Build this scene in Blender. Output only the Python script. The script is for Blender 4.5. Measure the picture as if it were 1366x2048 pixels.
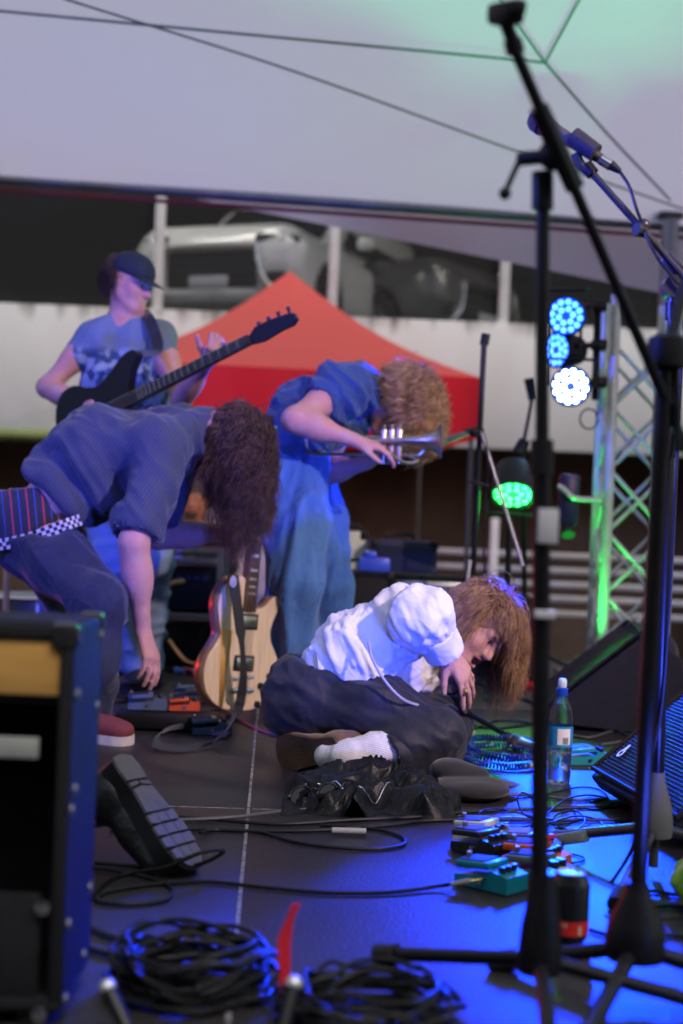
import bpy, bmesh, math, random
import numpy as np
from mathutils import Vector, Matrix

for _o in list(bpy.data.objects):
    bpy.data.objects.remove(_o, do_unlink=True)
SC = bpy.context.scene
COL = SC.collection
R = math.radians

# ------------------------------------------------------------------ camera
CAM_H = 0.742
ROLL = R(2.3)
F = 50 / 36 * 2048.0            # focal length in photo pixels
cam_d = bpy.data.cameras.new('camera')
cam = bpy.data.objects.new('camera', cam_d)
COL.objects.link(cam)
cam_d.sensor_fit = 'VERTICAL'
cam_d.sensor_height = 36
cam_d.sensor_width = 24
cam_d.lens = 50
cam_d.clip_start = 0.05
cam_d.clip_end = 400
cam_d.dof.use_dof = True
cam_d.dof.focus_distance = 3.62
cam_d.dof.aperture_fstop = 2.0
cam_d.dof.aperture_blades = 0
cam.matrix_world = Matrix.Translation((0, 0, CAM_H)) @ Matrix.Rotation(R(90), 4, 'X') @ Matrix.Rotation(ROLL, 4, 'Z')
SC.camera = cam

# ------------------------------------------------------------------ sky, sun, exposure
SUN_EL, SUN_AZ = 64, 145        # azimuth measured from +Y (straight ahead), clockwise
world = bpy.data.worlds.new('World')
SC.world = world
world.use_nodes = True
_nt = world.node_tree
_bg = _nt.nodes['Background']
_sky = _nt.nodes.new('ShaderNodeTexSky')
_sky.sky_type = 'NISHITA'
_sky.sun_disc = False
_sky.sun_elevation = R(SUN_EL)
_sky.sun_rotation = R(SUN_AZ)
_sky.air_density = 1.6
_sky.dust_density = 4.0
_nt.links.new(_sky.outputs[0], _bg.inputs[0])
_bg.inputs[1].default_value = 0.09
sun_d = bpy.data.lights.new('sun', 'SUN')
sun_d.energy = 0.8
sun_d.angle = R(20)
sun_d.color = (1.0, 0.96, 0.92)
sun = bpy.data.objects.new('sun', sun_d)
COL.objects.link(sun)
_sd = Vector((math.sin(R(SUN_AZ)) * math.cos(R(SUN_EL)), math.cos(R(SUN_AZ)) * math.cos(R(SUN_EL)), math.sin(R(SUN_EL))))
sun.rotation_euler = _sd.to_track_quat('Z', 'Y').to_euler()
sun.location = _sd * 30
SC.view_settings.view_transform = 'Standard'
SC.view_settings.look = 'None'
SC.view_settings.gamma = 1
SC.view_settings.exposure = 0.80
SC.view_settings.use_curve_mapping = False
SC.render.engine = 'CYCLES'
SC.cycles.use_denoising = True
SC.cycles.max_bounces = 8
SC.cycles.diffuse_bounces = 4
SC.cycles.glossy_bounces = 4
SC.cycles.transmission_bounces = 6
SC.cycles.transparent_max_bounces = 12
SC.cycles.caustics_reflective = False
SC.cycles.caustics_refractive = False
SC.cycles.sample_clamp_indirect = 6


# ------------------------------------------------------------------ photo pixel -> place
_c, _s = math.cos(ROLL), math.sin(ROLL)
def at(px, py, Y):
    x, y = px - 683.0, py - 1024.0
    xu, yu = _c * x + _s * y, -_s * x + _c * y
    return np.array((xu / F * Y, Y, CAM_H - yu / F * Y))
P = at
def fl(px, py, z=0.0):
    """point at height z above the stage floor seen at that photo pixel"""
    x, y = px - 683.0, py - 1024.0
    yu = -_s * x + _c * y
    return at(px, py, F * (CAM_H - z) / yu)
def vec(*a): return np.array(a, float)
def unit(a):
    a = np.asarray(a, float)
    return a / (np.linalg.norm(a) + 1e-12)
def frame(fwd, up):
    """columns: right, forward, up"""
    f = unit(fwd); r = unit(np.cross(f, up)); u = np.cross(r, f)
    return np.stack([r, f, u], 1)


# ------------------------------------------------------------------ materials
MATS = {}
def mat(name, col, rough=0.6, metal=0.0, var=0.12, vscale=6.0, bump=0.0, bscale=60.0, spec=0.5, sheen=0.0,
        col2=None, emit=None, estr=0.0, trans=0.0, alpha=1.0, coat=0.0, detail=4, rvar=0.0, stretch=None, sss=0.0, ior=1.45, wr=0.0, wrs=16.0):
    if name in MATS: return MATS[name]
    m = bpy.data.materials.new(name); m.use_nodes = True
    nt = m.node_tree; b = nt.nodes['Principled BSDF']
    def inp(k, v):
        if k in b.inputs: b.inputs[k].default_value = v
    inp('Roughness', rough); inp('Metallic', metal); inp('Specular IOR Level', spec)
    inp('Sheen Weight', sheen); inp('Transmission Weight', trans); inp('Alpha', alpha); inp('Coat Weight', coat); inp('IOR', ior)
    if sss:
        inp('Subsurface Weight', sss); b.inputs['Subsurface Radius'].default_value = (1.0, .35, .2); inp('Subsurface Scale', .012)
    c = (*col, 1)
    b.inputs['Base Color'].default_value = c
    tc = nt.nodes.new('ShaderNodeTexCoord'); vecout = tc.outputs['Object']
    if stretch:
        mp = nt.nodes.new('ShaderNodeMapping'); mp.inputs['Scale'].default_value = stretch
        nt.links.new(vecout, mp.inputs[0]); vecout = mp.outputs[0]
    if var or col2:
        n = nt.nodes.new('ShaderNodeTexNoise'); n.inputs['Scale'].default_value = vscale; n.inputs['Detail'].default_value = detail
        n.inputs['Roughness'].default_value = .65
        nt.links.new(vecout, n.inputs['Vector'])
        rp = nt.nodes.new('ShaderNodeValToRGB')
        if col2:
            a_, b_ = (*col, 1), (*col2, 1)
        else:
            a_ = (*[max(0, x * (1 - var)) for x in col], 1); b_ = (*[min(1, x * (1 + var)) for x in col], 1)
        rp.color_ramp.elements[0].color = a_; rp.color_ramp.elements[0].position = .32
        rp.color_ramp.elements[1].color = b_; rp.color_ramp.elements[1].position = .68
        nt.links.new(n.outputs['Fac'], rp.inputs[0]); nt.links.new(rp.outputs[0], b.inputs['Base Color'])
        if rvar:
            mr = nt.nodes.new('ShaderNodeMapRange')
            mr.inputs[3].default_value = max(0.02, rough - rvar); mr.inputs[4].default_value = min(1, rough + rvar)
            nt.links.new(n.outputs['Fac'], mr.inputs[0]); nt.links.new(mr.outputs[0], b.inputs['Roughness'])
    if bump:
        n2 = nt.nodes.new('ShaderNodeTexNoise'); n2.inputs['Scale'].default_value = bscale; n2.inputs['Detail'].default_value = 3
        nt.links.new(vecout, n2.inputs['Vector'])
        bp = nt.nodes.new('ShaderNodeBump'); bp.inputs['Strength'].default_value = bump; bp.inputs['Distance'].default_value = .01
        nt.links.new(n2.outputs['Fac'], bp.inputs['Height']); nt.links.new(bp.outputs[0], b.inputs['Normal'])
        if wr:                                   # creases: thin warped ridges under the weave
            n3 = nt.nodes.new('ShaderNodeTexNoise'); n3.inputs['Scale'].default_value = wrs; n3.inputs['Detail'].default_value = 2; n3.inputs['Distortion'].default_value = .9
            nt.links.new(tc.outputs['Object'], n3.inputs['Vector'])
            s1 = nt.nodes.new('ShaderNodeMath'); s1.operation = 'SUBTRACT'; s1.inputs[1].default_value = .5; nt.links.new(n3.outputs['Fac'], s1.inputs[0])
            s2 = nt.nodes.new('ShaderNodeMath'); s2.operation = 'ABSOLUTE'; nt.links.new(s1.outputs[0], s2.inputs[0])
            s3 = nt.nodes.new('ShaderNodeMath'); s3.operation = 'POWER'; s3.inputs[1].default_value = .6; nt.links.new(s2.outputs[0], s3.inputs[0])
            b2 = nt.nodes.new('ShaderNodeBump'); b2.invert = True; b2.inputs['Strength'].default_value = wr; b2.inputs['Distance'].default_value = .02
            nt.links.new(s3.outputs[0], b2.inputs['Height']); nt.links.new(bp.outputs[0], b2.inputs['Normal']); nt.links.new(b2.outputs[0], b.inputs['Normal'])
    if emit:
        b.inputs['Emission Color'].default_value = (*emit, 1); b.inputs['Emission Strength'].default_value = estr
    MATS[name] = m
    return m

def stripes_mat(name, base, layers, axis_vec, rough=.8, bump=0.0):
    """cloth with straight stripes: layers = [(colour, period, width, offset)] measured along axis_vec in metres"""
    m = mat(name, base, rough, var=.1, vscale=20, bump=bump, bscale=120, sheen=.2)
    nt = m.node_tree; b = nt.nodes['Principled BSDF']
    src = b.inputs['Base Color'].links[0].from_socket
    tc = nt.nodes.new('ShaderNodeTexCoord')
    dot = nt.nodes.new('ShaderNodeVectorMath'); dot.operation = 'DOT_PRODUCT'
    dot.inputs[1].default_value = axis_vec
    nt.links.new(tc.outputs['Object'], dot.inputs[0])
    for colr, period, width, off in layers:
        ad = nt.nodes.new('ShaderNodeMath'); ad.operation = 'ADD'; ad.inputs[1].default_value = off + 100 * period
        mo = nt.nodes.new('ShaderNodeMath'); mo.operation = 'MODULO'; mo.inputs[1].default_value = period
        lt = nt.nodes.new('ShaderNodeMath'); lt.operation = 'LESS_THAN'; lt.inputs[1].default_value = width
        mx = nt.nodes.new('ShaderNodeMix'); mx.data_type = 'RGBA'
        nt.links.new(dot.outputs['Value'], ad.inputs[0]); nt.links.new(ad.outputs[0], mo.inputs[0]); nt.links.new(mo.outputs[0], lt.inputs[0])
        nt.links.new(lt.outputs[0], mx.inputs[0]); nt.links.new(src, mx.inputs[6]); mx.inputs[7].default_value = (*colr, 1)
        src = mx.outputs[2]
    nt.links.new(src, b.inputs['Base Color'])
    return m


# ------------------------------------------------------------------ objects
def tag(o, label=None, cat=None, group=None, kind=None):
    if label: o['label'] = label
    if cat: o['category'] = cat
    if group: o['group'] = group
    if kind: o['kind'] = kind
    return o
def thing(name, loc, label, cat, group=None):
    o = bpy.data.objects.new(name, None); COL.objects.link(o)
    o.location = Vector([float(x) for x in loc]); o.empty_display_size = .05
    return tag(o, label, cat, group)
def world_loc(o):
    v = Vector((0, 0, 0))
    while o is not None:
        v += o.location; o = o.parent
    return np.array(v)
def link_mesh(name, me, material, parent=None, loc=None):
    o = bpy.data.objects.new(name, me); COL.objects.link(o)
    if material is not None and not me.materials: me.materials.append(material)
    if parent is not None: o.parent = parent
    if loc is not None: o.location = Vector([float(x) for x in loc])
    return o
def mesh_from(name, verts, faces, smooth=True):
    me = bpy.data.meshes.new(name)
    me.from_pydata([tuple(map(float, v)) for v in verts], [], [tuple(map(int, f)) for f in faces])
    if smooth: me.polygons.foreach_set('use_smooth', [True] * len(me.polygons))
    me.update()
    return me
def build_arrays(name, verts, quads, material, parent=None, smooth=True):
    """fast mesh from numpy arrays (all faces with the same number of corners), world coordinates"""
    v = np.asarray(verts, np.float32)
    if parent is not None: v = v - world_loc(parent).astype(np.float32)
    else: base = None
    q = np.asarray(quads, np.int32)
    me = bpy.data.meshes.new(name)
    me.vertices.add(len(v)); me.vertices.foreach_set('co', v.ravel())
    n = q.shape[1]
    me.loops.add(q.size); me.loops.foreach_set('vertex_index', q.ravel())
    me.polygons.add(len(q)); me.polygons.foreach_set('loop_start', np.arange(0, q.size, n, dtype=np.int32))
    me.polygons.foreach_set('loop_total', np.full(len(q), n, np.int32))
    if smooth: me.polygons.foreach_set('use_smooth', np.ones(len(q), bool))
    me.update(calc_edges=True); me.validate()
    return link_mesh(name, me, material, parent)

class MB:
    """collects simple shapes in world coordinates and links them as ONE mesh object"""
    def __init__(s): s.v = []; s.f = []; s.sharp = True
    def add(s, verts, faces):
        o = len(s.v); s.v.extend(np.asarray(v, float) for v in verts); s.f.extend(tuple(i + o for i in f) for f in faces); return s
    def box(s, c, size, M=None, bev=0.0):
        c = np.asarray(c, float); h = np.asarray(size, float) / 2
        M = np.eye(3) if M is None else M
        b = min(bev, *(h * .9)) if bev else 0
        if not b:
            vs = [c + M @ (h * np.array((x, y, z))) for x in (-1, 1) for y in (-1, 1) for z in (-1, 1)]
            return s.add(vs, [(0, 1, 3, 2), (4, 6, 7, 5), (0, 4, 5, 1), (2, 3, 7, 6), (0, 2, 6, 4), (1, 5, 7, 3)])
        bm = bmesh.new(); bmesh.ops.create_cube(bm, size=2)
        for v in bm.verts: v.co = Vector((v.co.x * h[0], v.co.y * h[1], v.co.z * h[2]))
        bmesh.ops.bevel(bm, geom=bm.edges[:], offset=b, segments=2, profile=.5, affect='EDGES')
        bm.verts.index_update()
        vs = [c + M @ np.array(v.co) for v in bm.verts]; fs = [tuple(v.index for v in f.verts) for f in bm.faces]
        bm.free()
        return s.add(vs, fs)
    def cyl(s, a, b, r1, r2=None, n=14, caps=True):
        a, b = np.asarray(a, float), np.asarray(b, float); r2 = r1 if r2 is None else r2
        d = unit(b - a); t = np.array((0, 0, 1.)) if abs(d[2]) < .9 else np.array((1., 0, 0))
        u = unit(np.cross(d, t)); w = np.cross(d, u)
        vs = []
        for p, r in ((a, r1), (b, r2)):
            for i in range(n):
                th = 2 * math.pi * i / n; vs.append(p + r * (math.cos(th) * u + math.sin(th) * w))
        fs = [(i, (i + 1) % n, n + (i + 1) % n, n + i) for i in range(n)]
        if caps: fs += [tuple(range(n))[::-1], tuple(range(n, 2 * n))]
        return s.add(vs, fs)
    def lathe(s, prof, o, M=None, n=24, caps=True):
        """prof = [(radius, height)] along the frame's third column"""
        o = np.asarray(o, float); M = np.eye(3) if M is None else M
        vs = []
        for r, z in prof:
            for i in range(n):
                th = 2 * math.pi * i / n; vs.append(o + M @ np.array((r * math.cos(th), r * math.sin(th), z)))
        fs = []
        for k in range(len(prof) - 1):
            for i in range(n):
                j = (i + 1) % n; fs.append((k * n + i, k * n + j, (k + 1) * n + j, (k + 1) * n + i))
        if caps:
            fs.append(tuple(range(n))[::-1]); fs.append(tuple((len(prof) - 1) * n + i for i in range(n)))
        return s.add(vs, fs)
    def ball(s, c, r, n=10, M=None):
        r = np.array((r, r, r) if np.isscalar(r) else r, float)
        prof = [(math.sin(math.pi * (k + .02) / (n + .04)), -math.cos(math.pi * (k + .02) / (n + .04))) for k in range(n + 1)]
        M = np.eye(3) if M is None else M
        return s.lathe(prof, c, M @ np.diag(r), n=max(8, int(n * 1.6)))
    def prism(s, poly, o, M, depth):
        """poly = [(x, z)] in the frame's first and third columns, extruded along the second"""
        o = np.asarray(o, float); n = len(poly)
        vs = [o + M @ np.array((x, 0, z)) for x, z in poly] + [o + M @ np.array((x, depth, z)) for x, z in poly]
        fs = [tuple(range(n)), tuple(range(n, 2 * n))[::-1]] + [(i, n + i, n + (i + 1) % n, (i + 1) % n) for i in range(n)]
        return s.add(vs, fs)
    def tube(s, pts, r, n=8, spline=True, sub=6, closed=False, flat=None):
        pts = spl(pts, sub, closed) if spline else np.asarray(pts, float)
        m = len(pts); r = np.full(m, r) if np.isscalar(r) else np.interp(np.linspace(0, 1, m), np.linspace(0, 1, len(r)), r)
        tg = np.gradient(pts, axis=0)
        if closed: tg = np.roll(pts, -1, 0) - np.roll(pts, 1, 0)
        tg /= np.linalg.norm(tg, axis=1)[:, None] + 1e-9
        ref = np.array((0, 0, 1.)) if abs(tg[0][2]) < .9 else np.array((1., 0, 0))
        u = unit(np.cross(tg[0], ref)); vs = []
        for i in range(m):
            u = unit(u - tg[i] * np.dot(u, tg[i])); w = np.cross(tg[i], u)
            for k in range(n):
                th = 2 * math.pi * k / n
                a, b = math.cos(th) * r[i], math.sin(th) * r[i]
                if flat: b *= flat
                vs.append(pts[i] + a * u + b * w)
        fs = []
        for i in range(m if closed else m - 1):
            i2 = (i + 1) % m
            for k in range(n):
                k2 = (k + 1) % n; fs.append((i * n + k, i * n + k2, i2 * n + k2, i2 * n + k))
        if not closed: fs += [tuple(range(n))[::-1], tuple((m - 1) * n + k for k in range(n))]
        return s.add(vs, fs)
    def ribbon(s, pts, widths_vec, thick):
        """flat band: pts path, widths_vec = half-width vector at each point"""
        pts = np.asarray(pts, float); W = np.asarray(widths_vec, float); m = len(pts); vs = []
        tg = np.gradient(pts, axis=0)
        for i in range(m):
            nrm = unit(np.cross(tg[i], W[i])) * thick / 2
            vs += [pts[i] - W[i] - nrm, pts[i] + W[i] - nrm, pts[i] + W[i] + nrm, pts[i] - W[i] + nrm]
        fs = []
        for i in range(m - 1):
            for k in range(4):
                k2 = (k + 1) % 4; fs.append((i * 4 + k, i * 4 + k2, i * 4 + 4 + k2, i * 4 + 4 + k))
        fs += [(3, 2, 1, 0), tuple((m - 1) * 4 + k for k in range(4))]
        return s.add(vs, fs)
    def build(s, name, material, parent=None, smooth=True, angle=35):
        v = np.array(s.v)
        if parent is not None: v = v - world_loc(parent)
        me = bpy.data.meshes.new(name)
        me.from_pydata(v.tolist(), [], s.f)
        bm = bmesh.new(); bm.from_mesh(me); bmesh.ops.recalc_face_normals(bm, faces=bm.faces[:])
        if smooth:
            ca = math.cos(R(angle))
            for f in bm.faces: f.smooth = True
            for e in bm.edges:
                if len(e.link_faces) == 2 and e.link_faces[0].normal.dot(e.link_faces[1].normal) < ca: e.smooth = False
        bm.to_mesh(me); bm.free(); me.update()
        return link_mesh(name, me, material, parent)

def spl(pts, sub=6, closed=False):
    """Catmull-Rom through the points"""
    p = np.asarray(pts, float)
    if len(p) < 3 and not closed: 
        t = np.linspace(0, 1, sub + 1)[:, None]; return p[0] * (1 - t) + p[1] * t
    if closed: q = np.vstack([p[-1], p, p[0], p[1]])
    else: q = np.vstack([2 * p[0] - p[1], p, 2 * p[-1] - p[-2]])
    out = []
    for i in range(1, len(q) - 2):
        for k in range(sub):
            t = k / sub
            out.append(.5 * ((2 * q[i]) + (-q[i - 1] + q[i + 1]) * t + (2 * q[i - 1] - 5 * q[i] + 4 * q[i + 1] - q[i + 2]) * t * t
                             + (-q[i - 1] + 3 * q[i] - 3 * q[i + 1] + q[i + 2]) * t ** 3))
    if not closed: out.append(p[-1])
    return np.array(out)


# ------------------------------------------------------------------ soft bodies: distance fields -> one continuous skin
_rng = np.random.RandomState(7)
_HASH = _rng.rand(32, 32, 32).astype(np.float32)
def noise3(p):
    p = np.asarray(p, np.float32); i = np.floor(p).astype(int); f = p - i; f = f * f * (3 - 2 * f)
    def g(a, b, c): return _HASH[(i[..., 0] + a) & 31, (i[..., 1] + b) & 31, (i[..., 2] + c) & 31]
    x, y, z = f[..., 0], f[..., 1], f[..., 2]
    return ((g(0,0,0)*(1-x)+g(1,0,0)*x)*(1-y)+(g(0,1,0)*(1-x)+g(1,1,0)*x)*y)*(1-z)+((g(0,0,1)*(1-x)+g(1,0,1)*x)*(1-y)+(g(0,1,1)*(1-x)+g(1,1,1)*x)*y)*z

class Sdf:
    def __init__(s): s.p = []
    def cone(s, a, b, ra, rb=None, k=.02, op='u', flat=None):
        a, b = np.asarray(a, float), np.asarray(b, float); rb = ra if rb is None else rb
        m = max(ra, rb)
        def fn(p):
            ba = b - a; L = max(ba @ ba, 1e-9)
            t = np.clip(((p - a) @ ba) / L, 0, 1)
            q = p - a - t[..., None] * ba
            d2 = (q * q).sum(-1)
            if flat is not None:
                w, fc = flat; d2 = d2 + (q @ np.asarray(w, float)) ** 2 * (1 / fc ** 2 - 1)
            return np.sqrt(d2) - (ra + t * (rb - ra))
        s.p.append((fn, np.minimum(a, b) - m, np.maximum(a, b) + m, k, op)); return s
    def chain(s, pts, rs, k=.02, op='u', flat=None):
        for i in range(len(pts) - 1): s.cone(pts[i], pts[i + 1], rs[i], rs[i + 1], k, op, flat)
        return s
    def ell(s, c, r, M=None, k=.02, op='u'):
        c = np.asarray(c, float); r = np.array((r,) * 3 if np.isscalar(r) else r, float); M = np.eye(3) if M is None else np.asarray(M)
        def fn(p):
            q = (p - c) @ M
            k0 = np.sqrt(((q / r) ** 2).sum(-1)); k1 = np.sqrt(((q / r ** 2) ** 2).sum(-1)) + 1e-9
            return k0 * (k0 - 1) / k1
        m = r.max(); s.p.append((fn, c - m, c + m, k, op)); return s
    def box(s, c, half, M=None, rad=.01, k=.02, op='u'):
        c = np.asarray(c, float); h = np.asarray(half, float) - rad; M = np.eye(3) if M is None else np.asarray(M)
        def fn(p):
            q = np.abs((p - c) @ M) - h
            return np.sqrt((np.maximum(q, 0) ** 2).sum(-1)) + np.minimum(q.max(-1), 0) - rad
        m = np.linalg.norm(np.asarray(half)); s.p.append((fn, c - m, c + m, k, op)); return s
    def cut(s, pt, nrm, k=.004, rad=None):
        """removes everything on the side the normal points to"""
        pt = np.asarray(pt, float); n = unit(nrm)
        if rad is None: s.p.append((lambda p: (p - pt) @ n, None, None, k, 'c'))
        else: s.p.append((lambda p: np.where(((p - pt) ** 2).sum(-1) < rad * rad, (p - pt) @ n, -1.0), None, None, k, 'c'))
        return s
    def mesh(s, h=.007):
        us = [q for q in s.p if q[4] == 'u']
        lo = np.min([q[1] for q in us], 0) - 4 * h; hi = np.max([q[2] for q in us], 0) + 4 * h
        n = np.ceil((hi - lo) / h).astype(int) + 1
        D = np.full(n, 1.0, np.float32)
        ax = [lo[i] + h * np.arange(n[i]) for i in range(3)]
        for fn, a, b, k, op in s.p:
            if a is None: i0, i1 = np.zeros(3, int), n
            else:
                mg = k + 4 * h
                i0 = np.clip(np.floor((a - mg - lo) / h).astype(int), 0, n); i1 = np.clip(np.ceil((b + mg - lo) / h).astype(int) + 1, 0, n)
                if (i1 <= i0).any(): continue
            sl = tuple(slice(x, y) for x, y in zip(i0, i1))
            g = np.stack(np.meshgrid(*[ax[i][sl[i]] for i in range(3)], indexing='ij'), -1)
            d = fn(g); A = D[sl]
            if op == 'u':
                t = np.clip(.5 + .5 * (d - A) / k, 0, 1); D[sl] = d + (A - d) * t - k * t * (1 - t)
            else:
                if op == 's': d = -d
                t = np.clip(.5 - .5 * (d - A) / k, 0, 1); D[sl] = d + (A - d) * t + k * t * (1 - t)
        ins = D < 0
        c = np.zeros(n - 1, np.int8)
        for dx in (0, 1):
            for dy in (0, 1):
                for dz in (0, 1): c += ins[dx:n[0]-1+dx, dy:n[1]-1+dy, dz:n[2]-1+dz]
        cells = np.argwhere((c > 0) & (c < 8))
        idx = np.full(n - 1, -1, np.int64); idx[tuple(cells.T)] = np.arange(len(cells))
        acc = np.zeros((len(cells), 3)); cnt = np.zeros(len(cells))
        corners = [(x, y, z) for x in (0, 1) for y in (0, 1) for z in (0, 1)]
        for a in corners:
            for k in range(3):
                if a[k]: continue
                b = list(a); b[k] = 1
                da = D[tuple((cells + a).T)]; db = D[tuple((cells + b).T)]
                m = (da < 0) != (db < 0)
                t = np.where(m, da / np.where(m, da - db, 1), 0)
                pt = np.asarray(a, float) + np.outer(t, np.eye(3)[k])
                acc[m] += pt[m]; cnt[m] += 1
        V = lo + h * (cells + acc / cnt[:, None])
        quads = []
        for k in range(3):
            u, w = (k + 1) % 3, (k + 2) % 3
            sa = [slice(None)] * 3; sb = [slice(None)] * 3; sa[k] = slice(0, -1); sb[k] = slice(1, None)
            A, B = ins[tuple(sa)], ins[tuple(sb)]
            e = np.argwhere(A != B)
            e = e[(e[:, u] > 0) & (e[:, w] > 0) & (e[:, u] < n[u] - 1) & (e[:, w] < n[w] - 1)]
            if not len(e): continue
            def ci(du, dw):
                q = e.copy(); q[:, u] += du; q[:, w] += dw; return idx[tuple(q.T)]
            q = np.stack([ci(-1, -1), ci(0, -1), ci(0, 0), ci(-1, 0)], 1)
            fl_ = ~A[tuple(e.T)]
            q[fl_] = q[fl_][:, ::-1]
            quads.append(q)
        Q = np.vstack(quads); Q = Q[(Q >= 0).all(1)]
        return V, Q

def vnormals(V, Q):
    n = np.cross(V[Q[:, 2]] - V[Q[:, 0]], V[Q[:, 3]] - V[Q[:, 1]])
    N = np.zeros_like(V)
    for k in range(4): np.add.at(N, Q[:, k], n)
    return N / (np.linalg.norm(N, axis=1)[:, None] + 1e-12)
def relax(V, Q, it=2, f=.5):
    for _ in range(it):
        A = np.zeros_like(V); C = np.zeros(len(V))
        for k in range(4):
            np.add.at(A, Q[:, k], V[Q[:, (k + 1) % 4]]); np.add.at(C, Q[:, k], 1)
            np.add.at(A, Q[:, k], V[Q[:, (k - 1) % 4]]); np.add.at(C, Q[:, k], 1)
        V = V * (1 - f) + f * A / C[:, None]
    return V
def folds(V, Q, along, freq=14, amp=.008, along_f=.25, seed=0, ridged=True, mask=None):
    """cloth folds running in the direction `along`"""
    N = vnormals(V, Q); d = unit(along)
    M = np.eye(3) * freq - np.outer(d, d) * freq * (1 - along_f)
    p = V @ M.T + seed * 3.7
    w = noise3(p * .45 + 9) - .5
    q = noise3(p + w[:, None] * 1.6)
    if ridged: q = 1 - np.abs(2 * q - 1) * 1.4
    q2 = noise3(p * 2.3 + 5) - .5
    a = (q - .5) * amp + q2 * amp * .35
    if mask is not None: a = a * mask
    a = np.maximum(a, -.009)
    return V + N * a[:, None]
def soft(sdf, name, material, parent, h=.007, rel=2, fold=None):
    V, Q = sdf.mesh(h)
    if rel: V = relax(V, Q, rel)
    for f in (fold or []): V = folds(V, Q, **f)
    return build_arrays(name, V, Q, material, parent)

# ================================================================== THE SETTING
GROUND_Z = -0.8
# ---- ground
g = MB(); g.box((0, 40, GROUND_Z - .05), (160, 160, .1)); g = g.build('ground', mat('asphalt', (.045, .043, .042), .85, var=.3, vscale=3, bump=.3, bscale=90))
tag(g, kind='structure')

# ---- stage floor: deck panels with aluminium edging
SD = unit(vec(-.0453, 1, 0)); SX = vec(SD[1], -SD[0], 0)      # stage depth and width directions
S0 = fl(497, 1617)
def st(u, v, z=0.0): 
    p = S0 + SX * u + SD * v; p[2] = z; return p
stage = bpy.data.objects.new('stage_floor', None); COL.objects.link(stage); tag(stage, kind='structure')
m_deck = mat('stage_deck', (.020, .018, .018), .42, var=.35, vscale=2.2, bump=.25, bscale=140, rvar=.14, detail=8)
# scuffs on the deck: thin pale scratches and dust
_n = m_deck.node_tree; _b = _n.nodes['Principled BSDF']
_tc = _n.nodes.new('ShaderNodeTexCoord'); _mp = _n.nodes.new('ShaderNodeMapping'); _mp.inputs['Scale'].default_value = (40, 5, 5); _mp.inputs['Rotation'].default_value = (0, 0, .5)
_nz = _n.nodes.new('ShaderNodeTexNoise'); _nz.inputs['Scale'].default_value = 3; _nz.inputs['Detail'].default_value = 6
_rp = _n.nodes.new('ShaderNodeValToRGB'); _rp.color_ramp.elements[0].position = .60; _rp.color_ramp.elements[1].position = .74
_rp.color_ramp.elements[0].color = (0, 0, 0, 1); _rp.color_ramp.elements[1].color = (.35, .35, .35, 1)
_mx = _n.nodes.new('ShaderNodeMix'); _mx.data_type = 'RGBA'
_n.links.new(_tc.outputs['Object'], _mp.inputs[0]); _n.links.new(_mp.outputs[0], _nz.inputs['Vector']); _n.links.new(_nz.outputs['Fac'], _rp.inputs[0])
_src = _b.inputs['Base Color'].links[0].from_socket
_n.links.new(_rp.outputs[0], _mx.inputs[0]); _n.links.new(_src, _mx.inputs[6]); _mx.inputs[7].default_value = (.10, .095, .095, 1); _n2 = _n.nodes.new('ShaderNodeTexNoise'); _n2.inputs['Scale'].default_value = 70; _n2.inputs['Detail'].default_value = 8; _n2.inputs['Roughness'].default_value = .8
_n.links.new(_tc.outputs['Object'], _n2.inputs['Vector'])
_r2 = _n.nodes.new('ShaderNodeValToRGB'); _r2.color_ramp.elements[0].position = .58; _r2.color_ramp.elements[1].position = .72; _r2.color_ramp.elements[1].color = (.6, .6, .6, 1)
_n.links.new(_n2.outputs['Fac'], _r2.inputs[0])
_m2 = _n.nodes.new('ShaderNodeMix'); _m2.data_type = 'RGBA'; _n.links.new(_r2.outputs[0], _m2.inputs[0]); _n.links.new(_mx.outputs[2], _m2.inputs[6]); _m2.inputs[7].default_value = (.07, .065, .06, 1)
_n.links.new(_m2.outputs[2], _b.inputs['Base Color'])
m_alu = mat('worn_aluminium', (.62, .62, .64), .42, metal=.6, col2=(.06, .06, .065), vscale=38, detail=9, bump=.2, rvar=.2)
SFRAME = np.stack([SX, SD, vec(0, 0, 1)], 1)
for iu in range(-2, 2):
    for iv in range(-1, 2):
        cu, cv = iu * 2 + 1, iv * 2 + 1
        b = MB().box(st(cu, cv, -.05), (1.993, 1.993, .1), SFRAME, bev=.003)
        b.build('deck_panel', m_deck, stage)
for u in (-2, 0, 2):                                     # aluminium edge showing in the long seams
    for v0 in (-2, 0, 2):
        MB().box(st(u, v0 + 1, -.0015), (.0075, 1.98, .007), SFRAME).build('edge_strip', m_alu, stage)
for v in (0, 2):
    for u0 in (-4, -2, 0, 2):
        MB().box(st(u0 + 1, v, -.003), (1.98, .0065, .006), SFRAME).build('edge_strip', m_alu, stage)
MB().box(st(0, 1, -.45), (7.9, 5.9, .68), SFRAME).build('stage_skirt', mat('black_skirt', (.01, .01, .011), .9), stage)

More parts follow.
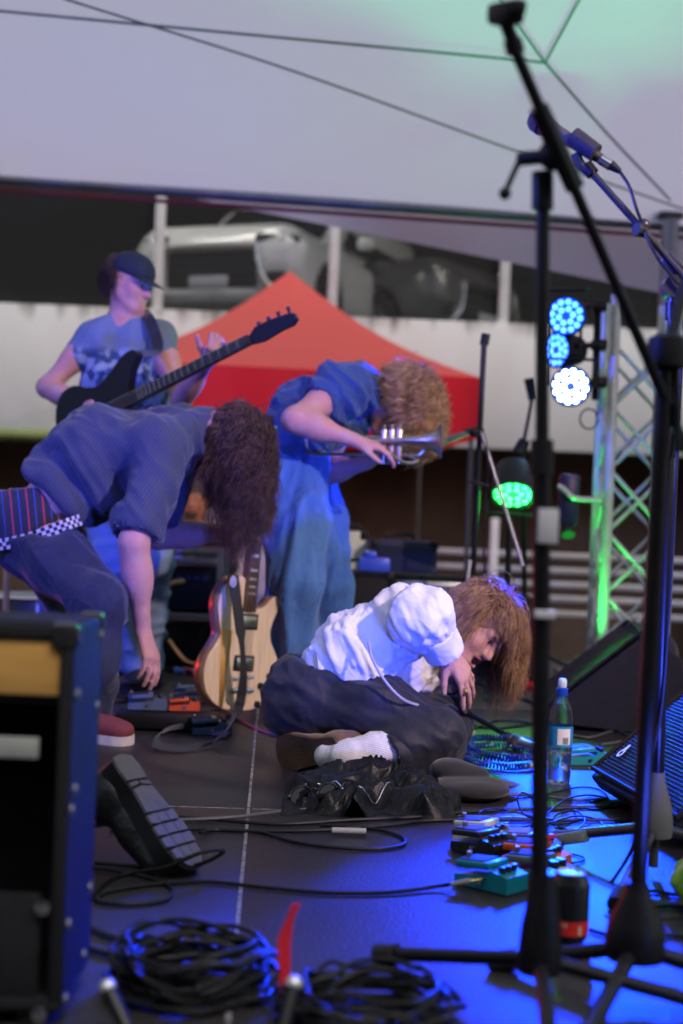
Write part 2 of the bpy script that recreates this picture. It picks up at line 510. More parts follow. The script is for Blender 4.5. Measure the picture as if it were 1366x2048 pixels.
# ---- car park behind: slab edge band, deck, ceiling, undercroft
m_white_wall = mat('white_painted_concrete', (.60, .59, .58), .8, col2=(.72, .71, .70), vscale=.9, bump=.25, bscale=14, detail=9, stretch=(1, 1, .35))
_n = m_white_wall.node_tree; _b = _n.nodes['Principled BSDF']           # dark rain streaks below the top edge
_tc = _n.nodes.new('ShaderNodeTexCoord'); _mp = _n.nodes.new('ShaderNodeMapping'); _mp.inputs['Scale'].default_value = (5, 1, .5)
_nz = _n.nodes.new('ShaderNodeTexNoise'); _nz.inputs['Scale'].default_value = 1.6; _nz.inputs['Detail'].default_value = 8
_sx = _n.nodes.new('ShaderNodeSeparateXYZ'); _mr = _n.nodes.new('ShaderNodeMapRange'); _mr.inputs[1].default_value = .1; _mr.inputs[2].default_value = .58
_ml = _n.nodes.new('ShaderNodeMath'); _ml.operation = 'MULTIPLY'
_rp = _n.nodes.new('ShaderNodeValToRGB'); _rp.color_ramp.elements[0].position = .38; _rp.color_ramp.elements[1].position = .62
_mx = _n.nodes.new('ShaderNodeMix'); _mx.data_type = 'RGBA'
_n.links.new(_tc.outputs['Object'], _mp.inputs[0]); _n.links.new(_mp.outputs[0], _nz.inputs['Vector']); _n.links.new(_tc.outputs['Object'], _sx.inputs[0])
_n.links.new(_sx.outputs[2], _mr.inputs[0]); _n.links.new(_nz.outputs['Fac'], _ml.inputs[0]); _n.links.new(_mr.outputs[0], _ml.inputs[1]); _n.links.new(_ml.outputs[0], _rp.inputs[0])
_n.links.new(_rp.outputs[0], _mx.inputs[0]); _n.links.new(_b.inputs['Base Color'].links[0].from_socket, _mx.inputs[6]); _mx.inputs[7].default_value = (.20, .185, .17, 1)
_n.links.new(_mx.outputs[2], _b.inputs['Base Color'])
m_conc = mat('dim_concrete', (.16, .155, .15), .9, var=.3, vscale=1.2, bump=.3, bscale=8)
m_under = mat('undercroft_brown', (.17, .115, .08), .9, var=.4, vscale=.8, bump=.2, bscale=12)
cp = thing('car_park', (0, 12.5, GROUND_Z), 'two storey concrete car park with white painted slab edge above a dark undercroft', 'building')
def part(name, m, parent, *boxes, bev=0.0):
    b = MB()
    for c, s in boxes: b.box(c, s, bev=bev)
    return b.build(name, m, parent)
wallo = MB().box((0, 12.6, 1.905), (40, .2, 1.11), bev=.012)
wo = wallo.build('slab_edge_band', m_white_wall, None)
wo.location = (0, 0, 0)
# recentre so the streak mask can use object height
for v in wo.data.vertices: v.co -= Vector((0, 12.6, 1.905))
wo.parent = cp; wo.location = Vector((0, 12.6, 1.905)) - cp.location
part('upper_deck', m_conc, cp, ((0, 24, 2.30), (40, 22.5, .16)))
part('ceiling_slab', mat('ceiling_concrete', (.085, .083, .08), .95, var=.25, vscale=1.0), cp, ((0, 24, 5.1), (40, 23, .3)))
part('rear_wall', mat('rear_concrete', (.11, .105, .10), .95, var=.3, vscale=.8), cp, ((0, 33, 3.6), (40, .2, 2.7)))
part('undercroft_wall', m_under, cp, ((0, 13.7, .35), (40, .2, 2.35)))
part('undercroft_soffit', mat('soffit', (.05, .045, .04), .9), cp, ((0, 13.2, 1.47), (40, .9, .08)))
for x in (-5.2, -1.0, 3.1, 7.2):
    part('column', m_conc, cp, ((x + .4, 13.3, .28), (.35, .35, 2.15)), bev=.01)
for x in (-7, 0.2, 7):
    part('upper_column', m_conc, cp, ((x, 22, 3.67), (.4, .4, 2.6)), bev=.01)
MB().cyl((-9, 12.46, 1.30), (-2.15, 12.46, 1.30), .055, n=12).build('drain_pipe', mat('green_pipe', (.16, .20, .06), .6), cp)
# shade cloth behind the posts and the posts themselves
sf = thing('deck_fence', (0, 12.62, 2.46), 'white square posts carrying a dark mesh screen along the upper deck edge', 'fence')
for px in (-40, 322, 672, 1015, 1360):
    b = at(px - 9, 640, 12.6)
    MB().box((b[0], 12.6, 3.46), (.085, .06, 2.0), bev=.008).build('post', mat('white_post', (.66, .66, .65), .5, var=.1), sf)
m_net = bpy.data.materials.new('mesh_screen'); m_net.use_nodes = True
_n = m_net.node_tree; _b = _n.nodes['Principled BSDF']; _b.inputs['Base Color'].default_value = (.055, .055, .055, 1); _b.inputs['Roughness'].default_value = .8
_tc = _n.nodes.new('ShaderNodeTexCoord'); _o = _n.nodes['Material Output']
_wv = []
for rot in (.785, -.785):
    mp = _n.nodes.new('ShaderNodeMapping'); mp.inputs['Rotation'].default_value = (0, rot, 0); mp.inputs['Scale'].default_value = (75, 75, 75)
    w = _n.nodes.new('ShaderNodeTexWave'); w.bands_direction = 'X'; w.inputs['Scale'].default_value = .31
    _n.links.new(_tc.outputs['Object'], mp.inputs[0]); _n.links.new(mp.outputs[0], w.inputs['Vector'])
    gt = _n.nodes.new('ShaderNodeMath'); gt.operation = 'GREATER_THAN'; gt.inputs[1].default_value = .955
    _n.links.new(w.outputs['Fac'], gt.inputs[0]); _wv.append(gt)
_mxm = _n.nodes.new('ShaderNodeMath'); _mxm.operation = 'MAXIMUM'; _n.links.new(_wv[0].outputs[0], _mxm.inputs[0]); _n.links.new(_wv[1].outputs[0], _mxm.inputs[1])
_tr = _n.nodes.new('ShaderNodeBsdfTransparent'); _ms = _n.nodes.new('ShaderNodeMixShader')
_n.links.new(_mxm.outputs[0], _ms.inputs[0]); _n.links.new(_tr.outputs[0], _ms.inputs[1]); _n.links.new(_b.outputs[0], _ms.inputs[2]); _n.links.new(_ms.outputs[0], _o.inputs[0])
MB().box((0, 12.66, 3.5), (30, .004, 2.1)).build('mesh_screen', m_net, sf)
# fluorescent lamp deep inside
tl = thing('tube_light', at(985, 580, 22), 'lit fluorescent tube light slung in the dim upper car park', 'tube light')
a, b = at(966, 602, 21.6), at(1004, 560, 22.4)
MB().cyl(a, b, .075, n=12).build('lamp_tube', mat('tube_glow', (.9, .9, .8), emit=(1, .96, .78), estr=3.2, var=0), tl)
MB().cyl(a + vec(0, .1, .08), b + vec(0, .1, .08), .05, n=8).build('housing', mat('white_post', (.66, .66, .65)), tl)

for k, (lx, ly) in enumerate(((-1.9, 13.3), (2.4, 13.6))):  # two tubes added out of view to brighten the parked cars
    tl = thing('tube_light', (lx, ly, 4.9), ('unseen tube light added to brighten the silver car', 'unseen tube light added to brighten the dark grey car')[k], 'tube light')
    MB().cyl((lx - .75, ly, 4.86), (lx + .75, ly, 4.86), .05, n=12).build('lamp_tube', mat('tube_glow_strong', (.9, .9, .8), emit=(1, .95, .85), estr=26, var=0), tl)
    MB().box((lx, ly, 4.93), (1.6, .14, .05), bev=.01).build('housing', mat('white_post', (.66, .66, .65)), tl)
# ---- unseen building added behind the camera to block low sky light
bb_ = thing('sky_blocking_building', (0, -14, GROUND_Z), 'unseen brick building added behind the camera to block sky light', 'building')
part('wall', mat('dull_brick', (.13, .09, .075), .9, var=.3, vscale=2, bump=.3, bscale=30), bb_, ((0, -14.5, 5.2), (46, 1, 12)))
for i in range(12):
    for z in (1.2, 4.4, 7.6): part('window', mat('street_glass', (.02, .022, .025), .15, var=0), bb_, ((-20.5 + i * 3.7, -13.98, z), (1.5, .06, 1.7)))

# ---- white rail fence on the ground behind the stage
rf = thing('rail_fence', (2, 11, GROUND_Z), 'low white metal fence with horizontal rails behind the stage', 'fence')
m_rail = mat('rail_paint', (.42, .42, .43), .5, var=.15)
for py in (1106, 1136, 1164, 1192, 1222):
    z = at(985, py, 11)[2]
    MB().box((2.3, 11, z), (3.6, .03, .045), bev=.006).build('rail', m_rail, rf)
for px, top in ((990, 1036), (1330, 1060)):
    p = at(px, top, 10.95)
    MB().box((p[0], 10.95, (p[2] + GROUND_Z) / 2), (.062, .062, p[2] - GROUND_Z), bev=.006).build('post', mat('white_post', (.66, .66, .65)), rf)

# ---- big white stage canopy
CZ0, CZX, CZY, CY = 2.595, -.0368, .166, 8.5
def cz(x, y): return CZ0 + CZX * x + CZY * (CY - y)
def onroof(px, py, drop=0.0):
    d = at(px, py, 1.0) - vec(0, 0, CAM_H)
    t = (CZ0 - drop + CZY * CY - CAM_H) / (d[2] - CZX * d[0] + CZY)
    return vec(0, 0, CAM_H) + d * t
def fabric(name, col, trans_col, tw=.45, rough=.7, bscale=3):
    m = mat(name, col, rough, var=.05, vscale=1.5, bump=.25, bscale=bscale, detail=6)
    nt = m.node_tree; b = nt.nodes['Principled BSDF']; out = nt.nodes['Material Output']
    t = nt.nodes.new('ShaderNodeBsdfTranslucent'); t.inputs[0].default_value = (*trans_col, 1)
    mx = nt.nodes.new('ShaderNodeMixShader'); mx.inputs[0].default_value = tw
    nt.links.new(b.outputs[0], mx.inputs[1]); nt.links.new(t.outputs[0], mx.inputs[2]); nt.links.new(mx.outputs[0], out.inputs[0])
    return m
m_can = fabric('canopy_fabric', (.66, .66, .80), (.60, .57, .71), .50)
can = thing('stage_canopy', (0, 8.5, GROUND_Z), 'large pale marquee roof stretched over the stage with seams meeting in a star', 'canopy')
gx, gy = np.meshgrid(np.linspace(-6.5, 5.0, 70), np.linspace(1.0, 8.5, 70), indexing='ij')
gz = cz(gx, gy) + .05 * (noise3(np.stack([gx * .5, gy * .5, gx * 0], -1)) - .5) +     .004 * (noise3(np.stack([gx * 2.2, gy * 2.2, gx * 0 + 4], -1)) - .5)
V = np.stack([gx, gy, gz], -1).reshape(-1, 3)
I = np.arange(70 * 70).reshape(70, 70)
Q = np.stack([I[:-1, :-1], I[1:, :-1], I[1:, 1:], I[:-1, 1:]], -1).reshape(-1, 4)
build_arrays('roof_panel', V, Q, m_can, can)
m_seam = mat('canopy_seam', (.27, .29, .34), .7, var=.1)
for pts in ([(-60, 17), (0, 22), (560, 75), (1090, 125)], [(1090, 125), (1180, -40)], [(1090, 125), (1000, 0), (960, -60)], [(1090, 125), (1210, 262), (1340, 400)]):
    MB().tube([onroof(x, y, .035) for x, y in pts], .0065, n=8, sub=8).build('seam', m_seam, can)
m_beam = mat('eaves_beam', (.30, .31, .36), .35, metal=.8, var=.15)
bl, br = at(-300, 338, 8.5), at(1420, 458, 8.5)
MB().cyl(bl, br, .032, n=14).build('eaves_beam', m_beam, can)
MB().cyl(bl + vec(0, .03, -.055), br + vec(0, .03, -.055), .012, n=8).build('red_reflection', mat('reflection_red', (.35, .06, .09), .7), can)  # thin red line painted in for the red reflection on the beam
m_flap = fabric('flap_fabric', (.60, .57, .68), (.62, .58, .72), .6)
top = [at(120 + i * 52, 352 + (120 + i * 52) * .078, 8.56) for i in range(27)]
low = [at(120 + i * 52, max(352 + (120 + i * 52) * .078 + 6, 318 + (120 + i * 52) * .203), 8.60 + .04 * math.sin(i * .8)) for i in range(27)]
MB().add(top + low, [(i, i + 1, 28 + i, 27 + i) for i in range(26)]).build('back_flap', m_flap, can)
cb = at(1342, 412, 8.35)
MB().box(cb, (.16, .16, .16), bev=.04).build('corner_joint', mat('grey_joint', (.25, .23, .25), .6), can)
MB().cyl((cb[0], cb[1], cb[2]), (cb[0], cb[1], GROUND_Z), .05, n=14).build('leg', m_beam, can)
MB().cyl((-6.3, 8.45, cz(-6.3, 8.45)), (-6.3, 8.45, GROUND_Z), .05, n=14).build('leg', m_beam, can)
rope = MB().tube([onroof(x, y, .12) for x, y in ((60, -32), (130, -2), (580, 140), (1040, 305), (1366, 418))], .0055, n=8).build('guy_rope', mat('rope_grey', (.16, .16, .18), .8), None)
tag(rope, 'thin dark rope strung slanting under the pale canopy', 'rope')

# ---- red pop-up tent behind the stage
rt = thing('pop_up_tent', (-.467, 10.9, GROUND_Z), 'red pop-up tent with peaked roof standing before the white wall', 'tent')
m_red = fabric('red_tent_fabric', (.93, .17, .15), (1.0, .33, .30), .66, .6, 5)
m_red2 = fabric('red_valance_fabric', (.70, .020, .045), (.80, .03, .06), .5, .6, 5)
apex = vec(-.467, 10.9, 2.57); r8 = 1.8
corners = [apex * [1, 1, 0] + vec(r8 * math.cos(R(a)), r8 * math.sin(R(a)), 1.70) for a in (-130, -40, 50, 140)]
for k in range(4):
    A, B = corners[k], corners[(k + 1) % 4]; n = 12; vs, fs = [], []
    for i in range(n + 1):
        for j in range(n + 1):
            s_, t_ = i / n, j / n
            p = apex * (1 - s_) + (A * (1 - t_) + B * t_) * s_
            p = p - vec(0, 0, .10 * math.sin(math.pi * s_) * (.55 + .45 * (2 * t_ - 1) ** 2))
            vs.append(p)
    for i in range(n):
        for j in range(n): fs.append((i * (n + 1) + j, i * (n + 1) + j + 1, (i + 1) * (n + 1) + j + 1, (i + 1) * (n + 1) + j))
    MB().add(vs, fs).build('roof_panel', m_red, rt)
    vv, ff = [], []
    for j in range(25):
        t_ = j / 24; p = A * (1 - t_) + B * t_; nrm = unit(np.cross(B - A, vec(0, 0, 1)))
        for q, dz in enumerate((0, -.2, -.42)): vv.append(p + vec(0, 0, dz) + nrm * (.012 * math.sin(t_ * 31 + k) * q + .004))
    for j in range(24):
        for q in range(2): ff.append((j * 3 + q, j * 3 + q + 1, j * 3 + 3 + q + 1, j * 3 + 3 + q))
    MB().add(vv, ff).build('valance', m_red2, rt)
    MB().cyl(A * [1, 1, 0] + vec(0, 0, GROUND_Z) + unit(apex - A) * [.06, .06, 0], A + unit(apex - A) * [.06, .06, 0], .016, n=8).build('leg', mat('tent_leg', (.06, .06, .065), .5), rt)

# ================================================================== STAGE LIGHTING
BLUE, GREEN, RED = (.0, .030, 1.0), (.02, 1.0, .10), (1.0, .03, .06)
m_blk = mat('black_metal', (.007, .007, .009), .45, var=.2, vscale=25, bump=.05, spec=.3)
m_blkp = mat('black_plastic', (.008, .008, .010), .5, var=.2, vscale=25, bump=.1, bscale=220, spec=.3)
LED_ME = {}
def par_light(c, d, label, colr, glow, estr, power, spot=45, group='LED par lights on the truss', dia=.19, hang=True, blend=.6, nled=(1, 6, 12), aim=None):
    c = np.asarray(c, float); d = unit(d); M = frame(np.cross(d, vec(1, 0, .01)), d)          # third column = d
    t = thing('par_light', c, label, 'stage light', group)
    r = dia / 2
    MB().lathe([(r * .55, -.15), (r * .8, -.14), (r * .95, -.08), (r, 0), (r, .012), (r * .94, .014), (r * .93, -.004), (r * .1, -.006)], c, M, n=28).build('housing', m_blkp, t)
    MB().lathe([(r * .90, 0), (r * .90, .002)], c, M, n=28).build('lens_plate', mat('lens_plate_%.3f_%.3f' % (colr[0], colr[1]), (.05, .05, .05), .3, var=0, emit=colr, estr=.9), t)  # faint emission put in for the LED glow spread over the plate
    up = vec(0, 0, 1); side = unit(np.cross(d, up))
    s_ = 1 if hang else -1
    yk = [c + side * (r + .012) - d * .05, c + side * (r + .014) + up * s_ * (r + .03) - d * .05, c - side * (r + .014) + up * s_ * (r + .03) - d * .05, c - side * (r + .012) - d * .05]
    MB().tube(yk, .008, n=8, spline=False).build('yoke', m_blk, t)
    key = colr
    if key not in LED_ME:
        lm = MB().lathe([(.0128, -.004), (.0125, .002), (.009, .006), (.002, .0075)], (0, 0, 0), n=12); o = lm.build('led', mat('led_%d' % len(LED_ME), (.8, .9, 1), emit=glow, estr=estr, var=0)); 
        LED_ME[key] = o.data; bpy.data.objects.remove(o)
    rr = r * .90 / (len(nled) - .5)
    mw = Matrix([list(M[0]), list(M[1]), list(M[2])]).to_euler()
    for k, n in enumerate(nled):
        if k == 0: continue
        for i in range(n):
            th = 2 * math.pi * i / n + k * .2; q = M @ np.array((rr * k * math.cos(th), rr * k * math.sin(th), 0.004))
            o = link_mesh('led', LED_ME[key], None, t, q); o.rotation_euler = mw
    if power:
        ld = bpy.data.lights.new('beam', 'SPOT'); ld.energy = power; ld.color = colr; ld.spot_size = R(spot); ld.spot_blend = blend; ld.shadow_soft_size = .07
        lo = bpy.data.objects.new('beam', ld); COL.objects.link(lo); lo.parent = t
        ad = d if aim is None else unit(np.asarray(aim) - c)
        lo.location = Vector([float(x) for x in d * .05]); lo.rotation_euler = Vector([float(x) for x in ad]).to_track_quat('-Z', 'Y').to_euler()
    return t

# ---- lattice truss tower at the right
ty = 6.6
T0 = at(1205, 1280, ty)[0]; T1 = T0 + .285
truss = thing('truss_tower', (T0 + .14, ty + .14, 0), 'silver lattice truss tower carrying the blue stage lights', 'truss')
m_truss = mat('truss_aluminium', (.66, .66, .70), .35, metal=.35, var=.12, vscale=14)
ztop = 1.80
cs = [vec(T0, ty, 0), vec(T1, ty, 0), vec(T1, ty + .285, 0), vec(T0, ty + .285, 0)]
for c in cs: MB().cyl(c + vec(0, 0, .02), c + vec(0, 0, ztop), .025, n=14).build('chord', m_truss, truss)
for k in range(4):
    a, b = cs[k], cs[(k + 1) % 4]; z = .12; i = 0
    while z + .29 < ztop:
        p, q = (a, b) if i % 2 == 0 else (b, a)
        MB().cyl(p + vec(0, 0, z), q + vec(0, 0, z + .29), .010, n=8).build('brace', m_truss, truss)
        MB().cyl(q + vec(0, 0, z), p + vec(0, 0, z + .29), .010, n=8).build('brace', m_truss, truss)
        z += .29; i += 1
MB().box((T0 + .1425, ty + .1425, .008), (.6, .6, .014), bev=.004).build('base_plate', mat('steel_plate', (.2, .2, .21), .5, metal=.8), truss)

BL = (.55, .80, 1.0)
par_light(at(1132, 632, 6.35), vec(-.32, -1, -.12), 'round blue LED stage light, topmost of three on the truss', BLUE, (.012, .085, 1.0), 7.0, 330, 27, aim=P(1150, 1250, 2.9), blend=.5, dia=.178)
par_light(at(1113, 700, 6.45), vec(-.85, -.75, -.10), 'blue LED stage light turned aside between the other two on the truss', (.001, .030, 1.0), (.012, .085, 1.0), 7.0, 480, 34, aim=P(480, 860, 5.1), dia=.165)
par_light(at(1141, 773, 6.3), vec(-.13, -1, -.11), 'white-hot blue LED stage light, lowest of three on the truss', (.002, .030, 1.0), (.42, .72, 1.0), 16.0, 800, 29, aim=fl(1130, 1700), blend=.5, dia=.182)
# clamps / bar that carry them
MB().cyl(at(1196, 610, 6.55), at(1190, 800, 6.55), .017, n=10).build('lamp_bar', m_blk, truss)
for py in (612, 690, 765):
    MB().cyl(at(1195, py, 6.5), at(1150, py + 2, 6.42), .014, n=10).build('lamp_arm', m_blk, truss)
    MB().box(at(1198, py, 6.52), (.07, .06, .05), bev=.01).build('clamp', m_blk, truss)
sc_ = MB(); 
lc = [at(1178 + 18 * math.cos(a), 838 + 20 * math.sin(a), 6.4 + .03 * math.sin(3 * a)) for a in np.linspace(0, 6.0, 14)] + [at(1200, 800, 6.5), at(1202, 760, 6.55)]
tag(MB().tube(lc, .004, n=6).build('safety_cable', m_blk), 'thin black cable looped below the blue lights beside the truss', 'cable')

# ---- green LED par on its own stand
gpc = at(1026, 988, 6.0)
par_light(gpc, vec(-.12, -1, -1.35), 'green LED stage light tilted down on a slim stand', GREEN, (.02, 1.0, .12), 3.0, 14, 60, group=None, dia=.19, hang=False, aim=fl(1150, 1700))
gs = thing('light_stand', (gpc[0], gpc[1] + .06, 0), 'slim black stand holding the green light', 'light stand')
MB().cyl((gpc[0], gpc[1] + .07, .02), (gpc[0], gpc[1] + .07, gpc[2] - .1), .014, n=10).build('pole', m_blk, gs)
for a in (20, 140, 260):
    MB().tube([vec(gpc[0], gpc[1] + .07, .12), vec(gpc[0] + .25 * math.cos(R(a)), gpc[1] + .07 + .25 * math.sin(R(a)), .012)], .01, n=8, spline=False).build('leg', m_blk, gs)

# ---- green uplight at the truss foot (washes truss chords and the canopy green)
par_light((T0 - .07, ty - .075, .11), onroof(1055, -10) - vec(T0, ty, .1), 'low green LED uplight at the foot of the truss', GREEN, (.1, 1.0, .2), 8.0, 26, 105, group=None, dia=.13, hang=False, blend=.3)
par_light((1.02, 5.75, .10), onroof(1062, -25) - vec(1.02, 5.75, .1), 'green LED uplight on the deck aimed at the canopy', (.03, 1.0, .25), (.1, 1.0, .3), 6.0, 150, 48, group=None, dia=.13, hang=False, blend=1.0)

# ---- lights out of the picture: red wash from the back of the stage, blue front wash on a pole
par_light((-2.55, 6.6, .35), vec(.6, -.8, -.12), 'red LED stage light on the floor beside the rear stage edge', RED, (1, .05, .08), 4.0, 32, 50, group=None, hang=False, aim=(-1.0, 4.9, .0), blend=1.0)
par_light((-2.9, 2.2, 2.5), vec(.7, .6, -.45), 'blue LED stage light on the side pole facing the band', (.07, .08, 1.0), (.1, .3, 1), 4.0, 420, 44, group=None, aim=(-.5, 5.2, 1.0), blend=.8)
par_light((-2.9, 2.05, 2.05), vec(.9, .2, -.25), 'blue LED stage light lower on the side pole, facing the microphone stands', (.06, .08, 1.0), (.1, .3, 1), 4.0, 1500, 26, group=None, aim=(.55, 2.9, 1.3), blend=.7)
par_light((2.7, 1.3, 2.7), vec(-.6, .7, -.4), 'unseen pinkish white fill light added on a front pole facing the band', (1.0, .72, .74), (1, .8, .8), 4.0, 400, 54, group=None, aim=(-.15, 4.9, .8), blend=.8)  # fill lamp added out of view to brighten the band
fp_ = thing('light_pole', (2.75, 1.25, 0), 'tall black pole added out of view for the pinkish white fill light', 'light stand')
MB().cyl((2.75, 1.25, 0), (2.75, 1.25, 2.8), .02, n=10).build('pole', m_blk, fp_)
MB().lathe([(.22, 0), (.22, .012), (.03, .03)], (2.75, 1.25, 0), n=24).build('base_plate', m_blk, fp_)
par_light((.92, 1.72, .16), vec(-.35, .9, .2), 'blue LED footlight on the stage front edge aimed up at the band', (.05, .09, 1.0), (.1, .3, 1), 4.0, 300, 36, group=None, aim=(-.40, 5.0, 1.05), blend=.8, hang=False)
sp = thing('light_pole', (-2.95, 2.15, 0), 'tall black pole holding a blue light at the stage side', 'light stand')
MB().cyl((-2.95, 2.15, 0), (-2.95, 2.15, 2.6), .02, n=10).build('pole', m_blk, sp)
MB().lathe([(.22, 0), (.22, .012), (.03, .03)], (-2.95, 2.15, 0), n=24).build('base_plate', m_blk, sp)

# ================================================================== STAGE GEAR
m_cab = mat('cable_black', (.007, .007, .008), .42, spec=.35, var=.15, vscale=30)
m_cabg = mat('cable_grey', (.075, .075, .08), .45, var=.15, vscale=30)
m_chrome = mat('chrome', (.75, .75, .77), .18, metal=1, var=.1, vscale=40)
m_gold = mat('brass', (.85, .62, .28), .22, metal=1, var=.1)
m_rub = mat('rubber', (.016, .016, .017), .75, var=.2)
m_grey = mat('grey_plastic', (.20, .20, .20), .5, var=.15)
m_tolex = mat('amp_tolex', (.007, .007, .009), .55, spec=.3, var=.3, vscale=60, bump=.6, bscale=420)

# ---------------------------------------------------------------- floor monitors (wedges)
m_mon = mat('monitor_shell', (.010, .010, .012), .55, spec=.3, var=.25, vscale=40, bump=.35, bscale=500)
m_gril = mat('monitor_grille', (.014, .014, .016), .5, spec=.25, var=.2, vscale=30)
def wedge(o, w, label, L=.56, logo=True, scale=1.0, group='floor monitors', grille=True):
    """o: near-bottom front corner on the floor, w: direction of the long axis (horizontal)"""
    w = unit(w); a = unit(np.cross(vec(0, 0, 1), w)); M = np.stack([a, w, vec(0, 0, 1)], 1); s = scale
    t = thing('floor_monitor', o, label, 'floor monitor', group)
    prof = [(0, .055), (.03, .02), (.34, 0), (.47, .0), (.52, .06), (.50, .27), (.40, .36), (.365, .365)]
    bm = MB().prism([(x * s, z * s) for x, z in prof], o, M, L * s)
    ob = bm.build('shell', m_mon, t, angle=25)
    bv = ob.modifiers.new('b', 'BEVEL'); bv.width = .008; bv.segments = 2; bv.limit_method = 'ANGLE'
    A = vec(.012, 0, .070) * s; B = vec(.352, 0, .360) * s          # baffle line
    e = unit(B - A); nrm = vec(-e[2], 0, e[0])
    if grille:
        Lb = np.linalg.norm(B - A) - .03; pitch = .0125; vs, fs = [], []
        rows = int(Lb / (pitch * .866)); cols = int((L * s - .04) / pitch)
        hexa = [(math.cos(R(60 * k + 30)), math.sin(R(60 * k + 30))) for k in range(6)]
        for i in range(rows):
            for j in range(cols):
                cx = .02 + (j + .5 * (i % 2)) * pitch; cy = .015 + i * pitch * .866; o_ = len(vs)
                for rr_, dn in ((pitch * .577, .012), (pitch * .45, .0118), (pitch * .45, .010)):
                    for hx, hy in hexa:
                        q = A + e * (cy + hy * rr_) + nrm * dn + vec(0, cx + hx * rr_, 0); vs.append(np.asarray(o) + M @ q)
                for k in range(6):
                    k2 = (k + 1) % 6
                    fs.append((o_ + k, o_ + k2, o_ + 6 + k2, o_ + 6 + k)); fs.append((o_ + 6 + k, o_ + 6 + k2, o_ + 12 + k2, o_ + 12 + k))
        g_ = MB(); g_.v = vs; g_.f = fs
        v = np.array(vs) - world_loc(t); me = bpy.data.meshes.new('grille'); me.from_pydata(v.tolist(), [], fs); me.update()
        link_mesh('grille', me, m_gril, t)
        # dark foam seen through the holes and the lip round the grille
        q4 = [A + e * .01 + nrm * .004 + vec(0, .015, 0), A + e * .01 + nrm * .004 + vec(0, L * s - .015, 0), B - e * .01 + nrm * .004 + vec(0, L * s - .015, 0), B - e * .01 + nrm * .004 + vec(0, .015, 0)]
        MB().add([np.asarray(o) + M @ q for q in q4], [(0, 1, 2, 3)]).build('foam', mat('foam', (.004, .004, .005), .95), t)
        rim = [A + nrm * .010 + vec(0, .008, 0), A + nrm * .010 + vec(0, L * s - .008, 0), B + nrm * .010 + vec(0, L * s - .008, 0), B + nrm * .010 + vec(0, .008, 0)]
        rim = [np.asarray(o) + M @ q for q in rim]
        MB().tube(rim + [rim[0]], .007, n=8, spline=False).build('grille_lip', m_mon, t)
    if logo:
        lc = A + e * .075 + nrm * .0165 + vec(0, logo, 0); pts_o, pts_i = [], []
        lw = vec(0, 1, 0)
        for k in range(28):
            th = 2 * math.pi * k / 28; r_ = .0155
            tip = max(0, math.cos(th - R(90))) ** 14 * .020
            pts_o.append(lc + lw * (-(r_ + tip) * math.cos(th)) * 1.0 + e * (r_ + tip) * math.sin(th)); pts_i.append(lc - lw * .007 * math.cos(th) + e * .007 * math.sin(th))
        vs = [np.asarray(o) + M @ q for q in pts_o + pts_i]
        MB().add(vs, [(k, (k + 1) % 28, 28 + (k + 1) % 28, 28 + k) for k in range(28)]).build('logo', mat('logo_white', (.8, .8, .8), .5, var=0), t)
    return t
wA = fl(1178, 1592); wB = fl(1366, 1712)
wd = unit(wB - wA)
wedge(wA, wd, 'black floor monitor with drop-shaped white logo on its hex grille', L=.62, logo=.075)
# second monitor, end panel towards the stage front
w2 = fl(1150, 1462)
wedge(w2 + vec(-.05, .60, 0), unit(vec(-.12, -.99, 0)), 'black floor monitor standing behind the one with the white logo', L=.6, logo=None, scale=.98)
MB  # handle recess plate on its end
hp = P(1278, 1352, 4.52)
hb = thing('carry_bag', P(1290, 1268, 5.9) * [1, 1, 0] + vec(0, 0, .0), 'small black bag lying behind the floor monitors', 'bag')
sb = Sdf(); pc = P(1285, 1275, 5.9)
sb.ell(vec(pc[0], pc[1], pc[2] - .07), (.15, .12, .12), k=.05).ell(vec(pc[0] - .1, pc[1], pc[2] - .1), (.1, .1, .1), k=.06).ell(vec(pc[0] + .05, pc[1] - .03, .07), (.2, .14, .09), k=.05)
soft(sb, 'body', mat('black_nylon', (.014, .014, .015), .7, sheen=.3), hb, .014, 1, [dict(along=(0, 0, 1), freq=16, amp=.02)])

# ---------------------------------------------------------------- microphone stands
m_std = mat('stand_black', (.006, .006, .008), .36, spec=.35, var=.25, vscale=30)
m_satin = mat('stand_satin', (.030, .030, .036), .3, var=.2, vscale=30)
def pole(t, a, b, r, name='pole', m=None): return MB().cyl(a, b, r, n=16).build(name, m or m_std, t)
def mic(t_name, tail, head, label, cat='microphone', silver=False):
    """hand-held vocal microphone from cable end (tail) to grille (head)"""
    tail, head = np.asarray(tail, float), np.asarray(head, float); d = unit(head - tail); L = np.linalg.norm(head - tail)
    M = frame(np.cross(d, vec(.3, 1, .2)), d); M = np.stack([M[:, 0], M[:, 1], d], 1)
    t = thing('microphone', tail, label, cat)
    MB().lathe([(.011, 0), (.0115, .02), (.0125, L * .3), (.0165, L * .66), (.0195, L * .70), (.0195, L * .725)], tail, M, n=20).build('body', mat('mic_body', (.07, .07, .08), .35, var=.1) if not silver else mat('mic_silver', (.6, .6, .62), .3, metal=.9), t)
    g0 = tail + d * L * .725; gr = MB().lathe([(.019, 0), (.0245, .012), (.0262, .026), (.025, .040), (.019, .050), (.010, .055), (.001, .0565)], g0, M, n=24)
    gr.build('grille', mat('mic_grille', (.16, .16, .17) if not silver else (.5, .5, .52), .45, metal=.8, bump=1.0, bscale=700), t)
    MB().lathe([(.0262, .0), (.0270, .003), (.0262, .006)], g0 + d * .018, M, n=24).build('band', m_blk, t)
    return t
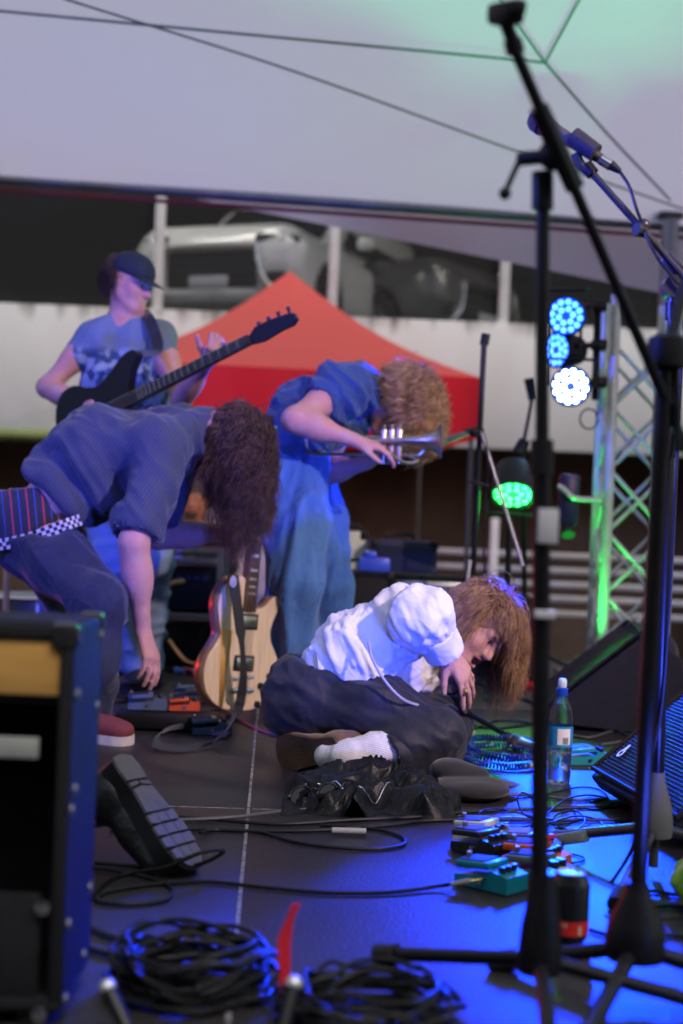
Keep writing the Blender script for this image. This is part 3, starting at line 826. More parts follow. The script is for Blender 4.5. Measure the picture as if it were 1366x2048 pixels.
def tripod(t, base, hub_z, feet, r=.010, leg_m=None, hub=(.032, .018, .13), hub_m=None, cap_m=None):
    hz = vec(base[0], base[1], hub_z)
    MB().lathe([(hub[0], -.02), (hub[0] * 1.05, 0), (hub[0] * .95, hub[2] * .35), (hub[1] * 1.1, hub[2] * .85), (hub[1], hub[2])], hz, n=20).build('hub', hub_m or m_std, t)
    for f in feet:
        f = np.asarray(f, float); d = unit(f - hz); tip = f + vec(0, 0, .012)
        lg = MB().cyl(hz + d * hub[0] * .6, tip, r, n=12).build('leg', leg_m or m_std, t)
        d2 = unit(tip - hz)
        MB().cyl(tip - d2 * .035, tip + d2 * .008, r * 1.5, n=12).build('rubber_foot', cap_m or m_rub, lg)

# A: near stand with empty clip on a long boom
bA = fl(1075, 2030); yA = bA[1]
tA = thing('microphone_stand', bA, 'black boom stand with an empty microphone clip beside the can', 'mic stand')
topA = P(1086, 352, yA + .01); topA[0] += 0
jnA = P(1086, 300, yA + .02)
pole(tA, bA + vec(0, 0, .06), P(1084, 900, yA), .0135); pole(tA, P(1084, 900, yA), topA, .0105, 'upper_pole')
MB().cyl(P(1084, 880, yA), P(1084, 950, yA), .0175, n=16).build('clutch', m_blkp, tA)
MB().cyl(P(1085, 345, yA + .01), P(1085, 420, yA + .01), .0165, n=14).build('boom_socket', m_std, tA)
tripod(tA, bA, .085, [fl(762, 1922), fl(1420, 2026), fl(1110, 2190)], r=.0115)
b0, b1 = P(1028, 95, yA - .10), P(1386, 930, yA + .16)
pole(tA, b0, b1, .0085, 'boom')
MB().cyl(P(1077, 215, yA - .06), P(1150, 375, yA + .0), .0150, n=14).build('boom_sleeve', m_std, tA)
MB().cyl(P(1032, 108, yA - .10), P(1024, 78, yA - .105), .0135, n=14).build('boom_end', m_blkp, tA)
bz = MB().cyl(P(1108, 312, yA - .03), P(1040, 318, yA + .01), .011, n=12); bz.ball(P(1108, 310, yA - .02), .024, 8); bz.build('boom_joint', m_blkp, tA)
hd = MB().cyl(P(1040, 318, yA), P(1010, 385, yA - .02), .0045, n=8); hd.ball(P(1010, 387, yA - .02), .0095, 8); hd.build('tee_handle', m_blk, tA)
# empty clip
ce = P(1012, 28, yA - .115); cd = unit(P(1046, 22, yA - .15) - P(982, 34, yA - .08)); CM = frame(cd, vec(0, 0, 1))
cl = MB().box(ce, (.034, .055, .030), CM, bev=.008); cl.box(ce + CM @ vec(0, .0, .006), (.022, .075, .022), CM, bev=.006); cl.cyl(ce - vec(0, 0, .012), P(1024, 78, yA - .105), .010, n=10)
cl.build('clip', m_blkp, tA)
MB().box(P(1094, 1052, yA - .008), (.03, .03, .052), bev=.002).build('tape_wrap', mat('white_tape', (.55, .54, .56), .7), tA)
MB().box(P(1088, 1228, yA - .010), (.030, .030, .012), bev=.002).build('tape_wrap', mat('white_tape', (.55, .54, .56)), tA)

# C: stand carrying the blue-lit microphone
bC = fl(1306, 1752); yC = bC[1]
tC = thing('microphone_stand', bC, 'boom stand with a pale grey cone hub beside the logo monitor, carrying the microphone', 'mic stand')
jC = P(1346, 575, yC)
pole(tC, bC + vec(0, 0, .02), vec(bC[0], yC, .30), .010, 'foot_post', mat('dull_green_post', (.06, .07, .06), .5))
pole(tC, vec(bC[0], yC, .16), P(1336, 905, yC), .0145); pole(tC, P(1336, 905, yC), P(1345, 640, yC), .0105, 'upper_pole', m_satin)
MB().cyl(P(1334, 915, yC), P(1337, 850, yC), .019, n=14).build('clutch', m_blkp, tC)
MB().cyl(P(1345, 640, yC), P(1346, 605, yC), .016, n=14).build('collar', m_std, tC)
tripod(tC, bC, .105, [fl(1232, 1818), fl(1052, 1688), fl(1480, 1712)], r=.0115, leg_m=mat('stand_leg_metal', (.10, .10, .11), .3, metal=.7), hub=(.036, .016, .115), hub_m=mat('hub_grey', (.15, .15, .145), .45))
jn = MB(); jn.cyl(jC + vec(0, -.022, 0), jC + vec(0, .022, 0), .024, n=20); jn.cyl(jC, P(1346, 610, yC), .011, n=12); jn.build('boom_joint', m_satin, tC)
c0, c1 = P(1186, 348, yC + .04), P(1400, 590, yC - .03)
pole(tC, c0, c1, .0078, 'boom', m_satin)
cj = MB(); cj.box(P(1345, 528, yC + .0), (.045, .03, .03), frame(c1 - c0, vec(0, 0, 1)) @ np.array([[0, 1, 0], [1, 0, 0], [0, 0, 1.]]), bev=.006); cj.build('boom_clamp', m_satin, tC)
cc = MB(); cc.ball(P(1287, 450, yC + .01), .014, 8); cc.cyl(P(1272, 458, yC), P(1286, 462, yC + .01), .014, n=10); cc.build('cable_clip', m_satin, tC)
MB().cyl(P(1186, 348, yC + .04), P(1172, 330, yC + .045), .014, n=14).build('boom_end', m_std, tC)
cpb = MB(); cpb.tube([P(1180, 346, yC + .042), P(1160, 328, yC + .045), P(1152, 308, yC + .048)], .011, n=10); cpb.cyl(P(1146, 274, yC + .05), P(1192, 306, yC + .03), .0225, .020, n=16); cpb.build('clip', m_satin, tC)
MB().box(P(1142, 1676, yC + .14), (.085, .026, .026), frame(unit(fl(1052, 1688) - vec(bC[0], yC, .105)), vec(0, 0, 1)) @ np.array([[0, 1, 0], [1, 0, 0], [0, 0, 1.]]), bev=.004).build('frayed_tape', mat('frayed_tape', (.20, .26, .22), .85, col2=(.42, .46, .42), vscale=160, bump=.6, bscale=300), tC)
mic('microphone', P(1212, 324, yC + .03), P(1060, 232, yC + .10), 'handheld vocal microphone glowing blue in a boom stand clip')
xl = MB(); xl.cyl(P(1212, 324, yC + .03), P(1222, 331, yC + .026), .012, n=14); xl.cyl(P(1222, 331, yC + .026), P(1238, 341, yC + .02), .0115, .006, n=14)
t_ = thing('microphone_cable', P(1222, 331, yC), 'thin cable with silver plug leading from the blue-lit microphone down its boom', 'cable')
MB().cyl(P(1203, 319, yC + .033), P(1222, 331, yC + .026), .0123, n=16).build('plug', m_chrome, t_)
MB().cyl(P(1221, 330, yC + .026), P(1240, 343, yC + .02), .0115, .006, n=14).build('plug_boot', m_blkp, t_)
MB().tube([P(1238, 341, yC + .02), P(1258, 372, yC + .01), P(1272, 415, yC), P(1284, 446, yC), P(1296, 480, yC - .01), P(1318, 520, yC - .02), P(1350, 560, yC - .03), P(1372, 600, yC - .03), P(1362, 760, yC - .02), P(1350, 1000, yC - .03), P(1325, 1400, yC - .02), P(1290, 1560, yC - .04), P(1270, 1680, yC - .03), P(1232, 1752, yC - .06), P(1192, 1800, yC - .12), fl(1215, 1835), fl(1300, 1842), fl(1400, 1832)], .0036, n=8).build('lead', m_cab, t_)

# D: near stand at the right edge
bD = fl(1266, 1985); yD = bD[1]
tD = thing('microphone_stand', bD, 'black stand with bell-shaped black hub and fat clutch, close behind the can', 'mic stand')
pole(tD, vec(bD[0], yD, .05), P(1330, 720, yD), .0135)
k = MB(); k.lathe([(.016, -.03), (.030, -.022), (.032, .0), (.030, .022), (.016, .03)], P(1334, 705, yD), n=20); k.build('clutch', m_blkp, tD)
pole(tD, P(1334, 705, yD), P(1372, 560, yD + .03), .009, 'upper_pole')
tripod(tD, bD, .075, [fl(990, 1938), fl(1160, 2110), fl(1520, 1990)], r=.0125, hub=(.046, .018, .10))
MB().cyl(P(1352, 742, yD - .005), P(1356, 905, yD - .01), .006, n=10).build('stay_rod', m_blk, tD)

# trumpeter's microphone stand
bT = fl(938, 1372); yT = 5.65
tT = thing('microphone_stand', (at(938, 1330, yT)[0], yT, 0), 'slim black boom stand holding a microphone at the trumpet bell', 'mic stand')
x0 = at(938, 1300, yT)[0]
pole(tT, vec(x0, yT, .0), P(968, 690, yT), .0115)
pole(tT, P(962, 862, yT - .02), P(1046, 1132, yT - .1), .0075, 'boom_tail', mat('boom_steel', (.35, .35, .36), .4, metal=.6))
pole(tT, P(968, 690, yT), P(972, 668, yT), .018, 'pole_top', m_blkp)
tripod(tT, vec(x0, yT, 0), .10, [vec(x0 + .3, yT - .1, 0), vec(x0 - .22, yT - .2, 0), vec(x0, yT + .3, 0)], r=.01)
jj = MB(); jj.cyl(P(930, 864, yT - .03), P(966, 862, yT - .01), .014, n=10); jj.ball(P(948, 864, yT - .03), .02, 8); jj.build('boom_joint', m_blkp, tT)
MB().tube([P(940, 962, yT - .06), P(962, 968, yT - .06), P(978, 974, yT - .06)], .006, n=8).build('tee_handle', m_blk, tT)
MB().cyl(P(940, 1120, yT - .01), P(934, 1172, yT - .012), .007, n=8).build('tape_wrap', mat('white_tape', (.55, .54, .56)), tT)
mic('microphone', P(934, 866, yT - .03), P(868, 888, yT - .08), 'black microphone pointing at the bell of the trumpet')
lc = thing('microphone_cable', P(960, 870, yT), 'black lead curving from the trumpet microphone down its stand', 'cable')
MB().tube([P(936, 866, yT - .03), P(952, 856, yT - .04), P(968, 868, yT - .05), P(976, 920, yT - .05), P(972, 1000, yT - .04), P(968, 1120, yT - .03), P(985, 1240, yT), vec(x0 + .25, yT, .01)], .0036, n=8).build('lead', m_cab, lc)
# further stand behind the green light
yF = 6.9; xF = at(1052, 1300, yF)[0]
tF = thing('microphone_stand', (xF, yF, 0), 'black stand with green-tipped microphone clip rising behind the green light', 'mic stand')
pole(tF, vec(xF, yF, .02), P(1046, 890, yF), .0125); pole(tF, P(1046, 890, yF), P(1066, 790, yF), .009, 'boom')
MB().cyl(P(1038, 905, yF), P(1050, 880, yF), .035, .028, n=12).build('clutch', m_blkp, tF)
MB().cyl(P(1066, 800, yF), P(1058, 757, yF), .022, .026, n=12).build('clip', m_blkp, tF)
tripod(tF, vec(xF, yF, 0), .12, [vec(xF + .28, yF, 0), vec(xF - .2, yF - .2, 0), vec(xF - .1, yF + .28, 0)], r=.01)

# ---------------------------------------------------------------- guitar pedals at the front
A_, B_ = unit(vec(.74, -.67, 0)), unit(vec(.67, .74, 0))
PC = fl(908, 1768) + A_ * .0645 + B_ * .0365
def pedal(c, rot, col, label, pad=(.012, .013, .02), knobs=3, kcol=None, kr=.0075, group='effects pedals by the can', sx=1.0, gloss=.32, name='effects_pedal', plain=False):
    c = np.asarray(c, float) * [1, 1, 0]; a = vec(math.cos(rot), math.sin(rot), 0); b = vec(-a[1], a[0], 0); M = np.stack([a, b, vec(0, 0, 1)], 1)
    t = thing(name, c, label, 'effects pedal', group)
    m = mat('pedal_%d' % len(MATS), col, gloss, var=.08, vscale=60, coat=.3)
    q = lambda x, y, z: c + M @ vec(x * sx, y * sx, z * sx)
    MB().box(q(0, 0, .002), (.125 * sx, .07 * sx, .003), M).build('rubber_base', m_rub, t)
    MB().prism([(x * sx, z * sx) for x, z in [(-.0645, .0035), (.0645, .0035), (.0645, .036), (.022, .044), (.018, .030), (-.0645, .022)]], c + M @ vec(0, -.0365 * sx, 0), M, .073 * sx).build('body', m, t)
    tr = MB(); T = M @ np.array([[math.cos(.10), 0, -math.sin(.10)], [0, 1, 0], [math.sin(.10), 0, math.cos(.10)]])
    tr.box(q(-.024, 0, .046), (.082 * sx, .071 * sx, .014 * sx), T, bev=.003); tr.build('treadle', m, t)
    MB().box(q(-.030, 0, .046) + T @ vec(0, 0, .0078 * sx), (.060 * sx, .056 * sx, .003), T, bev=.001).build('tread_pad', mat('pad_%.3f_%.3f' % (pad[0], pad[2]), pad, .6, bump=.3, bscale=300), t)
    MB().lathe([(.0055, 0), (.006, .002), (.006, .012), (.004, .014)], q(-.056, 0, .050), n=14).build('thumb_screw', m_chrome, t)
    for i in range(knobs):
        y = (i - (knobs - 1) / 2) * (.058 / max(1, knobs)); kk = MB().lathe([(kr, 0), (kr, .010), (kr * .85, .0145), (kr * .2, .015)], q(.040, y, .038), n=14)
        kk.build('knob', mat('knob_black', (.012, .012, .014), .3) if kcol is None else mat('knob_c', kcol, .3), t)
    MB().cyl(q(.0, -.0365, .018), q(.0, -.041, .018), .006, n=12).build('jack_socket', m_chrome, t)
    MB().cyl(q(.0, .0365, .018), q(.0, .041, .018), .006, n=12).build('jack_socket', m_chrome, t)
    return t
ra = math.atan2(A_[1], A_[0])
pedal(PC, ra, (.0, .20, .24), 'teal effects pedal with a gold plug lying against its side', pad=(.01, .06, .10), knobs=3)
pedal(PC + B_ * .120 + A_ * .036, ra + .05, (.10, .17, .08), 'dull green effects pedal with big black knobs beside the teal one', knobs=2, kr=.012)
pedal(PC + B_ * .205 - A_ * .030, ra + .1, (.72, .13, .01), 'orange effects pedal with dark foot pad', pad=(.02, .03, .09), knobs=3)
pedal(PC + B_ * .215 - A_ * .178, ra - .1, (.016, .016, .018), 'black effects pedal with chrome screw between the cream and orange ones', pad=(.05, .05, .06), knobs=3)
pedal(PC + B_ * .300 - A_ * .235, ra + .15, (.62, .61, .52), 'cream effects pedal with blue foot pad', pad=(.015, .03, .12), knobs=3)
pedal(PC + B_ * .285 - A_ * .10, ra + .35, (.10, .10, .11), 'dark grey effects pedal tucked behind the orange one', pad=(.16, .16, .18), knobs=2)
pedal(fl(1172, 1528), ra + .9, (.02, .28, .32), 'turquoise effects pedal near the floor monitor and water bottle', group=None, pad=(.02, .10, .25))
# ---------------------------------------------------------------- bottle and can
bb = fl(1117, 1566); bt = thing('water_bottle', bb, 'clear plastic sports bottle with blue cap and blue label', 'bottle')
m_pet = mat('clear_plastic', (.92, .95, .97), .06, var=0, trans=1.0, ior=1.33)
m_pet.node_tree.nodes['Principled BSDF'].inputs['Alpha'].default_value = .62
sh = [(.026, 0), (.0325, .004), (.0335, .03), (.0315, .045), (.0335, .06), (.0335, .095), (.0345, .10), (.0345, .168), (.0335, .175), (.0325, .195), (.027, .218), (.019, .236), (.0145, .243), (.0145, .252)]
MB().lathe(sh, bb, n=32, caps=True).build('shell', m_pet, bt)
MB().lathe([(.0295, .006), (.0315, .03), (.030, .045), (.0315, .06), (.0315, .085)], bb, n=28).build('water', mat('water', (.9, .95, 1), .02, var=0, trans=1.0, ior=1.33), bt)
MB().lathe([(.0350, .106), (.0350, .164)], bb, n=36, caps=False).build('label_wrap', mat('blue_label', (.02, .20, .52), .4, col2=(.03, .32, .62), vscale=40), bt)
lp = MB(); 
for k in range(7):
    th0, th1 = R(-112 + 9 * k), R(-112 + 9 * (k + 1)); r_ = .0354
    lp.add([bb + vec(r_ * math.cos(th0), r_ * math.sin(th0), .113), bb + vec(r_ * math.cos(th1), r_ * math.sin(th1), .113), bb + vec(r_ * math.cos(th1), r_ * math.sin(th1), .158), bb + vec(r_ * math.cos(th0), r_ * math.sin(th0), .158)], [(0, 1, 2, 3)])
lp.build('label_panel', mat('label_white', (.78, .80, .82), .5, var=.05), bt)
br_ = MB()
for k in range(9):
    th0 = R(-88 + 3.0 * k); th1 = th0 + R(1.0 + .7 * (k % 3)); r_ = .0357
    br_.add([bb + vec(r_ * math.cos(th0), r_ * math.sin(th0), .115), bb + vec(r_ * math.cos(th1), r_ * math.sin(th1), .115), bb + vec(r_ * math.cos(th1), r_ * math.sin(th1), .134), bb + vec(r_ * math.cos(th0), r_ * math.sin(th0), .134)], [(0, 1, 2, 3)])
br_.build('barcode', mat('print_dark', (.05, .05, .06), .6, var=0), bt)
MB().lathe([(.0165, .248), (.0170, .250), (.0165, .268), (.012, .271)], bb, n=24).build('cap', mat('blue_cap', (.01, .06, .55), .35, var=.05), bt)
MB().lathe([(.0115, .271), (.0125, .275), (.0125, .291), (.009, .296)], bb, n=20).build('spout', mat('pale_spout', (.55, .68, .85), .35, var=.05), bt)
cb_ = fl(1138, 1882); ct = thing('drink_can', cb_, 'black drink can with red band round its foot', 'can')
MB().lathe([(.024, 0), (.0265, .003), (.0325, .012), (.0331, .016), (.0331, .100), (.0315, .106), (.027, .116), (.0262, .1205)], cb_, n=36).build('wall', mat('can_black', (.010, .010, .011), .3, var=.1, coat=.3), ct)
MB().lathe([(.0333, .017), (.0333, .042)], cb_, n=36, caps=False).build('red_band', mat('can_red', (.62, .03, .025), .35, var=.05), ct)
MB().lathe([(.0262, .1200), (.0268, .1222), (.0255, .1232), (.024, .1195), (.001, .1190)], cb_, n=32).build('lid', mat('can_lid', (.75, .76, .77), .22, metal=1, var=.05), ct)
def can_patch(mb, t0, t1, z0, z1, r_=.0336):
    n_ = 4; vs = [cb_ + vec(r_ * math.cos(R(t0 + (t1 - t0) * i / n_)), r_ * math.sin(R(t0 + (t1 - t0) * i / n_)), z) for z in (z0, z1) for i in range(n_ + 1)]
    mb.add(vs, [(i, i + 1, n_ + 2 + i, n_ + 1 + i) for i in range(n_)])
ink = MB()
for i, (h0, h1, w) in enumerate(((.0335, .0375, 4), (.0330, .0380, 3), (.0335, .0375, 4.5), (.0330, .0380, 3), (.0325, .0385, 4), (.0320, .0388, 5))): can_patch(ink, -158 + i * 9, -158 + i * 9 + w, h0, h1)
can_patch(ink, -72, -62, .0195, .0350)
ink.build('lettering', mat('can_print', (.55, .48, .32), .5, var=.2, vscale=300), ct)
tab = MB().tube([cb_ + vec(.004 + .008 * math.cos(a), .002 + .013 * math.sin(a), .1205) for a in np.linspace(0, 6.28, 12)], .0014, n=6).build('pull_tab', m_chrome, ct)

# ---------------------------------------------------------------- electric guitar
gd = unit(P(516, 1035, 5.03) - P(478, 1420, 4.99)); gx_ = unit(vec(.70, .715, 0)); gx_ = unit(gx_ - gd * (gx_ @ gd)); gn = np.cross(gx_, gd)   # gn: out of the face
if gn[1] > 0: gn = -gn
GO = P(478, 1421, 4.99) - gx_ * .005
GM = np.stack([gx_, -gn, gd], 1); GS = 1.07
def gq(x, z, n=0.0): return GO + (gx_ * x + gd * z) * GS + gn * n
gt = thing('electric_guitar', GO * [1, 1, 0], 'natural wood single-cutaway electric guitar with black strap, held upright', 'electric guitar')
outl = [(0, 0), (.06, .003), (.11, .022), (.15, .062), (.165, .115), (.157, .165), (.132, .205), (.112, .24), (.110, .275), (.122, .31), (.136, .345), (.137, .372), (.122, .383), (.098, .372), (.078, .350), (.050, .338), (.030, .338),
        (.030, .36), (-.030, .435), (-.062, .437), (-.1, .418), (-.126, .38), (-.132, .335), (-.122, .29), (-.111, .255), (-.114, .235), (-.132, .205), (-.157, .165), (-.165, .115), (-.15, .062), (-.11, .022), (-.06, .003)]
op = spl([vec(x, 0, z) for x, z in outl], 4, True)[:, [0, 2]]
def solid(poly, n0, n1, name, m, parent, bev=.004):
    bm = bmesh.new(); base = world_loc(parent)
    f = bm.faces.new([bm.verts.new(Vector(gq(x, z, n0) - base)) for x, z in poly])
    r = bmesh.ops.extrude_face_region(bm, geom=[f])
    for v in r['geom']:
        if isinstance(v, bmesh.types.BMVert): v.co += Vector(gn * (n1 - n0))
    bmesh.ops.recalc_face_normals(bm, faces=bm.faces[:])
    if bev:
        es = [e for e in bm.edges if len(e.link_faces) == 2 and e.calc_face_angle(0) > 1]
        bmesh.ops.bevel(bm, geom=es, offset=bev, segments=2, affect='EDGES', profile=.5)
    me = bpy.data.meshes.new(name); bm.to_mesh(me); bm.free()
    me.polygons.foreach_set('use_smooth', [len(p.vertices) < 8 for p in me.polygons])
    return link_mesh(name, me, m, parent)
m_mah = mat('mahogany_side', (.26, .15, .10), .35, var=.25, vscale=4, stretch=(30, 30, 3), coat=.4)
m_maple = mat('maple_top', (.76, .60, .40), .3, var=.12, vscale=3, stretch=(30, 30, 2.2), coat=.6)
gb = solid(op, -.048, -.004, 'body', m_mah, gt, 0)
solid(op * .995 + [0, .001], -.004, .004, 'top', m_maple, gt, .003)
stripe = [(-.098, .305), (-.075, .30), (-.072, .16), (-.080, .03), (-.092, .03), (-.097, .16)]
solid([(-.113, .262), (-.062, .262), (-.072, .012), (-.088, .012)], .0042, .0050, 'top_stripe', mat('amber_stripe', (.62, .36, .09), .3, coat=.6), gt, 0)
neck = [(-.027, .335), (.027, .335), (.0215, .80), (-.0215, .80)]
solid(neck, -.018, .006, 'neck', m_mah, gt, .004)
fb = solid([(-.027, .325), (.027, .325), (.0212, .80), (-.0212, .80)], .006, .012, 'fretboard', mat('rosewood', (.10, .055, .04), .45, var=.3, vscale=20), gt, .001)
sl = .63
zb = .80
fz = [zb - sl * (1 - 2 ** (-k / 12)) * .95 for k in range(0, 22)]
for k in range(1, 22):
    if fz[k] > .33: MB().cyl(gq(-.026, fz[k], .0125), gq(.026, fz[k], .0125), .0011, n=6).build('fret', m_chrome, fb)
for k in (1, 3, 5, 7, 9, 12, 15, 17, 19, 21):
    z0, z1 = fz[k] + .004, fz[k - 1] - .004
    if z1 > z0 > .33: solid([(-.016, z0), (.016, z0), (.014, z1), (-.014, z1)], .0121, .0128, 'inlay', mat('pearl', (.75, .76, .74), .25, var=.15, vscale=80), fb, 0)
hs = [(-.024, .80), (.024, .80), (.040, .85), (.038, .94), (.030, .985), (.0, .975), (-.030, .985), (-.038, .94), (-.040, .85)]
solid(hs, -.016, .0, 'headstock', mat('headstock_black', (.015, .014, .014), .25, coat=.5), gt, .003)
for s_ in (-1, 1):
    for z in (.86, .90, .94):
        MB().ball(gq(s_ * .052, z, -.008), .009, 6).build('tuner', m_chrome, gt)
for zc in (.292, .155):
    pk = solid([(-.044, zc - .026), (.044, zc - .026), (.044, zc + .026), (-.044, zc + .026)], .004, .008, 'pickup', mat('pickup_ring', (.02, .02, .02), .4), gt, .002)
    solid([(-.034, zc - .018), (.034, zc - .018), (.034, zc + .018), (-.034, zc + .018)], .008, .013, 'cover', mat('nickel', (.62, .60, .55), .28, metal=1, var=.1), pk, .003)
MB().cyl(gq(-.042, .105, .012), gq(.042, .112, .012), .0055, n=10).build('bridge', m_chrome, gt)
MB().cyl(gq(-.046, .068, .014), gq(.046, .068, .014), .008, n=12).build('tailpiece', m_chrome, gt)
for x, z in ((.118, .115), (.083, .083), (.112, .055), (.075, .022)):
    o_ = gq(x, z, .004); MB().lathe([(.0115, 0), (.0125, .002), (.0105, .014), (.003, .015)], o_, np.stack([gx_, gd, gn], 1), n=16).build('knob', mat('knob_black', (.012, .012, .014)), gt)
for i in range(6):
    x = -.018 + .0072 * i
    MB().cyl(gq(x, .068, .020), gq(x * .8, .80, .0155), .0006, n=5).build('string', m_chrome, gt)
# strap
sp_px = [(466, 1150, -.02), (470, 1178, -.055), (477, 1230, -.085), (484, 1290, -.09), (487, 1345, -.08), (484, 1385, -.05), (476, 1420, -.02)]
base_pts = [P(x, y, 4.93 + d * .6) for x, y, d in sp_px]
floor_pts = [fl(452, 1462, .05), fl(428, 1482, .018), fl(392, 1496, .012), fl(345, 1497, .012), fl(312, 1487, .02), fl(326, 1462, .04), fl(372, 1452, .02), fl(420, 1462, .012), fl(455, 1470, .012)]
pth = spl(base_pts + floor_pts, 5)
n_ = len(pth); wid = []
for i, p in enumerate(pth):
    t = i / (n_ - 1); 
    s1 = .024 if t < .1 else (.022 if t < .18 else .010 + .012 * abs(math.cos(3.0 * (t - .05) * math.pi)))
    ax = gx_ if t < .42 else unit(vec(.3, .9, .25))
    wid.append(ax * s1 if t < .42 else ax * .024)
stp = MB().ribbon(pth, wid, .003).build('strap', mat('strap_black', (.012, .012, .016), .65, sheen=.2), gt)
sp0 = P(466, 1163, 4.875); MB().lathe([(.016, 0), (.016, .002), (.012, .003)], sp0, np.stack([gx_, gd * 1.3, gn], 1), n=20).build('strap_badge', mat('badge_grey', (.5, .5, .5), .5, col2=(.15, .15, .16), vscale=90), stp)

# ---------------------------------------------------------------- cables on the deck
def cable(pts, label, r=.0038, m=None, name='cable', z=None, group=None, closed=False, plug=None):
    q = []
    for p in pts:
        h = p[2] if len(p) > 2 else .0
        q.append(fl(p[0], p[1], r + .001 + h))
    if plug:
        t = thing(name, q[0], label, 'cable', group); MB().tube(q, r, n=8, sub=7).build('lead', m or m_cab, t); return t
    return tag(MB().tube(q, r, n=8, sub=7, closed=closed).build(name, m or m_cab), label, 'cable', group)
cable([(190, 1640), (300, 1632), (440, 1640), (560, 1648), (700, 1640), (830, 1634), (960, 1622), (1100, 1617), (1260, 1612), (1380, 1606)], 'long black cable running straight across the deck behind the pedals', .0045)
cable([(180, 1636), (330, 1640, .004), (470, 1634, .004), (590, 1620), (700, 1617), (800, 1612), (880, 1600), (960, 1590), (1060, 1590), (1150, 1600), (1210, 1598)], 'grey cable bending round the jacket on the deck', .0045, m_cabg)
cable([(220, 1662), (380, 1658), (520, 1662), (650, 1660), (780, 1650), (860, 1641), (930, 1640), (1050, 1640), (1180, 1640), (1300, 1640)], 'black cable passing close behind the cream pedal', .0042)
cable([(400, 1666, .01), (430, 1660), (520, 1664), (600, 1686), (720, 1698), (800, 1692), (806, 1676), (770, 1662), (720, 1655), (640, 1650)], 'black cable doubling back in a loop on the open deck', .0040)
tap = MB().cyl(fl(664, 1661, .01), fl(732, 1663, .01), .0075, n=12).build('cable_tape', mat('grey_tape', (.42, .42, .44), .5), None); tag(tap, 'pale grey tape sleeve round a cable on the deck', 'tape')
c = cable([(968, 1757, .022), (930, 1762, .020), (880, 1772, .004), (780, 1785), (660, 1786), (540, 1776), (420, 1764), (310, 1768), (220, 1782), (195, 1800), (250, 1808), (330, 1800), (342, 1776), (300, 1756), (240, 1742), (180, 1735)], 'black guitar cable with gold plug ending at the teal pedal', .0040, plug=True)
g0, g1 = fl(968, 1757, .027), fl(936, 1762, .026)
MB().cyl(g0, g0 + (g1 - g0) * .9, .0035, n=10).build('gold_tip', m_gold, c); MB().cyl(g0 + (g1 - g0) * .9, fl(900, 1769, .020), .0065, .0045, n=12).build('plug_sleeve', m_grey, c)
cable([(180, 1800), (205, 1770), (250, 1748), (330, 1735, .02), (400, 1706, .05), (440, 1700, .05), (445, 1706, .045), (400, 1728, .02), (330, 1738), (250, 1730), (190, 1725)], 'black cable looping up beside the boot sole', .0042)
cable([(170, 1850), (220, 1872), (280, 1890), (330, 1905)], 'short dark cable leading into the coiled cables', .0050)
cable([(160, 1890), (205, 1905), (250, 1915)], 'dark cable end beside the coiled cables', .0050)
cable([(470, 1436), (520, 1460), (560, 1472), (620, 1474)], 'blue cable behind the brown shoe', .0038, mat('cable_blue', (.02, .04, .16), .4))
cable([(470, 1720), (640, 1800)], 'x') if False else None
rs = np.random.RandomState(5)
# tangle of thin power leads behind the pedals
tang = [
 [(975, 1660, .03), (955, 1640, .02), (965, 1622, .03), (1000, 1618, .015), (1060, 1632), (1110, 1650), (1150, 1640), (1140, 1618, .02), (1090, 1625, .02)],
 [(1000, 1650, .03), (1040, 1655, .01), (1070, 1640), (1065, 1600, .03), (1045, 1585, .06), (1035, 1600, .05), (1050, 1630, .02), (1090, 1640)],
 [(1040, 1665, .02), (1090, 1672), (1150, 1660), (1170, 1640, .01), (1150, 1622, .02), (1110, 1632, .02), (1120, 1655, .01), (1180, 1665)],
 [(1060, 1690, .02), (1100, 1700), (1160, 1712), (1165, 1722), (1120, 1730), (1085, 1745)],
 [(1080, 1640, .02), (1130, 1600, .02), (1180, 1590), (1220, 1600), (1200, 1618), (1140, 1612)],
 [(1100, 1645, .015), (1150, 1632, .02), (1195, 1640), (1205, 1660), (1160, 1668), (1110, 1655)],
 [(1060, 1720, .03), (1110, 1760), (1125, 1800), (1100, 1840), (1150, 1850)],
 [(1020, 1600, .0), (1090, 1588), (1160, 1574), (1200, 1580), (1215, 1596), (1180, 1604)]]
for i, p in enumerate(tang):
    tag(MB().tube([fl(q[0], q[1], (q[2] if len(q) > 2 else 0) + .004) for q in p], .0024, n=6, sub=8).build('power_lead', m_cab), 'thin black power lead in the tangle behind the pedals', 'cable', 'thin leads tangled behind the pedals')
pt = thing('power_chain', fl(975, 1640), 'turquoise ribbed plug of a power lead behind the cream pedal', 'plug')
MB().tube([fl(962 + 6 * i, 1641 + 1.2 * i, .04) for i in range(10)], [.0045, .006, .0042, .006, .0042, .006, .0042, .006, .004, .003], n=10, sub=4).build('sleeve', mat('turquoise', (.02, .35, .45), .4), pt)
rtie = [fl(1078, 1722, .035), fl(1084, 1690, .055), fl(1096, 1675, .062), fl(1112, 1672, .05)]
tag(MB().tube(rtie, [.005, .006, .006, .004], n=8).build('cable_tie', mat('red_plastic', (.75, .02, .02), .35)), 'red cable tie bent over by the orange pedal', 'cable tie')
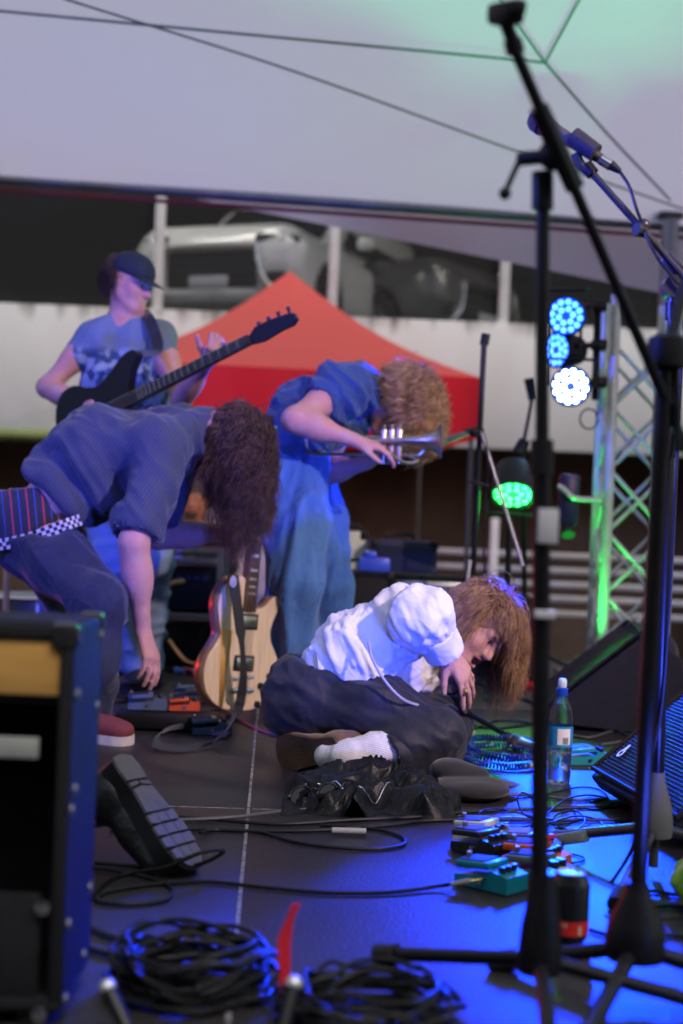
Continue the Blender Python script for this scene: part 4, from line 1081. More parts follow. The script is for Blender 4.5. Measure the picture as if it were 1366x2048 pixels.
# curly blue guitar lead
ck = thing('curly_cable', fl(1000, 1520), 'coiled blue curly guitar lead lying beside the cap', 'cable')
path = spl([fl(x, y, .014) for x, y in ((1075, 1530), (1020, 1533), (960, 1526), (925, 1512), (935, 1494), (990, 1490), (1050, 1498), (1085, 1508))], 60)
for rep, off in ((0, vec(0, 0, 0)), (1, vec(-.012, .06, .012)), (2, vec(.02, .03, .022))):
    s_ = np.arange(len(path)); tg = np.gradient(path, axis=0); tg /= np.linalg.norm(tg, axis=1)[:, None]
    side = np.cross(tg, vec(0, 0, 1)); ph = s_ * .95
    hel = path + off + side * (.0085 * np.cos(ph))[:, None] + np.outer(.0085 * np.sin(ph), vec(0, 0, 1))
    MB().tube(hel, .0026, n=5, spline=False).build('coil', mat('curly_blue', (.01, .05, .32), .35, var=.1), ck)
MB().cyl(fl(1058, 1532, .014), fl(1094, 1527, .014), .009, n=12).build('plug', mat('pale_plug', (.6, .65, .72), .3), ck)
mic('microphone', fl(1098, 1500, .026), fl(1022, 1482, .027), 'silver vocal microphone lying on the deck behind the curly lead', silver=True)
cable([(930, 1500), (1000, 1478), (1070, 1484), (1140, 1472), (1180, 1475), (1230, 1462), (1260, 1478), (1200, 1490)], 'grey cable lying between bottle and rear monitor', .0045, m_cabg)
cable([(940, 1460), (1000, 1440), (1080, 1446), (1130, 1436), (1000, 1456), (930, 1448)], 'dark cable lying under the rear monitor corner', .0045)
cable([(1180, 1860), (1260, 1880), (1340, 1870), (1420, 1880)], 'green-lit cable end trailing off beside the bell-shaped hub', .004)
cable([(1250, 1790), (1300, 1782), (1360, 1790), (1420, 1786)], 'cable lying beneath the grey cone hub', .004)
cable([(1260, 1820), (1330, 1812), (1400, 1818)], 'cable lying just before the grey cone hub', .004)
# coiled cable heaps at the stage front
def heap(c, rx, ry, n, label, seed, r=.0042, hz=.06):
    rg = np.random.RandomState(seed); t = thing('cable_coil', c, label, 'cable')
    for i in range(n):
        q = []; ph = rg.rand() * 6.28; ex, ey = rx * (.72 + .33 * rg.rand()), ry * (.72 + .33 * rg.rand()); ox, oy = (rg.rand(2) - .5) * .035; h0 = .006 + hz * i / n
        for a in np.linspace(0, 6.28 * .985, 16):
            q.append(c * [1, 1, 0] + vec(ox + ex * math.cos(a + ph) + .005 * rg.randn(), oy + ey * math.sin(a + ph) + .005 * rg.randn(), max(.005, h0 + .016 * math.sin(2 * a + ph) * (i / n) + .003 * rg.randn())))
        MB().tube(q, r, n=8, sub=4, closed=True).build('loop', m_cab, t)
    return t
heap(fl(385, 1978), .125, .12, 20, 'thick coil of black cable between the amplifier and the red strip', 1)
heap(fl(735, 2040), .125, .10, 15, 'coil of black cable lying beside the tripod leg', 2, hz=.045)
rtx = [P(565, 1985, 2.1), P(570, 1940, 2.1), P(568, 1890, 2.1), P(576, 1850, 2.1), P(592, 1808, 2.1)]
tag(MB().ribbon(spl(rtx, 5), [unit(vec(1, .2, .15)) * w_ for w_ in np.interp(np.arange(21), [0, 5, 10, 13, 17, 20], [.006, .008, .0105, .0095, .005, .007])], .002).build('velcro_strap', mat('red_velcro', (.62, .01, .03), .7, bump=.4, bscale=300)), 'red velcro strap standing upright from the coiled cable', 'strap')
for (x0, y0, x1, y1, lab) in ((215, 1975, 262, 2075, 'dark tube with silver tip leaning on the cable coil by the amplifier'), (588, 1968, 560, 2080, 'blue-lit tube with silver tip beside the red strap')):
    t = thing('stand_leg', P(x1, y1, 1.98) * [1, 1, 0], lab, 'stand leg'); a, b = P(x0, y0, 2.0), P(x1, y1, 1.96)
    e = unit(b - a); MB().cyl(a, a + e * .14, .011, n=14).build('tube', m_std, t); k = MB(); k.ball(a, .0125, 8); k.build('tip', mat('tip_silver', (.6, .6, .62), .35, metal=.6), t)
# cloth at the right edge, green light painted into its colour
gc = Sdf(); q = P(1408, 1748, 2.75); gM = frame(vec(.3, 1, .1), vec(.7, 0, .7)); gc.box(q + vec(.012, 0, -.01), (.052, .06, .052), gM, rad=.012, k=.02)
gco = thing('folded_cloth', q * [1, 1, 0], 'cloth bundle with green light painted in its colour, resting by the stand at the monitor', 'cloth')
gc.box(q * [1, 1, 0] + vec(.05, 0, .05), (.06, .08, .05), None, rad=.02, k=.03)
soft(gc, 'fabric', mat('green_light_cloth', (.14, .30, .02), .8, var=.4, vscale=18, sheen=.2), gco, .008, 1, [dict(along=(0, .3, 1), freq=22, amp=.015)])

# ---------------------------------------------------------------- combo amplifier, seen from behind
aw, ad, ah = .62, .235, .566
ax1 = at(150, 1300, 2.0)[0]; AC = vec(ax1 - aw / 2, 2.0 + ad / 2, 0)
at_ = thing('guitar_amplifier', AC, 'black combo amplifier with tan rear panel and steel corner screws', 'amplifier')
sh_ = MB()
sh_.box(AC + vec(0, 0, ah - .011), (aw, ad, .022), bev=.007); sh_.box(AC + vec(0, 0, .031), (aw, ad, .022), bev=.007)
sh_.box(AC + vec(aw / 2 - .0105, 0, ah / 2 + .01), (.021, ad, ah - .04), bev=.006); sh_.box(AC + vec(-aw / 2 + .0105, 0, ah / 2 + .01), (.021, ad, ah - .04), bev=.006)
sh_.box(AC + vec(0, ad / 2 - .012, ah / 2), (aw - .03, .014, ah - .05)); sh_.build('cabinet', m_tolex, at_)
zA = lambda py: at(60, py, 2.0)[2]
m_ply = mat('plywood_panel', (.50, .26, .06), .55, col2=(.60, .33, .09), vscale=3, stretch=(2, 20, 20))
xr_ = at(118, 1335, 2.0)[0]; MB().box((xr_ - (aw - .08) / 2, 2.012, (zA(1282) + zA(1392)) / 2), (aw - .08, .012, zA(1282) - zA(1392)), bev=.003).build('rear_panel', m_ply, at_)
MB().box((AC[0], 2.022, (zA(1255) + zA(1400)) / 2), (aw - .04, .01, zA(1245) - zA(1410))).build('chassis_frame', m_blk, at_)
MB().box((at(74, 1500, 2.0)[0] - (aw - .11) / 2, 2.012, (zA(1478) + zA(1520)) / 2), (aw - .11, .008, zA(1478) - zA(1520)), bev=.002).build('info_plate', mat('plate_grey', (.33, .34, .32), .5, var=.15), at_)
MB().box((AC[0] - .01, 2.010, (zA(1790) + .035) / 2), (aw - .05, .014, zA(1790) - .035), bev=.003).build('lower_panel', m_tolex, at_)
MB().lathe([(.13, 0), (.125, .02), (.06, .08), (.055, .11), (.02, .112)], vec(AC[0] - .05, 2.0 + ad - .03, .27), frame(vec(1, 0, 0), vec(0, -1, 0)) @ np.eye(3), n=28).build('speaker_magnet', mat('speaker_dark', (.02, .02, .02), .5), at_)
for px, py in ((85, 1815), (78, 2030)):
    p = at(px, py, 1.998); MB().lathe([(.0115, 0), (.0105, .003), (.004, .005)], p, np.stack([vec(1, 0, 0), vec(0, 0, 1), vec(0, -1, 0)], 1), n=16).build('screw', m_chrome, at_)
xs = AC[0] + aw / 2 + .0005
for y_, py in ((2.03, 1390), (2.20, 1412), (2.04, 1580), (2.02, 1622), (2.20, 1775), (2.03, 1850), (2.17, 1910), (2.03, 2000), (2.21, 1270)):
    z_ = at(175, py, y_)[2]; MB().lathe([(.009, 0), (.008, .0025), (.003, .004)], (xs, y_, z_), np.stack([vec(0, 1, 0), vec(0, 0, 1), vec(1, 0, 0)], 1), n=14).build('rivet', mat('dull_rivet', (.22, .22, .24), .4, metal=.7), at_)
for y_ in (2.012, 2.0 + ad - .012):
    for z_ in (.565,):
        MB().box((AC[0] + aw / 2 - .016, y_, z_ - .014), (.04, .032, .04), bev=.010).build('corner_guard', mat('corner_black', (.02, .02, .022), .25, coat=.4), at_)
for sx_ in (-1, 1):
    for y_ in (2.03, 2.2): MB().cyl((AC[0] + sx_ * .26, y_, 0), (AC[0] + sx_ * .26, y_, .022), .016, n=12).build('foot', m_rub, at_)

# ================================================================== PEOPLE
def skin(name, col): return mat(name, col, .55, col2=(col[0] * 1.02, col[1] * .78, col[2] * .72), vscale=30, detail=7, bump=.22, bscale=150, sss=.10, spec=.35)
sk_a = skin('skin_pale', (.60, .36, .28)); sk_b = skin('skin_warm', (.55, .32, .24)); sk_c = skin('skin_orange_light', (.62, .28, .15))  # last one: onlookers' skin tinted orange in place of warm light

def put_hand(s, wr, d, pn, curl=(.3, .35, .4, .45), spread=.12, thumb=.6, side=1, sc=1.0, thumb_in=0.3):
    """hand in field s. wr wrist, d direction wrist->knuckles, pn palm normal (the way the palm faces), side=+1: thumb on d x pn side"""
    d = unit(d); pn = unit(np.asarray(pn, float) - d * (np.asarray(pn, float) @ d)); lat = np.cross(d, pn) * side     # lat: towards the thumb
    L = lambda a, l, p: np.asarray(wr) + (d * a + lat * l + pn * p) * sc
    kn = [L(.088, .030, -.004), L(.092, .010, -.006), L(.088, -.010, -.005), L(.080, -.028, -.001)]
    for i, k in enumerate(kn):
        s.cone(L(.0, .012 - .008 * i, 0), k, .0155 * sc, .0125 * sc, k=.014)
    s.cone(L(.015, .004, .004), L(.07, .004, .006), .019 * sc, .016 * sc, k=.014)
    lens = [(.042, .026, .020), (.047, .030, .021), (.043, .028, .021), (.034, .021, .019)]
    for i, k in enumerate(kn):
        th = 0.0; p = k; a0 = spread * (1.5 - i)
        base = unit(d * math.cos(a0) + lat * math.sin(a0))
        rad = (.0098, .0098, .0094, .0083)[i] * sc
        for j, l in enumerate(lens[i]):
            th += curl[i] * (1.0, 1.15, .75)[j]
            dr = base * math.cos(th) + pn * math.sin(th)
            q = p + dr * l * sc
            s.cone(p, q, rad * (1 - .06 * j), rad * (.95 - .08 * j), k=.004); p = q
    t0 = L(.022, .020, .006); tdir = unit(d * math.cos(thumb) + lat * math.sin(thumb) + pn * thumb_in)
    t1 = t0 + tdir * .040 * sc; td2 = unit(tdir + d * .35 + pn * thumb_in * .6); t2 = t1 + td2 * .031 * sc; t3 = t2 + unit(td2 + d * .25) * .026 * sc
    s.cone(t0, t1, .0165 * sc, .0125 * sc, k=.012); s.cone(t1, t2, .0115 * sc, .0105 * sc, k=.004); s.cone(t2, t3, .0105 * sc, .0085 * sc, k=.004)

def put_head(s, c, f, u, neck, mouth=0.0, sc=1.0):
    H = frame(f, u); q = lambda x, y, z: np.asarray(c) + H @ (vec(x, y, z) * sc)
    s.ell(q(0, -.012, .028), np.array((.076, .096, .088)) * sc, H, k=.02)
    s.ell(q(0, .028, -.040), np.array((.056, .062, .076)) * sc, H, k=.035)
    s.ell(q(0, .062, -.098), np.array((.026, .022, .018)) * sc, H, k=.03)
    for x in (-1, 1):
        s.ell(q(x * .038, .052, -.030), np.array((.024, .026, .028)) * sc, H, k=.025)
        s.cone(q(x * .06, -.01, -.05), q(x * .028, .055, -.098), .018 * sc, .014 * sc, k=.03)
        s.ell(q(x * .076, -.008, -.008), np.array((.010, .022, .031)) * sc, H, k=.008)
    s.cone(q(-.042, .074, .016), q(.042, .074, .016), .013 * sc, k=.018)
    for x in (-1, 1): s.ell(q(x * .031, .096, -.004), np.array((.018, .016, .011)) * sc, H, k=.012, op='s')
    for x in (-1, 1): s.ell(q(x * .031, .073, -.005), .0135 * sc, k=.003)
    s.cone(q(0, .084, .004), q(0, .104, -.036), .0075 * sc, .0125 * sc, k=.012)
    for x in (-1, 1): s.ell(q(x * .012, .095, -.039), .0085 * sc, k=.008)
    s.cone(q(-.020, .082, -.060), q(.020, .082, -.060), .0068 * sc, k=.007)
    s.cone(q(-.018, .080, -.074 - mouth * .6), q(.018, .080, -.074 - mouth * .6), .0075 * sc, k=.008)
    if mouth: s.ell(q(0, .090, -.067 - mouth * .3), np.array((.019, .022, .006 + mouth * .45)) * sc, H, k=.005, op='s')
    s.cone(q(0, -.025, -.055), neck, .052 * sc, .060, k=.03)
    return H, q

def limb(s, a, b, r0, r1, bulge=0, k=.03, n=.35):
    s.cone(a, b, r0, r1, k=k)
    if bulge: 
        a, b = np.asarray(a), np.asarray(b); m = a + (b - a) * n; d = unit(b - a); M = frame(np.cross(d, vec(.2, 1, .3)), d)
        s.ell(m, (r0 + bulge * .6, r0 + bulge * .6, np.linalg.norm(b - a) * .3), np.stack([M[:, 0], M[:, 1], d], 1), k=k)

def shoe(parent, heel, toe, up, label=None, upper=None, sole=None, name='shoe', w=.047, h=.075, thick=.022, collar=None):
    heel, toe = np.asarray(heel, float), np.asarray(toe, float); d = unit(toe - heel); u = unit(np.asarray(up, float) - d * (np.asarray(up, float) @ d)); l = np.cross(d, u); Ls = np.linalg.norm(toe - heel)
    M = np.stack([l, d, u], 1); q = lambda x, y, z: heel + M @ vec(x, y * Ls, z)
    s = Sdf(); 
    s.ell(q(0, .16, h * .55 + thick * .6), (w * .78, Ls * .17, h * .62), M, k=.03).ell(q(0, .5, h * .42 + thick * .6), (w * .85, Ls * .28, h * .52), M, k=.04).ell(q(0, .80, h * .32 + thick * .6), (w, Ls * .21, h * .42), M, k=.03)
    s.cone(q(0, .16, h * .6), q(0, .14, h * 1.35), w * .82, w * .72, k=.03)
    s.cut(q(0, 0, thick * .7), -u)
    t = soft(s, name, upper, parent, .006, 2)
    b = MB(); pl = [(-w * .62, .03), (-w * .74, .12), (-w * .70, .35), (-w * .9, .62), (-w * 1.02, .78), (-w * .8, .95), (0, 1.005), (w * .8, .95), (w * 1.02, .78), (w * .9, .62), (w * .70, .35), (w * .74, .12), (w * .62, .03), (0, -.005)]
    pl = spl([vec(x, y, 0) for x, y in pl], 4, True); n = len(pl)
    vs = [q(x, y, 0) for x, y, _ in pl] + [q(x, y, thick) for x, y, _ in pl]
    b.add(vs, [tuple(range(n)), tuple(range(n, 2 * n))[::-1]] + [(i, (i + 1) % n, n + (i + 1) % n, n + i) for i in range(n)])
    b.build('sole', sole, t)
    return t, q

def strands(name, roots, dirs, H, c, material, parent, steps=16, length=.3, grav=(0, 0, -1), gk=.35, curl=0.0, freq=6.0, rad=.0022, seed=1, clump=None, keep=None, flow=None, lenvar=.25, taper=.25, rs=(.084, .104, .096), hc=(0, -.012, .028), clear=None):
    """hair: many tapered strands simulated together, hugging the head and falling"""
    rg = np.random.RandomState(seed); N = len(roots); pos = roots.copy(); d = dirs.copy(); out = [pos.copy()]
    L = length * (1 + lenvar * (rg.rand(N) * 2 - 1)); st_ = (L / (steps - 1))[:, None]; g = np.asarray(grav, float)
    cen = np.asarray(c) + H @ vec(*hc); ra = np.array(rs)
    lift = 1.0 + .14 * rg.rand(N)
    for i in range(steps - 1):
        gv = g + (rg.rand(N, 3) - .5) * .25
        fv = gv if flow is None else gv * .5 + flow(pos) * .5
        d = d * (1 - gk) + fv * gk; d /= np.linalg.norm(d, axis=1)[:, None] + 1e-9
        pos = pos + d * st_
        loc = (pos - cen) @ H; k = np.sqrt(((loc / ra) ** 2).sum(1)) / lift
        m = k < 1
        loc[m] /= k[m][:, None]; npos = cen + loc @ H.T
        d[m] = d[m] * .5 + (npos - pos)[m] / st_[m] * .5; pos = npos
        out.append(pos.copy())
    Pth = np.stack(out, 1)                       # N, steps, 3
    if curl:
        t = np.linspace(0, 1, steps); ph = rg.rand(N)[:, None] * 6.28; fr = freq * (.7 + .6 * rg.rand(N))[:, None]
        tg = np.gradient(Pth, axis=1); tg /= np.linalg.norm(tg, axis=2)[..., None] + 1e-9
        r1 = np.cross(tg, vec(.3, .8, .52)); r1 /= np.linalg.norm(r1, axis=2)[..., None] + 1e-9; r2 = np.cross(tg, r1)
        am = curl * np.minimum(1, t * 3)[None, :] * (.5 + rg.rand(N)[:, None])
        Pth = Pth + r1 * (am * np.cos(ph + fr * t * 6.28))[..., None] + r2 * (am * np.sin(ph + fr * t * 6.28))[..., None]
    if clear is not None:                        # keep a tunnel free (hair tucked away from the face)
        o_, ax_, rc_ = clear; w = Pth - o_; al = w @ ax_; pr = np.linalg.norm(w - al[..., None] * ax_, axis=2)
        Pth = Pth[~((al > -.01) & (al < .4) & (pr < rc_)).any(1)]
    return tubes(name, Pth, rad, taper, material, parent)
def tubes(name, Pth, rad, taper, material, parent, sides=3):
    N, S, _ = Pth.shape
    tg = np.gradient(Pth, axis=1); tg /= np.linalg.norm(tg, axis=2)[..., None] + 1e-9
    r1 = np.cross(tg, vec(.21, .33, .92)); r1 /= np.linalg.norm(r1, axis=2)[..., None] + 1e-9; r2 = np.cross(tg, r1)
    rr = rad * (1 - (1 - taper) * np.linspace(0, 1, S) ** 2)[None, :, None]
    rings = [Pth + rr * (math.cos(6.283 * k / sides) * r1 + math.sin(6.283 * k / sides) * r2) for k in range(sides)]
    V = np.stack(rings, 2).reshape(-1, 3)
    i = np.arange(N)[:, None, None] * S * sides + np.arange(S - 1)[None, :, None] * sides; k = np.arange(sides)[None, None, :]; k2 = (k + 1) % sides
    Q = np.stack([i + k, i + k2, i + sides + k2, i + sides + k], -1).reshape(-1, 4)
    return build_arrays(name, V, Q, material, parent)
def scalp(c, H, n, seed, region, locks=60, jitter=.016, rs=(.080, .100, .092), hc=(0, -.012, .028)):
    """roots on the scalp gathered in locks; region(local unit dir)->bool"""
    rg = np.random.RandomState(seed); cen = []
    while len(cen) < locks:
        v = rg.randn(3); v /= np.linalg.norm(v)
        if region(v): cen.append(v)
    cen = np.array(cen)[rg.randint(0, locks, n)] + rg.randn(n, 3) * jitter / .09
    cen /= np.linalg.norm(cen, axis=1)[:, None]
    loc = cen * np.array(rs)
    return np.asarray(c) + (loc + vec(*hc)) @ H.T, cen @ H.T
def hair_mat(name, c1, c2, rough=.38):
    return mat(name, c1, rough, col2=c2, vscale=22, detail=5, spec=.5)
def skullcap(name, c, H, material, parent, cutdir=None, rs=(.081, .101, .093), hc=(0, -.012, .028), extra=None, h=.007):
    s = Sdf(); s.ell(np.asarray(c) + H @ vec(*hc), rs, H, k=.01)
    s.cut(np.asarray(c) + H @ vec(0, .075, .02), H @ vec(0, .55, -.8)); s.cut(np.asarray(c) + H @ vec(0, 0, -.055), H @ vec(0, 0, -1))
    return soft(s, name, material, parent, h, 1)

# ---------------------------------------------------------------- 1. singer lying on the deck
lyb = fl(700, 1545)
p1 = thing('person', (P(720, 1400, 4.2)[0], 4.2, 0), 'person lying propped on the deck in a white shirt, reaching down with open mouth', 'person')
s = Sdf()
hipR, hipL = P(628, 1382, 4.22), P(652, 1425, 4.46); mR, mL = P(715, 1312, 4.20), P(738, 1350, 4.46); shR, shL = P(806, 1246, 4.22), P(836, 1300, 4.50); nk = P(872, 1262, 4.38)
s.chain([hipR, mR, shR], [.095, .088, .072], k=.06).chain([hipL, mL, shL], [.095, .088, .072], k=.06); s.cone(shR, shL, .07, k=.06); s.cone((shR + shL) / 2, nk, .07, .055, k=.05)
elR, wrR = P(850, 1226, 4.05), P(897, 1302, 4.12)
limb(s, shR, elR, .05, .042, .004); limb(s, elR, wrR, .042, .026, .006)
elL, wrL = P(878, 1392, 4.78), P(893, 1440, 4.93)
limb(s, shL, elL, .05, .042); limb(s, elL, wrL, .04, .026, .004)
put_hand(s, wrR, P(925, 1348, 4.13) - wrR, vec(-.45, .55, -.30), curl=(.16, .22, .24, .28), spread=.20, thumb=.75, side=-1, sc=.98)
put_hand(s, wrL, vec(.55, -.25, -.28), vec(-.2, .0, -1), curl=(.2, .2, .2, .25), spread=.15, side=1)
knR, anR = P(872, 1480, 4.06), P(705, 1512, 3.97); knL, anL = P(888, 1448, 4.40), P(680, 1488, 4.24)
limb(s, hipR, knR, .085, .058); limb(s, knR, anR, .055, .038, .008); limb(s, hipL, knL, .085, .058); limb(s, knL, anL, .055, .038)
hc1 = P(955, 1258, 4.40); H1, q1 = put_head(s, hc1, vec(.54, -.65, -.54), vec(.70, .10, .70), nk, mouth=.022)
soft(s, 'body', sk_a, p1, .0055, 2)
for x in (-1, 1):
    MB().ball(q1(x * .031, .0795, -.005), .0082, 8).build('eye', mat('eye_dark', (.02, .015, .012), .15, var=0), p1)
    MB().tube([q1(x * .016, .090, .012), q1(x * .034, .088, .018), q1(x * .050, .076, .013)], [.0035, .0045, .002], n=6).build('eyebrow', mat('brow', (.10, .055, .03), .6), p1)
    MB().tube([q1(x * .019, .086, .001), q1(x * .031, .0885, .0035), q1(x * .044, .080, .0)], .0022, n=6).build('eyelid', mat('lid_dark', (.10, .05, .05), .5), p1)
MB().ball(q1(0, .074, -.072), (.016, .014, .014), 8, H1).build('mouth_inside', mat('mouth_dark', (.06, .012, .014), .4, var=0), p1)
MB().tube([q1(-.020, .084, -.062), q1(0, .0905, -.0585), q1(.020, .084, -.062)], .0042, n=8).build('lip', mat('lip_pink', (.48, .17, .15), .4), p1)
MB().tube([q1(-.018, .082, -.090), q1(0, .0885, -.0925), q1(.018, .082, -.090)], .0046, n=8).build('lip', mat('lip_pink', (.48, .17, .15), .4), p1)
# shirt
sh = Sdf()
sh.chain([P(655, 1352, 4.22), mR, shR], [.088, .114, .085], k=.07).chain([P(672, 1392, 4.46), mL, shL], [.088, .112, .088], k=.07); sh.cone(shR, shL, .082, k=.06)
sh.cone((shR + shL) / 2, nk + unit(nk - (shR + shL) / 2) * .0, .085, .068, k=.05)
sh.cone(P(745, 1358, 4.28), P(800, 1340, 4.36), .07, .07, k=.06); sh.cone(P(800, 1340, 4.36), P(848, 1335, 4.50), .07, .06, k=.05)
sh.cone(P(720, 1378, 4.22), P(770, 1382, 4.26), .030, .026, k=.05); sh.cone(P(800, 1378, 4.36), P(846, 1352, 4.48), .034, .03, k=.05)
sh.ell(P(806, 1234, 4.17), .082, k=.04).ell(P(846, 1238, 4.05), .084, k=.04); sh.cone(P(846, 1234, 4.04), P(868, 1262, 4.07), .076, .054, k=.04)
sh.cone(shL, elL, .07, .062, k=.03)
sh.cut(P(622, 1330, 4.3), unit(P(612, 1348, 4.3) - P(720, 1312, 4.3)))
m_shirt = mat('white_shirt', (.80, .80, .80), .75, var=.05, vscale=9, bump=.15, bscale=260, sheen=.2, wr=.28, wrs=9)
tdir = unit(shR - hipR)
soft(sh, 'shirt', m_shirt, p1, .0065, 2, [dict(along=(.35, .2, -.9), freq=15, amp=.020, along_f=.22, seed=3), dict(along=(.45, -.3, -.85), freq=30, amp=.011, along_f=.16, seed=9), dict(along=(.45, -.3, -.85), freq=60, amp=.004, along_f=.2, seed=19)])
cu = Sdf(); ca, cb2 = P(868, 1264, 4.06), P(890, 1304, 4.105); cu.cone(ca, cb2, .060, .060, k=.01); cu.cut(ca, -unit(cb2 - ca)); cu.cut(cb2, unit(cb2 - ca)); cu.cone(ca + (cb2 - ca) * .35, cb2 + (cb2 - ca) * .6, .050, .052, k=.004, op='s')
soft(cu, 'cuff', m_shirt, p1, .0055, 1, [dict(along=(.5, 0, -.8), freq=20, amp=.006)])
# trousers
m_trs = mat('navy_trousers', (.011, .013, .023), .62, var=.25, vscale=10, bump=.12, bscale=300, sheen=.15, wr=.22, wrs=8)
tr = Sdf()
tr.chain([P(640, 1362, 4.24), hipR, P(608, 1418, 4.22)], [.085, .112, .10], k=.06).chain([P(668, 1398, 4.46), hipL], [.088, .112], k=.06); tr.cone(hipR, hipL, .11, k=.06)
tr.chain([P(612, 1412, 4.2), P(740, 1422, 4.13), knR], [.115, .104, .092], k=.05).chain([hipL, P(780, 1430, 4.42), knL], [.112, .10, .088], k=.05)
tr.chain([knR, P(800, 1500, 4.01)], [.086, .076], k=.03); tr.chain([knL, anL], [.085, .075], k=.04)
tr.cone(P(812, 1506, 4.01), P(770, 1510, 3.99), .055, .056, k=.004, op='s')
tr.cut(P(645, 1334, 4.3), vec(.38, 0, .92), rad=.19)
soft(tr, 'trousers', m_trs, p1, .0065, 2, [dict(along=(.9, -.3, -.25), freq=12, amp=.018, along_f=.22, seed=5), dict(along=(.7, -.2, -.5), freq=26, amp=.008, along_f=.3, seed=8)])
bl_ = Sdf(); bl_.cone(P(600, 1330, 4.24), P(690, 1366, 4.14), .012, k=.01)
belt_pts = [P(586, 1322, 4.36), P(604, 1312, 4.24), P(640, 1322, 4.12), P(680, 1352, 4.085), P(706, 1378, 4.12)]
# sock and shoes
sk = Sdf(); k0, k1 = P(796, 1502, 4.005), P(690, 1512, 3.96); sk.chain([k0, P(750, 1502, 3.985), k1], [.052, .050, .040], k=.02); sk.cut(P(792, 1502, 4.0), unit(k0 - k1)); sk.cone(P(700, 1510, 3.965), P(655, 1512, 3.99), .04, .035, k=.02)
so = soft(sk, 'sock', stripes_mat('white_sock', (.72, .73, .75), [((.45, .48, .55), .006, .002, 0)], tuple(unit(k0 - k1) * .2 + vec(0, .2, .95)), .85, .2), p1, .006, 1, [dict(along=(0, .2, 1), freq=30, amp=.005)])
for i, dx in enumerate((0, 17)):
    a = P(697 + dx, 1512 - dx * .1, 3.97); MB().lathe([(.0455, -.004), (.0465, 0), (.0455, .004)], a, frame(vec(0, 1, .1), unit(k0 - k1)) @ np.eye(3), n=28, caps=False).build('sock_stripe', mat('sock_grey', (.30, .33, .40), .9), so)
m_suede = mat('brown_suede', (.12, .065, .035), .8, var=.3, vscale=22, bump=.3, bscale=240, sheen=.3)
m_lsole = mat('brown_sole', (.13, .068, .035), .7, col2=(.055, .032, .02), vscale=10, bump=.3, bscale=150)
shoe(p1, P(676, 1502, 3.945), P(553, 1506, 4.10), vec(.55, .72, .10), upper=m_suede, sole=m_lsole, w=.052, thick=.018)
shoe(p1, P(668, 1478, 4.22), P(592, 1470, 4.42), vec(.5, .75, .2), upper=m_suede, sole=m_lsole, w=.048, thick=.018)
# hair
hm1 = hair_mat('hair_light_brown', (.20, .095, .045), (.50, .30, .14))
skullcap('scalp_hair', hc1, H1, hm1, p1)
reg = lambda v: (v[2] > -.15 and v[1] < .72) or v[2] > .55
ro, di = scalp(hc1, H1, 5200, 3, reg, 150, .017)
ldir = (ro - (hc1 + H1 @ vec(0, -.012, .028))) @ H1
part = H1 @ vec(0, .0, 1.0)
strands('hair', ro, di * .35 + (H1 @ vec(0, .25, -.15)) * .8, H1, hc1, hm1, p1, 18, .172, (-.06, .03, -1), .24, .008, 1.3, .0011, 5, lenvar=.5, clear=(q1(-.005, .065, -.035), unit(vec(-.20, -.97, -.12)), .082))
ro2, di2 = scalp(hc1, H1, 800, 8, lambda v: v[1] > .35 and v[2] > .45, 30, .012)
strands('fringe', ro2, di2 * .3 + (H1 @ vec(.2, .8, -.4)), H1, hc1, hm1, p1, 12, .11, (.35, .1, -1), .3, .004, 1.5, .0012, 6, lenvar=.3, clear=(q1(0, .06, -.05), unit(vec(-.20, -.97, -.12)), .058))
ro3, di3 = scalp(hc1, H1, 1700, 31, lambda v: v[0] > .1 and v[2] > -.25 and v[1] < .55, 60, .014)
strands('side_hair', ro3, di3 * .35 + (H1 @ vec(0, -.3, -.4)), H1, hc1, hm1, p1, 16, .17, (-.42, .06, -.9), .22, .005, 1.3, .0012, 33, lenvar=.3, clear=(q1(0, .065, -.045), unit(vec(-.20, -.97, -.12)), .050))
MB().cyl(P(926, 1384, 4.10), P(931, 1384, 4.105), .0115, n=14).build('ring', m_gold, p1)
# microphone in the fingers, its boom lying on the deck, necklace cable
tm = mic('microphone', P(928, 1424, 4.22), P(900, 1368, 4.14), 'dark microphone dangling in the fingers of the lying singer')
fb_ = thing('fallen_boom', fl(1020, 1478), 'black boom arm toppled on the deck beneath the lying singer', 'boom arm')
MB().cyl(P(912, 1412, 4.26), fl(1022, 1476, .02), .009, n=12).build('tube', m_std, fb_); MB().cyl(fl(1012, 1472, .026), fl(1030, 1480, .012), .016, n=12).build('end_clutch', m_blkp, fb_)
tag(MB().tube([P(737, 1285, 4.02), P(745, 1318, 3.99), P(770, 1362, 3.99), P(805, 1398, 4.00), P(842, 1412, 4.05), P(872, 1418, 4.18), P(898, 1410, 4.22), P(925, 1425, 4.22)], .0042, n=8).build('white_cable', mat('pale_cable', (.42, .40, .42), .5)), 'pale cable hanging across the white shirt to the microphone', 'cable')

